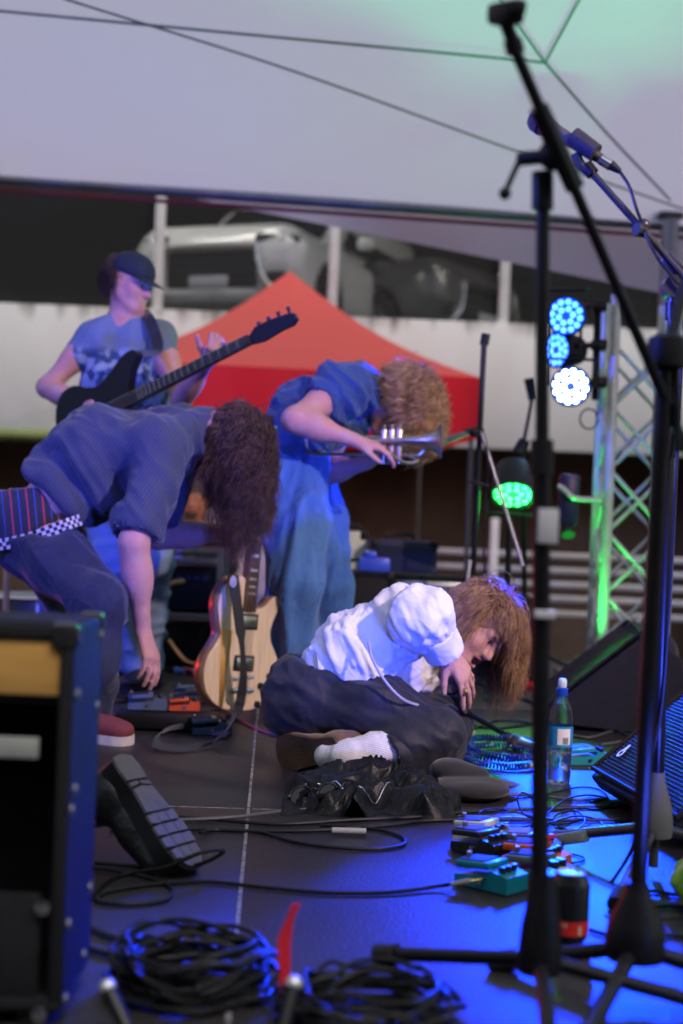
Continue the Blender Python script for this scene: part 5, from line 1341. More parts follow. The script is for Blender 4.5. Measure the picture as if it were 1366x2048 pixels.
# ---------------------------------------------------------------- 2. guitarist bent double
p2 = thing('person', (P(150, 1400, 4.8)[0], 4.8, 0), 'guitarist bent double in a dark blue shirt, long curly hair hanging, gripping the guitar neck', 'person')
s = Sdf()
hipR, hipL = P(62, 1058, 4.76), P(85, 1045, 5.05); mR, mL = P(200, 905, 4.78), P(215, 895, 5.05); shR, shL = P(322, 892, 4.70), P(352, 885, 5.06); nk = P(380, 864, 4.90)
s.chain([hipR, mR, shR], [.105, .10, .075], k=.06).chain([hipL, mL, shL], [.105, .10, .075], k=.06); s.cone(shR, shL, .075, k=.06); s.cone((shR + shL) / 2, nk, .07, .055, k=.05)
elR, wrR = P(268, 1085, 4.56), P(286, 1262, 4.62); limb(s, shR, elR, .056, .046, .004); limb(s, elR, wrR, .045, .027, .009)
elL, wrL = P(318, 1073, 5.12), P(470, 1062, 5.10); limb(s, shL, elL, .056, .044); limb(s, elL, wrL, .044, .028, .008)
put_hand(s, wrR, P(303, 1325, 4.60) - wrR, vec(-.75, .35, .1), curl=(.25, .28, .32, .36), spread=.05, thumb=.45, side=1, sc=1.05)
put_hand(s, wrL, P(508, 1052, 5.115) - wrL, vec(.1, -1, .0), curl=(.75, .78, .8, .82), spread=.06, thumb=.9, side=-1, sc=1.03)
knR, anR = P(200, 1205, 4.50), P(178, 1432, 4.46); knL, anL = P(165, 1235, 5.0), P(80, 1380, 5.25)
limb(s, hipR, knR, .09, .06); limb(s, knR, anR, .056, .04, .008); limb(s, hipL, knL, .09, .06); limb(s, knL, anL, .056, .04)
hc2 = P(455, 876, 4.90); H2, q2 = put_head(s, hc2, vec(-.35, -.05, -.9), vec(.88, -.05, -.36), nk)
soft(s, 'body', sk_b, p2, .006, 2)
m_tee = stripes_mat('ribbed_blue_shirt', (.048, .058, .095), [((.036, .044, .076), .009, .004, 0)], (.62, .1, -.42), .8, .25)
sh = Sdf(); 
sh.chain([P(96, 985, 4.78), mR, shR], [.122, .126, .094], k=.07).chain([P(120, 975, 5.05), mL, shL], [.125, .124, .094], k=.07); sh.cone(shR, shL, .088, k=.06); sh.cone((shR + shL) / 2, nk + vec(.06, 0, .0), .09, .072, k=.05); sh.cone(shR + vec(0, .05, .02), nk, .085, .07, k=.05); sh.cone(shL + vec(0, -.05, .02), nk, .085, .07, k=.05)
sh.cone(P(150, 1005, 4.74), P(235, 985, 4.76), .075, .08, k=.05); sh.cone(P(215, 975, 4.80), P(275, 950, 4.85), .08, .08, k=.06); sh.cone(P(140, 985, 4.78), P(215, 975, 4.80), .06, .08, k=.05)
sh.cone(shR, shR + (elR - shR) * .80, .078, .076, k=.03); sh.cone(shL, shL + (elL - shL) * .75, .078, .074, k=.03)
ce_ = shR + (elR - shR) * .88; sh.cone(ce_ - (elR - shR) * .12, ce_ + (elR - shR) * .2, .060, .066, k=.004, op='s')
sh.cut(P(52, 930, 4.8), unit(P(30, 955, 4.8) - P(105, 890, 4.8)) * [1, 0, 1]) if False else None
hd_ = unit(P(172, 1036, 4.8) - P(30, 908, 4.8)); hn = unit(np.cross(hd_, vec(0, 1, 0)));
if hn[0] > 0: hn = -hn
sh.cut(P(100, 972, 4.8), hn)
soft(sh, 'shirt', m_tee, p2, .0065, 2, [dict(along=(.55, .2, -.75), freq=8.5, amp=.046, along_f=.20, seed=2), dict(along=(.5, .1, -.8), freq=20, amp=.009, along_f=.25, seed=6)])
# boxers, belt, jeans
m_box = stripes_mat('striped_boxers', (.012, .014, .035), [((.40, .03, .07), .050, .005, .0), ((.03, .06, .30), .050, .004, .025)], (.95, .25, .12), .8)
bx = Sdf(); bx.chain([hipR + vec(.02, -.005, .05), hipR], [.114, .120], k=.05).chain([hipL + vec(.02, .005, .05), hipL], [.114, .120], k=.05); bx.cone(hipR, hipL, .12, k=.06); bx.cone(P(30, 1010, 4.82), P(40, 1010, 5.0), .118, k=.05)
bx.cut(P(50, 978, 4.8), unit(vec(-.12, 0, 1)))
soft(bx, 'boxers', m_box, p2, .0065, 2, [dict(along=(0, 0, 1), freq=18, amp=.008)])
m_jean = mat('dark_jeans', (.006, .009, .030), .75, col2=(.012, .018, .055), vscale=6, bump=.25, bscale=420, sheen=.2, wr=.45, wrs=10)
je = Sdf(); je.chain([hipR + vec(0, 0, -.03), P(120, 1130, 4.64), knR, P(185, 1330, 4.46), anR], [.124, .108, .080, .076, .076], k=.05).chain([hipL + vec(0, 0, -.03), knL, anL], [.126, .09, .08], k=.05); je.cone(hipR, hipL, .125, k=.06)
je.cut(P(60, 1068, 4.7), unit(vec(-.22, -.1, 1)))
soft(je, 'jeans', m_jean, p2, .007, 2, [dict(along=(.6, -.2, -.75), freq=12, amp=.018, along_f=.25, seed=4)])
# checked belt
bp = [P(-14, 1092, 4.66), P(20, 1086, 4.625), P(60, 1076, 4.605), P(100, 1062, 4.60), P(135, 1048, 4.605), P(160, 1040, 4.64)]
bpp = spl(bp, 5); tgb = np.gradient(bpp, axis=0)
bo = MB().ribbon(bpp, [unit(np.cross(t_, vec(0, -1, 0))) * .019 for t_ in tgb], .004).build('belt', mat('belt_black', (.015, .015, .02), .5), p2)
n_ = len(bpp)
for i in range(0, n_ - 1):
    for r_ in range(3):
        if (i + r_) % 2: continue
        t_ = unit(tgb[i]); w_ = unit(np.cross(t_, vec(0, -1, 0))); cc_ = (bpp[i] + bpp[i + 1]) / 2 + w_ * (.0125 * (r_ - 1)) + np.cross(w_, t_) * .0
        nb = unit(np.cross(t_, w_)); nb = nb if nb[1] < 0 else -nb
        MB().box(cc_ + nb * .0030, (np.linalg.norm(bpp[i + 1] - bpp[i]) * .96, .0122, .002), np.stack([t_, w_, nb], 1)).build('check', mat('belt_white', (.55, .55, .62), .5), bo)
m_canv = mat('maroon_canvas', (.16, .035, .04), .8, bump=.3, bscale=300); m_wsole = mat('white_sole', (.55, .52, .48), .7, var=.15)
shoe(p2, P(150, 1478, 4.52), P(262, 1482, 4.40) * [1, 1, 0] + vec(0, 0, .004), vec(0, 0, 1), upper=m_canv, sole=m_wsole, thick=.026) if False else None
sa = fl(150, 1480); sb_ = fl(264, 1490)
shoe(p2, sa, sb_, vec(0, 0, 1), upper=m_canv, sole=m_wsole, thick=.028)
shoe(p2, vec(anL[0] - .05, anL[1] + .03, 0), vec(anL[0] + .2, anL[1] - .05, 0), vec(0, 0, 1), upper=m_canv, sole=m_wsole, thick=.028)
wt = MB().lathe([(.032, -.012), (.0335, 0), (.032, .012)], P(455, 1063, 5.10), frame(vec(0, 1, 0), unit(wrL - elL)), n=24, caps=False).build('watch_strap', mat('watch_grey', (.35, .36, .38), .4), p2)
hm2 = hair_mat('hair_dark_brown', (.040, .021, .015), (.17, .092, .06))
skullcap('scalp_hair', hc2, H2, hm2, p2)
ro, di = scalp(hc2, H2, 4200, 13, lambda v: (v[1] < .75 and v[2] > -.35) or v[2] > .35 or (v[1] < -.2 and v[2] > -.8), 120, .014)
strands('hair', ro, di * .35 + vec(.02, 0, -.15), H2, hc2, hm2, p2, 28, .25, (.03, 0, -1), .28, .011, 2.6, .0013, 15, lenvar=.5, rs=(.080, .100, .092))
ro, di = scalp(hc2, H2, 1400, 17, lambda v: v[2] > -.1 and v[0] * 0 + v[1] < .6, 60, .02)
strands('loose_hair', ro, di * .5 + vec(.0, -.1, -.1), H2, hc2, hm2, p2, 26, .215, (.03, -.02, -1), .24, .014, 2.8, .0011, 19, lenvar=.5, rs=(.081, .101, .093))

ro, di = scalp(hc2, H2, 1500, 61, lambda v: v[1] < -.15 and v[2] > -.85, 60, .016)
strands('nape_hair', ro, di * .25 + vec(-.5, -.15, .0), H2, hc2, hm2, p2, 24, .20, (-.16, -.10, -1), .24, .008, 2.2, .0014, 63, lenvar=.35, rs=(.080, .100, .092))

# ---------------------------------------------------------------- 3. trumpeter leaning forward
p3 = thing('person', (P(610, 1410, 5.4)[0], 5.4, 0), 'curly haired trumpeter leaning forward in a denim shirt and wide blue jeans', 'person')
s = Sdf()
hipR, hipL = P(572, 925, 5.30), P(590, 925, 5.58); mR, mL = P(612, 832, 5.30), P(632, 832, 5.56); shR, shL = P(682, 778, 5.22), P(716, 782, 5.56); nk = P(748, 800, 5.38)
s.chain([hipR, mR, shR], [.105, .098, .075], k=.06).chain([hipL, mL, shL], [.105, .098, .075], k=.06); s.cone(shR, shL, .075, k=.06); s.cone((shR + shL) / 2, nk, .07, .055, k=.05)
elR, wrR = P(590, 840, 5.04), P(708, 880, 5.05); limb(s, shR, elR, .054, .044, .006); limb(s, elR, wrR, .044, .027, .008)
elL, wrL = P(640, 948, 5.50), P(735, 925, 5.34); limb(s, shL, elL, .054, .044); limb(s, elL, wrL, .044, .028, .006)
put_hand(s, wrR, P(752, 893, 5.07) - wrR, vec(.15, .35, -.9), curl=(.30, .36, .40, .45), spread=.1, thumb=.6, side=-1)
put_hand(s, wrL, P(778, 905, 5.26) - wrL, vec(0, -.4, .9), curl=(.5, .55, .6, .6), spread=.1, thumb=.7, side=-1)
knR, anR = P(588, 1165, 5.18), P(582, 1388, 5.36); knL, anL = P(652, 1168, 5.52), P(648, 1388, 5.62)
limb(s, hipR, knR, .09, .06); limb(s, knR, anR, .056, .04, .008); limb(s, hipL, knL, .09, .06); limb(s, knL, anL, .056, .04)
hc3 = P(800, 820, 5.37); H3, q3 = put_head(s, hc3, vec(.15, -.25, -.95), vec(.92, -.1, .15), nk)
soft(s, 'body', sk_b, p3, .0065, 2)
m_den = mat('denim_shirt', (.022, .062, .17), .75, var=.18, vscale=10, bump=.25, bscale=420, sheen=.2, wr=.5, wrs=12)
sh = Sdf(); sh.chain([P(572, 905, 5.30), mR, shR], [.122, .118, .092], k=.07).chain([P(590, 905, 5.56), mL, shL], [.122, .118, .092], k=.07); sh.cone(shR, shL, .09, k=.06); sh.cone((shR + shL) / 2, nk - (nk - shR) * .12, .085, .068, k=.04)
sh.cone(P(640, 870, 5.36), P(712, 850, 5.40), .06, .05, k=.06)
sh.cone(shR, shR + (elR - shR) * .38, .078, .074, k=.03); sh.cone(shL, shL + (elL - shL) * .4, .078, .074, k=.03)
sh.cone(shR + (elR - shR) * .30, shR + (elR - shR) * .55, .060, .066, k=.004, op='s')
soft(sh, 'shirt', m_den, p3, .0065, 2, [dict(along=(.5, .2, -.7), freq=11, amp=.022, along_f=.25, seed=12), dict(along=(.7, .1, -.4), freq=24, amp=.007, along_f=.3, seed=6)])
cl_ = Sdf(); cl_.cone(P(728, 772, 5.28), P(752, 812, 5.26), .030, .018, k=.02, flat=((.6, -.6, .3), .5)).cone(P(728, 772, 5.28), P(742, 775, 5.48), .030, .03, k=.02)
soft(cl_, 'collar', m_den, p3, .006, 1)
m_wide = mat('wide_jeans', (.028, .11, .36), .8, col2=(.10, .25, .58), vscale=3.5, bump=.3, bscale=380, sheen=.2, stretch=(3, 3, .8), detail=8, wr=.4, wrs=9)
je = Sdf(); je.chain([hipR, P(580, 1050, 5.22), knR, P(584, 1300, 5.28), anR + vec(0, 0, -.02)], [.122, .115, .100, .108, .118], k=.04).chain([hipL, P(628, 1050, 5.54), knL, P(650, 1300, 5.58), anL + vec(0, 0, -.02)], [.122, .108, .090, .100, .112], k=.015); je.cone(hipR, hipL, .122, k=.06)
je.cut(P(580, 880, 5.4), vec(-.3, 0, 1)); je.cut(vec(0, 0, .03), vec(0, 0, -1))
soft(je, 'jeans', m_wide, p3, .008, 2, [dict(along=(.05, 0, 1), freq=9, amp=.055, along_f=.10, seed=21), dict(along=(.2, 0, 1), freq=22, amp=.010, along_f=.25, seed=3)])
m_boot = mat('tan_leather', (.20, .10, .05), .5)
for a_ in (anR, anL): shoe(p3, vec(a_[0] - .06, a_[1] + .05, .0), vec(a_[0] + .19, a_[1] - .08, .0), vec(0, 0, 1), upper=m_boot, sole=m_rub)
hm3 = hair_mat('hair_curly_auburn', (.26, .14, .05), (.72, .47, .20))
skullcap('scalp_hair', hc3, H3, hm3, p3)
ro, di = scalp(hc3, H3, 1700, 23, lambda v: (v[1] < .7 and v[2] > -.35) or v[2] > .35, 140, .012)
strands('hair', ro, di * .9, H3, hc3, hm3, p3, 40, .095, (.0, 0, -1), .09, .015, 3.2, .0018, 25, lenvar=.4, rs=(.088, .106, .098))
ro, di = scalp(hc3, H3, 700, 29, lambda v: v[1] > -.1 and v[2] > .0, 60, .012)
strands('front_curls', ro, di * .6 + vec(0, -.1, -.2), H3, hc3, hm3, p3, 40, .10, (.05, 0, -1), .11, .015, 3.2, .0018, 27, lenvar=.35, rs=(.088, .106, .098))
# trumpet
m_brass = mat('trumpet_silver', (.50, .43, .33), .34, metal=1, var=.2, vscale=20)
tx = unit(P(876, 892, 5.10) - P(612, 892, 5.18)); TO = P(612, 892, 5.18)
ttu = thing('trumpet', TO, 'silvery brass trumpet held level with its bell towards a microphone', 'trumpet')
def tq(a, b, c_=0.0): return TO + tx * a + vec(0, 0, 1) * b + vec(0, -1, 0) * c_
MB().tube([tq(.0, .03), tq(.1, .032), tq(.38, .030)], .0065, n=10).build('leadpipe', m_brass, ttu)
MB().tube([tq(.40, .03), tq(.425, .02), tq(.43, -.005), tq(.425, -.025), tq(.40, -.035), tq(.3, -.032), tq(.1, -.03), tq(.03, -.028), tq(.005, -.012), tq(.0, .01), tq(.0, .03)], .0065, n=10).build('tuning_slide', m_brass, ttu)
bellM = frame(vec(0, 1, 0), tx); bellM = np.stack([np.cross(vec(0, 1, 0), tx), vec(0, 1, 0), tx], 1)
MB().lathe([(.007, 0), (.008, .12), (.010, .22), (.014, .30), (.021, .36), (.033, .405), (.050, .430), (.064, .440), (.063, .4405), (.048, .431), (.030, .404)], tq(.05, .016, .035), bellM, n=30, caps=False).build('bell', m_brass, ttu)
MB().lathe([(.0085, 0), (.0135, .006), (.013, .012), (.006, .05), (.0055, .085)], tq(-.085, .03), bellM, n=16).build('mouthpiece', m_chrome, ttu)
for i in range(3):
    v = MB().lathe([(.0125, -.065), (.0135, -.06), (.0135, .055), (.0115, .060), (.004, .062), (.004, .070), (.0075, .071), (.0075, .074)], tq(.285 + .028 * i, .0, .012), n=16)
    v.build('valve', m_brass, ttu)
MB().tube([tq(.30, -.02, .03), tq(.36, -.06, .04), tq(.41, -.055, .03), tq(.36, -.03, .03)], .006, n=8).build('valve_slide', m_brass, ttu)

# ---------------------------------------------------------------- 4. bass player
p4 = thing('person', (P(260, 1370, 5.8)[0], 5.8, 0), 'bass player standing in a dark cap and faded printed T-shirt', 'person')
s = Sdf()
hipR, hipL = P(215, 905, 5.78), P(287, 907, 5.82); mR, mL = P(218, 790, 5.78), P(282, 792, 5.82); shR, shL = P(188, 675, 5.78), P(316, 678, 5.83); nk = P(250, 640, 5.78)
s.chain([hipR, mR, (shR * .7 + shL * .3)], [.10, .092, .085], k=.06).chain([hipL, mL, (shL * .7 + shR * .3)], [.10, .092, .085], k=.06); s.cone(shR, shL, .062, k=.05); s.cone((shR + shL) / 2, nk, .07, .056, k=.05)
elR, wrR = P(94, 775, 5.74), P(163, 812, 5.56); limb(s, shR, elR, .050, .038, .004); limb(s, elR, wrR, .038, .026, .006)
elL, wrL = P(364, 798, 5.62), P(416, 722, 5.36); limb(s, shL, elL, .050, .038, .004); limb(s, elL, wrL, .038, .026, .006)
put_hand(s, wrR, P(205, 824, 5.46) - wrR, vec(.2, .8, .2), curl=(.35, .4, .45, .5), spread=.08, thumb=.5, side=-1)
put_hand(s, wrL, P(436, 694, 5.28) - wrL, vec(-.2, .75, .6), curl=(1.0, 1.05, 1.1, 1.1), spread=.08, thumb=.9, side=1)
knR, anR = P(228, 1125, 5.74), P(236, 1330, 5.85); knL, anL = P(302, 1120, 5.68), P(290, 1325, 5.76)
limb(s, hipR, knR, .088, .058); limb(s, knR, anR, .055, .038, .008); limb(s, hipL, knL, .088, .058); limb(s, knL, anL, .055, .038, .008)
hc4 = P(262, 566, 5.76); H4, q4 = put_head(s, hc4, vec(.86, -.48, -.22), vec(.12, 0, 1), nk, sc=.98)
soft(s, 'body', sk_a, p4, .0065, 2)
for x in (-1, 1): MB().ball(q4(x * .031, .080, -.005), .0078, 8).build('eye', mat('eye_dark', (.02, .015, .012)), p4)
m_pt = mat('faded_tee', (.15, .21, .27), .85, var=.1, vscale=8, bump=.2, bscale=300)
_n = m_pt.node_tree; _b = _n.nodes['Principled BSDF']          # cracked printed panel on the chest
_tc = _n.nodes.new('ShaderNodeTexCoord'); _nz = _n.nodes.new('ShaderNodeTexNoise'); _nz.inputs['Scale'].default_value = 26; _nz.inputs['Detail'].default_value = 7
_sx = _n.nodes.new('ShaderNodeSeparateXYZ'); _n.links.new(_tc.outputs['Object'], _sx.inputs[0]); _n.links.new(_tc.outputs['Object'], _nz.inputs['Vector'])
_mr = _n.nodes.new('ShaderNodeMapRange'); _zt = float(P(240, 700, 5.7)[2]); _mr.inputs[1].default_value = _zt + .02; _mr.inputs[2].default_value = _zt - .02
_n.links.new(_sx.outputs[2], _mr.inputs[0])
_rp = _n.nodes.new('ShaderNodeValToRGB'); _rp.color_ramp.elements[0].position = .46; _rp.color_ramp.elements[1].position = .56; _rp.color_ramp.elements[0].color = (.03, .07, .16, 1); _rp.color_ramp.elements[1].color = (.26, .36, .44, 1)
_n.links.new(_nz.outputs['Fac'], _rp.inputs[0]); _mx = _n.nodes.new('ShaderNodeMix'); _mx.data_type = 'RGBA'
_n.links.new(_mr.outputs[0], _mx.inputs[0]); _n.links.new(_b.inputs['Base Color'].links[0].from_socket, _mx.inputs[6]); _n.links.new(_rp.outputs[0], _mx.inputs[7]); _n.links.new(_mx.outputs[2], _b.inputs['Base Color'])
sh = Sdf(); sh.chain([P(218, 890, 5.78), mR, (shR * .7 + shL * .3)], [.112, .104, .098], k=.07).chain([P(284, 892, 5.82), mL, (shL * .7 + shR * .3)], [.112, .104, .098], k=.07); sh.cone(shR, shL, .074, k=.05)
sh.cone(shR, shR + (elR - shR) * .30, .068, .066, k=.03); sh.cone(shL, shL + (elL - shL) * .32, .068, .066, k=.03); sh.cut(nk + vec(0, 0, .012), vec(.0, 0, 1)); sh.cut(P(240, 905, 5.8), vec(0, 0, -1))
soft(sh, 'shirt', m_pt, p4, .007, 2, [dict(along=(.1, 0, 1), freq=10, amp=.016, along_f=.3, seed=31)])
m_lj = mat('light_jeans', (.17, .26, .38), .8, col2=(.24, .34, .46), vscale=6, bump=.25, bscale=380)
je = Sdf(); je.chain([hipR, knR, anR], [.118, .085, .075], k=.05).chain([hipL, knL, anL], [.118, .085, .075], k=.05); je.cone(hipR, hipL, .11, k=.06); je.cut(vec(0, 0, .05), vec(0, 0, -1)); je.cut(P(250, 880, 5.8), vec(0, 0, 1))
soft(je, 'jeans', m_lj, p4, .008, 2, [dict(along=(1, 0, .15), freq=16, amp=.018, along_f=.3, seed=33)])
m_dsh = mat('dark_shoe', (.03, .02, .022), .5)
for a_ in (anR, anL): shoe(p4, vec(a_[0] + .04, a_[1] + .06, 0), vec(a_[0] - .06, a_[1] - .19, 0), vec(0, 0, 1), upper=m_dsh, sole=m_rub)
hm4 = hair_mat('hair_brown', (.06, .035, .025), (.13, .08, .05))
ro, di = scalp(hc4, H4, 700, 41, lambda v: v[1] < -.1 and v[2] > -.45 and v[2] < .5, 60, .012)
strands('hair', ro, di * .6, H4, hc4, hm4, p4, 12, .06, (0, 0, -1), .3, .005, 2.0, .0022, 43, lenvar=.4)
cpf = Sdf(); cpf.ell(q4(0, -.012, .045), (.086, .106, .083), H4, k=.01); cpf.cut(q4(0, 0, .030), H4 @ vec(0, -.12, -1)); 
cap = soft(cpf, 'cap', mat('dark_cap', (.015, .025, .035), .8, var=.2, bump=.2, bscale=260), p4, .006, 1)
bv_ = []; n = 16
for i in range(n + 1):
    a = math.pi * (i / n); bv_.append((.078 * math.cos(a), .075 + .085 * math.sin(a) ** .8 if 0 < i < n else .06))
vs = [q4(x, y, .034 - .35 * max(0, y - .07) - 2.2 * x * x) for x, y in bv_] + [q4(x * .95, .062, .036 - 2.2 * x * x) for x, y in bv_]
vs = vs + [v + H4 @ vec(0, 0, .004) for v in vs]; m_ = n + 1
MB().add(vs, [(i, i + 1, m_ + i + 1, m_ + i) for i in range(n)] + [(2 * m_ + i, 3 * m_ + i, 3 * m_ + i + 1, 2 * m_ + i + 1) for i in range(n)] + [(i, 2 * m_ + i, 2 * m_ + i + 1, i + 1) for i in range(n)]).build('brim', mat('dark_cap', (.015, .025, .035)), cap)
# bass guitar
bd = unit(P(598, 618, 5.0) - P(118, 862, 5.60)); bn = unit(vec(.05, -1, .25) - bd * (vec(.05, -1, .25) @ bd)); bu = np.cross(bn, bd); bu = bu if bu[2] > 0 else -bu
BO = P(120, 862, 5.52)
BO = P(122, 874, 5.60)
bg = thing('bass_guitar', BO, 'black electric bass guitar slung across the printed T-shirt', 'bass guitar')
def bq(a, b, n=0.0): return BO + bd * a + bu * b + bn * n
def bsolid(poly, n0, n1, name, m, parent):
    k = len(poly); return MB().add([bq(a, b, n0) for a, b in poly] + [bq(a, b, n1) for a, b in poly], [tuple(range(k)), tuple(range(k, 2 * k))] + [(i, (i + 1) % k, k + (i + 1) % k, k + i) for i in range(k)]).build(name, m, parent, angle=30)
ol = [(0, 0), (.02, .10), (.07, .155), (.14, .16), (.20, .125), (.26, .115), (.33, .14), (.40, .175), (.455, .18), (.47, .155), (.43, .11), (.40, .06), (.39, .03), (.39, -.03), (.40, -.07), (.42, -.12), (.405, -.15), (.36, -.145), (.30, -.115), (.24, -.115), (.18, -.15), (.11, -.175), (.05, -.15), (.012, -.08)]
ol = [(v[0], v[1]) for v in spl([vec(a, b, 0) for a, b in ol], 3, True)]
m_bass = mat('bass_black', (.006, .006, .008), .4, var=.1, spec=.3)
bsolid(ol, -.02, .02, 'body', m_bass, bg)
bsolid([(.34, -.023), (.34, .023), (.98, .016), (.98, -.016)], .0, .024, 'neck', mat('neck_dark', (.05, .03, .02), .4), bg)
fbb = bsolid([(.30, -.024), (.30, .024), (.98, .0165), (.98, -.0165)], .024, .030, 'fretboard', mat('rosewood_dark', (.022, .014, .012), .45), bg)
for k in range(1, 18):
    a = .98 - .86 * (1 - 2 ** (-k / 12)); MB().cyl(bq(a, -.021, .0305), bq(a, .021, .0305), .0012, n=6).build('fret', m_chrome, fbb)
bsolid([(.98, -.017), (.98, .017), (1.01, .036), (1.08, .036), (1.15, .026), (1.18, .018), (1.187, -.008), (1.165, -.022), (1.11, -.020), (1.03, -.026)], -.004, .014, 'headstock', m_bass, bg)
for a in (1.02, 1.065, 1.11, 1.155):
    MB().cyl(bq(a, .025, -.004), bq(a, .054, -.004), .004, .008, n=8).build('tuner', m_blk, bg)
for a in (.16, .27): bsolid([(a - .02, -.045), (a + .02, -.045), (a + .02, .045), (a - .02, .045)], .02, .028, 'pickup', m_blkp, bg)
for i in range(4): MB().cyl(bq(.06, -.024 + .016 * i, .034), bq(.98, -.015 + .010 * i, .034), .0012, n=5).build('string', m_chrome, bg)
sp_ = spl([bq(.45, .165, .0), P(314, 700, 5.66), P(306, 655, 5.68), P(292, 630, 5.74), P(284, 640, 5.92), P(240, 760, 5.95), P(170, 850, 5.80), bq(.01, .0, -.01)], 6)
MB().ribbon(sp_, [unit(np.cross(t_, unit(vec(0, -1, .2)))) * .022 for t_ in np.gradient(sp_, axis=0)], .003).build('strap', mat('strap_black', (.012, .012, .016)), bg)

# ---------------------------------------------------------------- 5. person kneeling behind the amplifier (boot showing)
p5 = thing('person', (-1.15, 2.95, 0), 'person kneeling behind the amplifier, showing a black boot with grey lugged sole', 'person')
heel, toe = P(238, 1512, 2.96), P(392, 1738, 2.86)
bd_ = unit(toe - heel); bn_ = unit(vec(.80, -.36, .48)); bn_ = unit(bn_ - bd_ * (bn_ @ bd_))
m_bt = mat('boot_leather', (.012, .012, .014), .42, var=.2, bump=.3, bscale=90); m_bs = mat('boot_sole', (.115, .11, .12), .8, var=.15, vscale=30, bump=.2, bscale=120)
bt_, bqf = shoe(p5, heel, toe, -bn_, upper=m_bt, sole=m_blkp, name='boot', w=.056, h=.092, thick=.034)
bl2 = np.cross(bd_, -bn_); Lb = np.linalg.norm(toe - heel); MBt = np.stack([bl2, bd_, -bn_], 1)
def bq5(x, y, z): return heel + MBt @ vec(x, y * Lb, z)
def lug(poly):
    k = len(poly); vs = [bq5(x, y, .0) for x, y in poly] + [bq5(x, y, -.006) for x, y in poly]
    MB().add(vs, [tuple(range(k)), tuple(range(k, 2 * k))[::-1]] + [(i, (i + 1) % k, k + (i + 1) % k, k + i) for i in range(k)]).build('tread_block', m_bs, bt_)
lug([(-.034, .02), (-.040, .12), (-.037, .22), (.037, .22), (.040, .12), (.034, .02), (0, -.003)])
lug([(-.036, .245), (-.035, .28), (-.004, .26), (-.004, .235)]); lug([(.004, .235), (.004, .262), (.036, .285), (.036, .25)])
lug([(-.035, .30), (-.044, .50), (.044, .50), (.035, .30), (0, .28)])
for r0, r1, w_ in ((.515, .60, .050), (.612, .70, .055), (.712, .80, .055), (.812, .90, .047)):
    for a, b in ((-1, -.36), (-.32, .32), (.36, 1)):
        lug([(a * w_, r0 + .012 * abs(a)), (a * w_, r1 - .006), (b * w_, r1 - .006 + (.008 if a == -1 else 0)), (b * w_, r0)])
lug([(-.042, .912), (-.026, .965), (0, .99), (.026, .965), (.042, .912)])
s = Sdf(); ank = bq5(0, .17, .10); knee = vec(-.93, 2.93, .09); pel = vec(-1.12, 2.98, .36)
limb(s, ank, knee, .045, .058, .01); limb(s, knee, pel + vec(0, -.12, 0), .065, .085); limb(s, vec(-.93, 3.2, .08), pel + vec(0, .12, 0), .06, .085); limb(s, vec(-.6, 3.22, .07), vec(-.93, 3.2, .08), .045, .055)
s.chain([pel, pel + vec(-.02, 0, .3), pel + vec(.0, 0, .5)], [.15, .14, .12], k=.06); s.cone(pel + vec(0, -.17, .52), pel + vec(0, .17, .52), .07, k=.06)
put_head(s, pel + vec(.04, 0, .76), vec(1, .1, -.3), vec(.2, 0, 1), pel + vec(.0, 0, .58))
for y in (-.2, .2): limb(s, pel + vec(0, y, .52), pel + vec(-.08, y * 1.1, .25), .05, .042); limb(s, pel + vec(-.08, y * 1.1, .25), pel + vec(.1, y * .9, .12), .04, .028); put_hand(s, pel + vec(.1, y * .9, .12), vec(.9, 0, -.3), vec(0, 0, -1), side=(1 if y < 0 else -1))
soft(s, 'body', sk_b, p5, .012, 2)
tr = Sdf(); tr.cone(ank + (knee - ank) * .25, knee, .075, .08, k=.03).cone(knee, pel + vec(0, -.1, 0), .085, .11, k=.04).cone(vec(-.93, 3.2, .08), pel + vec(0, .1, 0), .078, .11, k=.04).cone(vec(-.62, 3.22, .085), vec(-.93, 3.2, .09), .07, .075, k=.03).cone(pel, pel + vec(0, 0, .1), .165, .16, k=.05); tr.cut(vec(0, 0, .004), vec(0, 0, -1))
soft(tr, 'trousers', mat('black_denim', (.014, .014, .017), .8), p5, .012, 2)
sh = Sdf(); sh.chain([pel + vec(0, 0, .12), pel + vec(-.02, 0, .3), pel + vec(.0, 0, .5)], [.165, .155, .135], k=.06); sh.cone(pel + vec(0, -.18, .52), pel + vec(0, .18, .52), .08, k=.06)
soft(sh, 'shirt', mat('black_cotton', (.016, .016, .018), .85), p5, .012, 2)

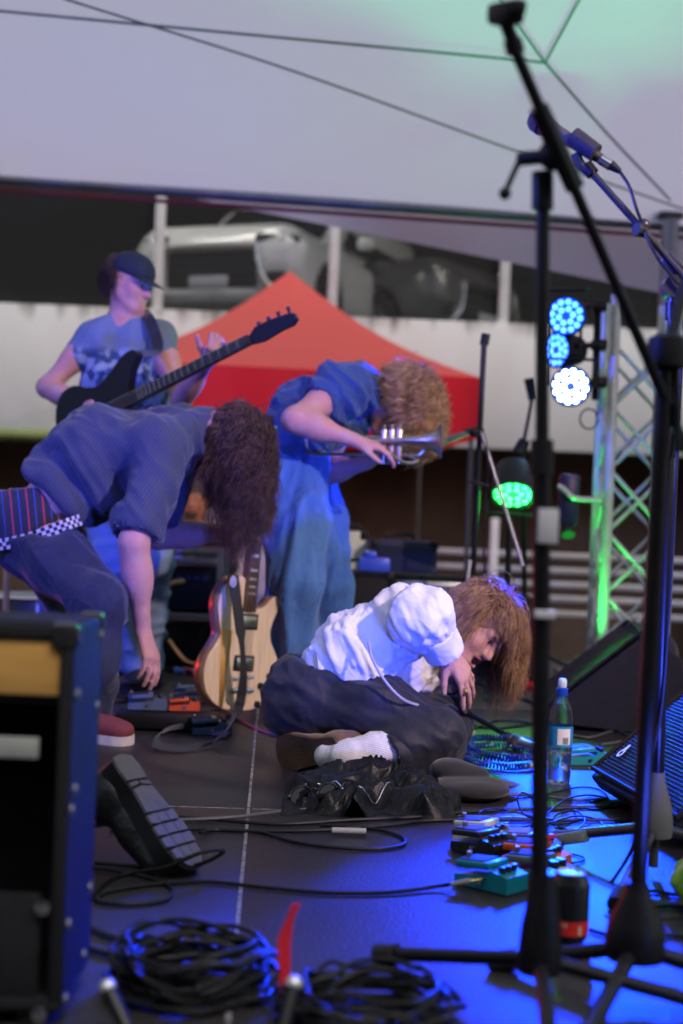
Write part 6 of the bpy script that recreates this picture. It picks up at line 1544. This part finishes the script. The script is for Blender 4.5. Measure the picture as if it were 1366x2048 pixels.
# ---------------------------------------------------------------- 6, 7. two onlookers standing on the ground behind the stage
def onlooker(x, y, chin_z, shirt, label, hm, face=(.0, -1, 0), skin_m=sk_c):
    hc = vec(x, y, chin_z + .115); t = thing('person', (x, y, GROUND_Z), label, 'person'); s = Sdf(); r = unit(np.cross(face, vec(0, 0, 1)))
    sh0 = vec(x, y, chin_z - .10); hz = vec(x, y, GROUND_Z + .92)
    for k in (-1, 1):
        s.chain([hz + r * k * .09, vec(x, y, (sh0[2] + hz[2]) / 2) + r * k * .08, sh0 + r * k * .12], [.10, .09, .08], k=.06)
        a = sh0 + r * k * .19; e = a + r * k * .05 + vec(0, 0, -.28); w = e + np.asarray(face) * .16 + vec(0, 0, -.17)
        limb(s, a, e, .05, .042); limb(s, e, w, .04, .028); put_hand(s, w, np.asarray(face) * .5 + vec(0, 0, -.8), -r * k, side=k)
        limb(s, hz + r * k * .09, vec(x, y, GROUND_Z + .5) + r * k * .1, .088, .06); limb(s, vec(x, y, GROUND_Z + .5) + r * k * .1, vec(x, y, GROUND_Z + .09) + r * k * .11, .055, .04)
    s.cone(sh0 - r * .16, sh0 + r * .16, .065, k=.05)
    H, q = put_head(s, hc, face, vec(0, 0, 1), sh0)
    soft(s, 'body', skin_m, t, .009, 2)
    skullcap('scalp_hair', hc, H, hm, t, h=.009)
    g = Sdf()
    for k in (-1, 1):
        g.chain([hz + r * k * .09, vec(x, y, (sh0[2] + hz[2]) / 2) + r * k * .08, sh0 + r * k * .12], [.12, .108, .09], k=.07); a = sh0 + r * k * .19; g.cone(a - r * k * .03, a + r * k * .03 + vec(0, 0, -.17), .075, .07, k=.04)
    g.cone(sh0 - r * .16, sh0 + r * .16, .08, k=.05); g.cut(sh0 + vec(0, 0, .07), vec(0, 0, 1))
    soft(g, 'shirt', shirt, t, .009, 2, [dict(along=(0, 0, 1), freq=9, amp=.02, seed=3)])
    j = Sdf()
    for k in (-1, 1): j.chain([hz + r * k * .09, vec(x, y, GROUND_Z + .5) + r * k * .1, vec(x, y, GROUND_Z + .1) + r * k * .11], [.12, .09, .08], k=.05)
    soft(j, 'trousers', mat('onlooker_trousers', (.03, .035, .05), .8), t, .012, 2)
    for k in (-1, 1):
        f_ = vec(x, y, GROUND_Z) + r * k * .11; shoe(t, f_ - np.asarray(face) * .07, f_ + np.asarray(face) * .19, vec(0, 0, 1), upper=m_dsh, sole=m_rub)
    return t, q
o1 = P(384, 1038, 8.3)
t, q = onlooker(o1[0], 8.3, o1[2], mat('black_tee', (.012, .012, .013), .85), 'bearded onlooker in a black T-shirt, face tinted orange for warm light, behind the stage', hm4)
sbd = Sdf(); sbd.ell(q(0, .045, -.085), (.050, .050, .035), k=.02); soft(sbd, 'beard', mat('beard', (.10, .05, .03), .7), t, .008, 1)
o2 = P(494, 1010, 8.45)
onlooker(o2[0], 8.45, o2[2], mat('pink_white_tee', (.66, .56, .58), .85), 'onlooker in a pale T-shirt partly hidden behind the guitar neck', hm4, face=(.2, -.98, 0))

# ================================================================== CLOTHES ON THE DECK
m_leath = mat('black_leather', (.004, .004, .005), .34, spec=.3, var=.3, vscale=14, bump=.25, bscale=160)
jk = thing('leather_jacket', fl(730, 1605), 'crumpled black leather jacket lying on the deck beside the cap', 'jacket')
a0, a1 = fl(560, 1632), fl(900, 1568)                    # crumpled sheet: sharp ridges over a soft heap
nu, nv = 190, 110
uu, vv = np.meshgrid(np.linspace(0, 1, nu), np.linspace(0, 1, nv), indexing='ij')
X = a0[0] + (a1[0] - a0[0]) * uu; Y = a0[1] + (a1[1] - a0[1]) * vv
def rid(p, s_): return (1 - np.abs(2 * noise3(p) - 1)) ** s_
pp = np.stack([X, Y, X * 0], -1)
wr_ = noise3(pp * 9 + 3)[..., None] - .5
q_ = pp @ np.array([[13, -9, 0], [7, 10, 0], [0, 0, 1.]]).T + wr_ * 1.5
edge = np.minimum(np.minimum(uu, 1 - uu) / .10, np.minimum(vv / .34, (1 - vv) / .16)) + (noise3(pp * 16 + 8) - .5) * 1.5
env = np.clip(edge, 0, 1); env = env * env * (3 - 2 * env)
hz = .016 + .040 * noise3(pp * 6 + 1) + .050 * rid(q_, 2.2) + .024 * rid(q_ * 2.1 + 4, 1.8) + .006 * rid(q_ * 5 + 2, 1.2)
Z = .72 * env * hz * (.75 + .35 * np.exp(-((uu - .55) / .3) ** 2))
dx_ = (noise3(pp * 14 + 20) - .5) * .030; dy_ = (noise3(pp * 14 + 40) - .5) * .030
V = np.stack([X + dx_ * env, Y + dy_ * env, Z + .0005], -1).reshape(-1, 3)
I = np.arange(nu * nv).reshape(nu, nv); Q = np.stack([I[:-1, :-1], I[1:, :-1], I[1:, 1:], I[:-1, 1:]], -1).reshape(-1, 4)
e_ = env.reshape(-1); Q = Q[(e_[Q] > .02).any(1)]
build_arrays('shell', V, Q, m_leath, jk)
G_ = V.reshape(nu, nv, 3)
MB().tube([G_[int(nu * (.12 + .7 * i / 14)), int(nv * (.30 + .12 * math.sin(i * .7)))] + vec(0, 0, .002) for i in range(15)], .0018, n=6, sub=3).build('zip', m_chrome, jk)
# flat cap
cpt = thing('flat_cap', fl(945, 1600), 'black flat cap lying on the deck beside the leather jacket', 'cap')
m_felt = mat('black_felt', (.014, .014, .015), .85, var=.2, vscale=40, bump=.25, bscale=320, sheen=.3)
cc = fl(940, 1596); s = Sdf()
CM_ = np.array([[math.cos(-.25), -math.sin(-.25), 0], [math.sin(-.25), math.cos(-.25), 0], [0, 0, 1.]])
s.ell(cc + vec(0, 0, .026), (.104, .092, .032), CM_, k=.01).ell(cc + vec(-.028, .045, .058), (.080, .052, .026), CM_, k=.006).ell(cc + vec(-.055, .05, .072), (.045, .04, .022), CM_, k=.02)
s.cut(vec(0, 0, .002), vec(0, 0, -1))
soft(s, 'crown', m_felt, cpt, .0055, 2, [dict(along=(1, .2, 0), freq=16, amp=.006)])
s = Sdf(); s.ell(cc + vec(.085, .055, .030), (.050, .055, .006), CM_, k=.01); soft(s, 'brim', m_felt, cpt, .005, 1)
# sunglasses
sg = thing('sunglasses', fl(640, 1612), 'black sunglasses resting on the crumpled jacket', 'sunglasses')
m_gl = mat('gloss_black', (.006, .006, .007), .08, var=0, coat=.6)
g0, g1, g2 = fl(588, 1600, .055), fl(628, 1585, .06), fl(672, 1585, .062)
def ring(c, rx, rz, ax, up): return [c + ax * rx * math.cos(a) + up * rz * math.sin(a) * (1 if math.sin(a) > 0 else 1.15) for a in np.linspace(0, 2 * math.pi, 14)[:-1]]
axg = unit(g2 - g0); upg = unit(vec(.0, .35, .9))
for c in (fl(600, 1592, .035), fl(655, 1586, .045)):
    pts = ring(c, .030, .024, axg, upg); MB().tube(pts, .0028, n=8, sub=4, closed=True).build('rim', m_gl, sg)
    MB().add([c + unit(np.cross(axg, upg)) * .0] + pts, [(0, i + 1, (i + 1) % 13 + 1) for i in range(13)]).build('lens', mat('dark_lens', (.01, .01, .012), .05, var=0), sg)
MB().tube([fl(622, 1582, .05), fl(628, 1576, .056), fl(634, 1580, .054)], .0025, n=8).build('bridge', m_gl, sg)
MB().tube([fl(680, 1578, .055), fl(690, 1566, .065), fl(697, 1588, .04), fl(698, 1612, .015), fl(694, 1624, .006)], .0024, n=8).build('temple', m_gl, sg)
MB().tube([fl(578, 1592, .04), fl(574, 1602, .018), fl(588, 1612, .006), fl(640, 1610, .006)], .0024, n=8).build('temple', m_gl, sg)

# ================================================================== GEAR AT THE BACK OF THE STAGE
def cab(c, size, label, m=m_tolex, front=True, grille=(.02, .02, .022), cat='speaker cabinet', rot=0.0, group=None, name='speaker_cabinet', handle=True):
    c = np.asarray(c, float); t = thing(name, vec(c[0], c[1], c[2]), label, cat, group); M = np.array([[math.cos(rot), -math.sin(rot), 0], [math.sin(rot), math.cos(rot), 0], [0, 0, 1.]])
    MB().box(c + vec(0, 0, size[2] / 2), size, M, bev=.012).build('cabinet', m, t)
    if front: MB().box(c + M @ vec(0, -size[1] / 2 - .002, size[2] / 2), (size[0] - .05, .012, size[2] - .05), M, bev=.004).build('grille_cloth', mat('grille_%.3f' % grille[0], grille, .9, bump=.5, bscale=400), t)
    for sx in (-1, 1):
        for sz in (0, 1): MB().box(c + M @ vec(sx * (size[0] / 2 - .018), -size[1] / 2 + .016, sz * (size[2] - .036) + .018), (.045, .045, .045), M, bev=.012).build('corner_guard', m_blkp, t)
    if handle: MB().tube([c + M @ vec(-.07, 0, size[2]), c + M @ vec(-.055, 0, size[2] + .028), c + M @ vec(.055, 0, size[2] + .028), c + M @ vec(.07, 0, size[2])], .008, n=8).build('handle', m_rub, t)
    return t
def zat(py, px, Y): return at(px, py, Y)[2]
# black cabinet with the blue tuner box on it
Yc = 6.1; x_ = at(735, 1200, Yc)[0]; zt = zat(1142, 735, Yc)
cab((x_, Yc, 0), (.20, .28, zt), 'black speaker cabinet carrying a blue box, behind the lying singer', handle=False)
tb = thing('equipment_box', (at(745, 1140, Yc)[0], Yc - .02, zt), 'small bright blue box standing on a black speaker cabinet', 'box')
bx0 = at(748, 1128, Yc - .03)
MB().box((bx0[0], Yc - .03, zt + .03), (.135, .14, .058), bev=.008).build('case', mat('bright_blue', (.05, .11, .75), .35, var=.1), tb)
MB().box((bx0[0] - .02, Yc - .03, zt + .072), (.06, .05, .028), bev=.010).build('latch', mat('bright_blue', (.05, .11, .75)), tb)
MB().ball((bx0[0] - .03, Yc - .09, zt + .083), .009, 8).build('knob', m_chrome, tb)
MB().tube([at(690, 1138, Yc - .05), at(700, 1122, Yc - .05), at(722, 1118, Yc - .05)], .008, n=8).build('handle', m_rub, tb)
# amp head with row of knobs on a second cabinet
Yc = 6.3; x_ = at(860, 1200, Yc)[0]; zt = zat(1200, 860, Yc)
cab((x_, Yc, 0), (.36, .26, zt), 'black guitar cabinet under the amplifier head with knobs', handle=False, grille=(.018, .02, .021))
ah_ = thing('amplifier_head', (x_, Yc, zt), 'amplifier head with silver panel and a row of knobs', 'amplifier')
z1 = zat(1150, 860, Yc)
MB().box((x_, Yc, (zt + z1) / 2 + .003), (.345, .22, z1 - zt), bev=.01).build('case', m_tolex, ah_)
MB().box((x_, Yc - .114, (zt + z1) / 2), (.315, .012, (z1 - zt) * .58), bev=.003).build('control_panel', mat('panel_silver', (.36, .40, .40), .35, metal=.4, var=.1), ah_)
for i in range(11): MB().cyl((x_ - .065 + .019 * i, Yc - .12, (zt + z1) / 2 + .006), (x_ - .065 + .019 * i, Yc - .134, (zt + z1) / 2 + .006), .0065, n=10).build('knob', mat('knob_black', (.012, .012, .014)), ah_)
# tall dark cabinets and a pale flight case behind
Yc = 6.9; x_ = at(795, 1200, Yc)[0]; zt = zat(1080, 795, Yc)
cab((x_, Yc, 0), (.32, .3, zt), 'tall dark blue speaker cabinet behind the blue box', m=mat('navy_tolex', (.012, .016, .05), .6), grille=(.016, .022, .05), rot=.12)
Yc = 7.05; x_ = at(690, 1200, Yc)[0]; zt = zat(1062, 690, Yc)
cab((x_, Yc, 0), (.20, .3, zt), 'pale flight case with green light tinted into its colour, between the trumpeter and the dark cabinets', m=mat('pale_case', (.62, .66, .50), .5, var=.1), front=False, cat='flight case', name='flight_case')  # green light is put into the case colour
Yc = 6.95; x_ = at(985, 1250, Yc)[0]; zt = zat(1190, 985, Yc)
cab((x_, Yc, 0), (.40, .3, zt), 'low dark cabinet behind the lying singer near the white post', grille=(.03, .035, .035))
# small dark spotlight on the truss arm
sl_ = thing('moving_light', at(1138, 1000, 6.55), 'dark blue unlit lamp housing clamped beside the truss', 'stage light')
c = at(1136, 1000, 6.55); MB().box(c, (.085, .12, .24), bev=.02).build('housing', mat('lamp_navy', (.012, .02, .07), .4), sl_)
MB().tube([at(1118, 972, 6.48), at(1130, 980, 6.46), at(1150, 996, 6.46), at(1200, 1000, 6.56)], .012, n=8).build('arm', m_truss, sl_)
MB().cyl(c + vec(0, -.02, -.12), c + vec(0, -.05, -.16), .03, n=14).build('lens', m_rub, sl_)
# rack frame with gear at the left
Yr = 6.5; L_, R_ = at(318, 1160, Yr)[0], at(440, 1160, Yr)[0]; z0, z1_ = zat(1232, 380, Yr), zat(1098, 380, Yr)
rk = thing('equipment_rack', ((L_ + R_) / 2, Yr, 0), 'open silver framed equipment rack with dark gear behind the guitar', 'rack')
m_rk = mat('rack_frame', (.28, .30, .36), .4, metal=.5)
for x in (L_, R_):
    for y in (Yr, Yr + .3): MB().box((x, y, z1_ / 2), (.026, .026, z1_), bev=.004).build('upright', m_rk, rk)
for z in (z1_ - .01, z1_ - .055, z0):
    for y in (Yr, Yr + .3): MB().box(((L_ + R_) / 2, y, z), (R_ - L_ - .026, .024, .022), bev=.004).build('crossbar', m_rk, rk)
for z in (z1_ - .01, z0): 
    MB().box(((L_ + R_) / 2, Yr + .15, z + .013), (R_ - L_ - .03, .27, .006)).build('shelf', m_blk, rk)
MB().box(((L_ + R_) / 2 + .01, Yr + .16, (z0 + z1_) / 2 - .03), (R_ - L_ - .06, .24, z1_ - z0 - .1), bev=.006).build('rack_unit', mat('unit_navy', (.012, .018, .06), .4), rk)
for i in range(4): MB().box(((L_ + R_) / 2 - .05 + .04 * i, Yr + .035, (z0 + z1_) / 2 + .02), (.02, .012, .014)).build('button', mat('button_blue', (.03, .06, .4), .4), rk)
MB().tube([at(322, 1215, Yr - .02), at(328, 1182, Yr - .03), at(345, 1166, Yr - .03), at(368, 1162, Yr)], .011, n=8).build('patch_hose', mat('tan_hose', (.45, .27, .13), .5), rk)
tag(MB().tube([at(338, 1280, 6.3), at(352, 1300, 6.25), at(372, 1322, 6.2), at(400, 1330, 6.15)], .008, n=8).build('tan_cable', mat('tan_hose', (.45, .27, .13))), 'tan cable curving on the deck under the rack', 'cable')
# clutter of plugs below the rack
for i, (px, py, col, lab) in enumerate(((380, 1290, (.5, .5, .52), 'pale grey connector'), (376, 1305, (.5, .03, .05), 'red connector'), (400, 1302, (.55, .55, .56), 'white connector'), (362, 1272, (.03, .10, .35), 'blue connector'))):
    p = at(px, py, 6.25); t = thing('connector', p * [1, 1, 0], lab + ' lying among the clutter below the rack', 'connector')
    MB().cyl(vec(p[0] - .02, p[1], .018), vec(p[0] + .025, p[1] - .02, .018), .016, .011, n=12).build('shell', mat('conn_%d' % i, col, .45), t)
    MB().tube([vec(p[0] - .02, p[1], .018), vec(p[0] - .08, p[1] + .05, .01), vec(p[0] - .06, p[1] + .2, .006)], .006, n=6).build('tail', m_cab, t)
cab((at(360, 1300, 6.75)[0], 6.75, 0), (.5, .3, zat(1240, 360, 6.75)), 'low dark cabinet standing behind the equipment rack', grille=(.014, .014, .016), handle=False)
# grey cloth covered case behind the guitarist's arm
Yg = 6.15; x_ = at(228, 1200, Yg)[0]
cab((x_, Yg, 0), (.26, .3, zat(1062, 228, Yg)), 'grey fabric covered amplifier behind the bent guitarist', m=mat('grey_cloth_case', (.16, .18, .17), .85, var=.25, vscale=14, bump=.3), grille=(.15, .165, .16), cat='amplifier', name='covered_amplifier')
# drum-side clutter seen under the guitarist at the left
dr = thing('drum', (at(60, 1300, 6.6)[0], 6.6, 0), 'shallow silver drum on the deck behind the bent guitarist', 'drum')
dx = at(60, 1300, 6.6)[0]; zt = zat(1190, 60, 6.6)
MB().lathe([(.26, zt - .22), (.262, zt - .02), (.26, zt)], (dx, 6.6, 0), n=32, caps=True).build('shell', mat('drum_grey', (.12, .125, .125), .35, metal=.4), dr)
MB().lathe([(.268, zt - .012), (.272, zt), (.264, zt + .008)], (dx, 6.6, 0), n=36, caps=False).build('hoop', m_chrome, dr)
MB().lathe([(.262, zt + .002), (.001, zt + .003)], (dx, 6.6, 0), n=32, caps=False).build('head', mat('drum_head', (.35, .36, .35), .5), dr)
for a in range(8): MB().cyl((dx + .272 * math.cos(a * .785 + .3), 6.6 + .272 * math.sin(a * .785 + .3), zt - .15), (dx + .272 * math.cos(a * .785 + .3), 6.6 + .272 * math.sin(a * .785 + .3), zt - .02), .011, n=8).build('lug', m_chrome, dr)
for a in (0, 2.1, 4.2): MB().cyl((dx + .2 * math.cos(a), 6.6 + .2 * math.sin(a), .0), (dx + .2 * math.cos(a), 6.6 + .2 * math.sin(a), zt - .2), .012, n=8).build('leg', m_chrome, dr)
wp = thing('wooden_pole', vec(at(12, 1300, 6.0)[0], 6.0, 0), 'slim pale wooden pole upright behind the bent guitarist', 'pole')
MB().cyl(vec(at(12, 1300, 6.0)[0], 6.0, 0), at(14, 1125, 6.0), .014, n=12).build('shaft', mat('pale_wood', (.55, .38, .22), .55, stretch=(20, 20, 2)), wp)
MB().lathe([(.05, 0), (.05, .015), (.018, .03)], vec(at(12, 1300, 6.0)[0], 6.0, 0), n=20).build('foot', m_rub, wp)
# pedals and boards at the bent guitarist's feet
pbd = thing('pedal_board', fl(330, 1450), 'flat black pedal board on the deck by the guitar strap', 'pedal board')
pb = fl(318, 1462); MB().box(pb + vec(.02, .06, .03), (.34, .16, .045), SFRAME, bev=.008).build('deck', m_blkp, pbd)
for sx in (-.13, .16):
    for sy in (.0, .12): MB().cyl(pb + vec(sx, sy, 0), pb + vec(sx, sy, .012), .012, n=10).build('foot', m_rub, pbd)
def place_up(t, z): t.location.z += z
place_up(pedal(fl(332, 1458) + vec(.05, .07, 0), .15, (.60, .09, .015), sx=.8, label='orange effects pedal on the black pedal board', group='effects pedals on the board by the guitar', knobs=2), .054)
place_up(pedal(fl(300, 1458) + vec(-.02, .075, 0), .1, (.10, .14, .20), 'slate blue effects pedal on the black pedal board', group='effects pedals on the board by the guitar', knobs=2), .054)
pedal(fl(422, 1468), .2, (.03, .06, .045), 'dark green effects pedal under the guitar strap', group=None, knobs=3)
pedal(fl(385, 1402), -.2, (.05, .16, .62), 'blue effects pedal lying behind the guitar', group=None, knobs=2, pad=(.5, .55, .62))
pedal(fl(408, 1404), -.1, (.55, .60, .66), 'pale effects pedal lying behind the guitar', group=None, knobs=2)
pedal(fl(1048, 1378), .4, (.65, .05, .04), 'red effects pedal on the deck behind the singer', group=None)
pedal(fl(1000, 1400), -.3, (.04, .10, .10), 'dark teal effects pedal on the deck behind the singer', group=None)
gl = thing('brass_mute', fl(868, 1412), 'dented brass trumpet mute lying on the deck behind the singer', 'mute')
MB().lathe([(.02, 0), (.045, .03), (.06, .08), (.05, .11), (.02, .12)], fl(860, 1408, .05), frame(vec(0, 0, 1), vec(.95, -.2, .1)), n=20).build('shell', m_gold, gl)
cable([(330, 1365), (300, 1392), (240, 1402), (190, 1400)], 'black cable by the dark shoe of the bass player', .005)
cable([(250, 1396), (300, 1402), (360, 1420), (420, 1436), (470, 1432)], 'dark cable running to the foot of the guitar', .005)
cable([(400, 1430), (440, 1420), (470, 1440), (430, 1466)], 'looped dark cable under the guitar body', .004)

# ================================================================== CARS ON THE UPPER DECK
def car(front, fwd, paint, label, dz=0.0):
    f = unit(fwd); r = unit(np.cross(f, vec(0, 0, 1))); M = np.stack([r, f, vec(0, 0, 1)], 1); o = np.asarray(front, float)
    q = lambda x, y, z: o + M @ vec(x, y, z)                 # y = 0 at the bumper, negative towards the tail
    t = thing('parked_car', o, label, 'car')
    s = Sdf()
    s.box(q(0, -2.6, 1.22), (.70, 1.50, .38), M, rad=.20, k=.10); s.cut(q(0, -1.10, 1.02), M @ unit(vec(0, .62, .78)), k=.03)
    s.box(q(0, -2.15, .62), (.90, 2.12, .36), M, rad=.22, k=.08); s.box(q(0, -.95, .84), (.82, .88, .22), M, rad=.20, k=.10)
    s.ell(q(0, -.12, .62), (.86, .22, .30), M, k=.12)
    for x in (-1, 1):
        for y in (-.86, -3.45): s.cone(q(x * 1.1, y, .36), q(x * .62, y, .36), .40, k=.03, op='s')
    s.box(q(0, .02, .60), (.50, .12, .20), M, rad=.06, k=.03, op='s')
    soft(s, 'body', paint, t, .028, 2)
    MB().box(q(0, -.10, .62), (1.02, .06, .38), M, bev=.03).build('grille', mat('car_grille', (.012, .012, .014), .4), t)
    for z in (.50, .60, .70): MB().box(q(0, -.065, z), (.94, .02, .02), M).build('grille_bar', mat('car_bar', (.05, .05, .055), .3, metal=.6), t)
    for x in (-1, 1):
        hl = MB().box(q(x * .64, -.115, .87), (.42, .14, .12), M @ np.array([[math.cos(-x * .35), -math.sin(-x * .35), 0], [math.sin(-x * .35), math.cos(-x * .35), 0], [0, 0, 1.]]), bev=.035).build('headlight', mat('headlight_dark', (.06, .06, .065), .12, coat=.6), t)
        for dx in (.54, .68): MB().ball(q(x * dx, -.045 - .12 * (dx - .5), .875), (.05, .035, .04), 8, M).build('lens', mat('lamp_lens', (.7, .7, .72), .08, metal=.8), hl)
        MB().tube([q(x * .50, .055, .80), q(x * .53, .07, .66), q(x * .60, .07, .48), q(x * .70, .03, .38)], .026, n=8).build('chrome_trim', m_chrome, t)
        MB().box(q(x * .70, .03, .50), (.20, .08, .12), M, bev=.03).build('fog_lamp', mat('car_grille', (.012, .012, .014)), t)
        for y in (-.86, -3.45):
            w = thing_child('wheel', t, q(x * .80, y, .34)); Mw = np.stack([np.cross(r * x, vec(0, 0, 1)), vec(0, 0, 1), r * x], 1)
            MB().lathe([(.22, -.10), (.31, -.11), (.34, -.08), (.34, .08), (.31, .11), (.22, .10)], q(x * .80, y, .34), Mw, n=28, caps=False).build('tyre', m_rub, w)
            MB().lathe([(.225, -.09), (.225, .085), (.20, .07), (.06, .05), (.05, .07), (.01, .072)], q(x * .80, y, .34), Mw, n=20).build('rim', mat('alloy', (.4, .4, .42), .3, metal=.9), w)
        MB().box(q(x * .98, -1.55, 1.10), (.18, .12, .13), M, bev=.04).build('mirror', paint, t)
    MB().box(q(-.02, .055, .47), (.40, .02, .11), M, bev=.006).build('number_plate', mat('plate_pale', (.55, .56, .6), .5, var=.05), t)
    MB().box(q(0, .06, .30), (1.3, .10, .10), M, bev=.03).build('skid_plate', mat('skid_grey', (.28, .28, .29), .45, metal=.4), t)
    wsq = [q(-.66, -1.12, 1.05), q(.66, -1.12, 1.05), q(.56, -1.72, 1.535), q(-.56, -1.72, 1.535)]
    off = M @ unit(vec(0, .62, .78)) * .012
    MB().add([v + off for v in wsq], [(0, 1, 2, 3)]).build('windscreen', mat('car_glass', (.01, .012, .014), .06, var=0), t)
    for x in (-1, 1):
        sw = [q(x * .72, -1.55, 1.08), q(x * .72, -3.7, 1.08), q(x * .62, -3.5, 1.45), q(x * .62, -2.0, 1.50)]
        MB().add([v + M @ vec(x * .03, 0, 0) for v in sw], [(0, 1, 2, 3)]).build('side_window', mat('car_glass', (.01, .012, .014)), t)
    return t
def thing_child(name, parent, loc):
    o = bpy.data.objects.new(name, None); COL.objects.link(o); o.parent = parent
    o.location = Vector([float(x) for x in (np.asarray(loc) - world_loc(parent))]); o.empty_display_size = .05; return o
fp = at(418, 560, 13.4); car((fp[0], 13.4, 2.38), (-.36, -.93, 0), mat('silver_paint', (.78, .79, .80), .3, metal=.05, var=.05, coat=.6), 'silver car facing out from the upper deck behind the white posts')
fp = at(905, 560, 15.2); car((fp[0] + .35, 15.2, 2.38), (.80, -.60, 0), mat('graphite_paint', (.10, .10, .10), .35, metal=.3, var=.05, coat=.6), 'dark grey car parked in shadow on the upper deck')
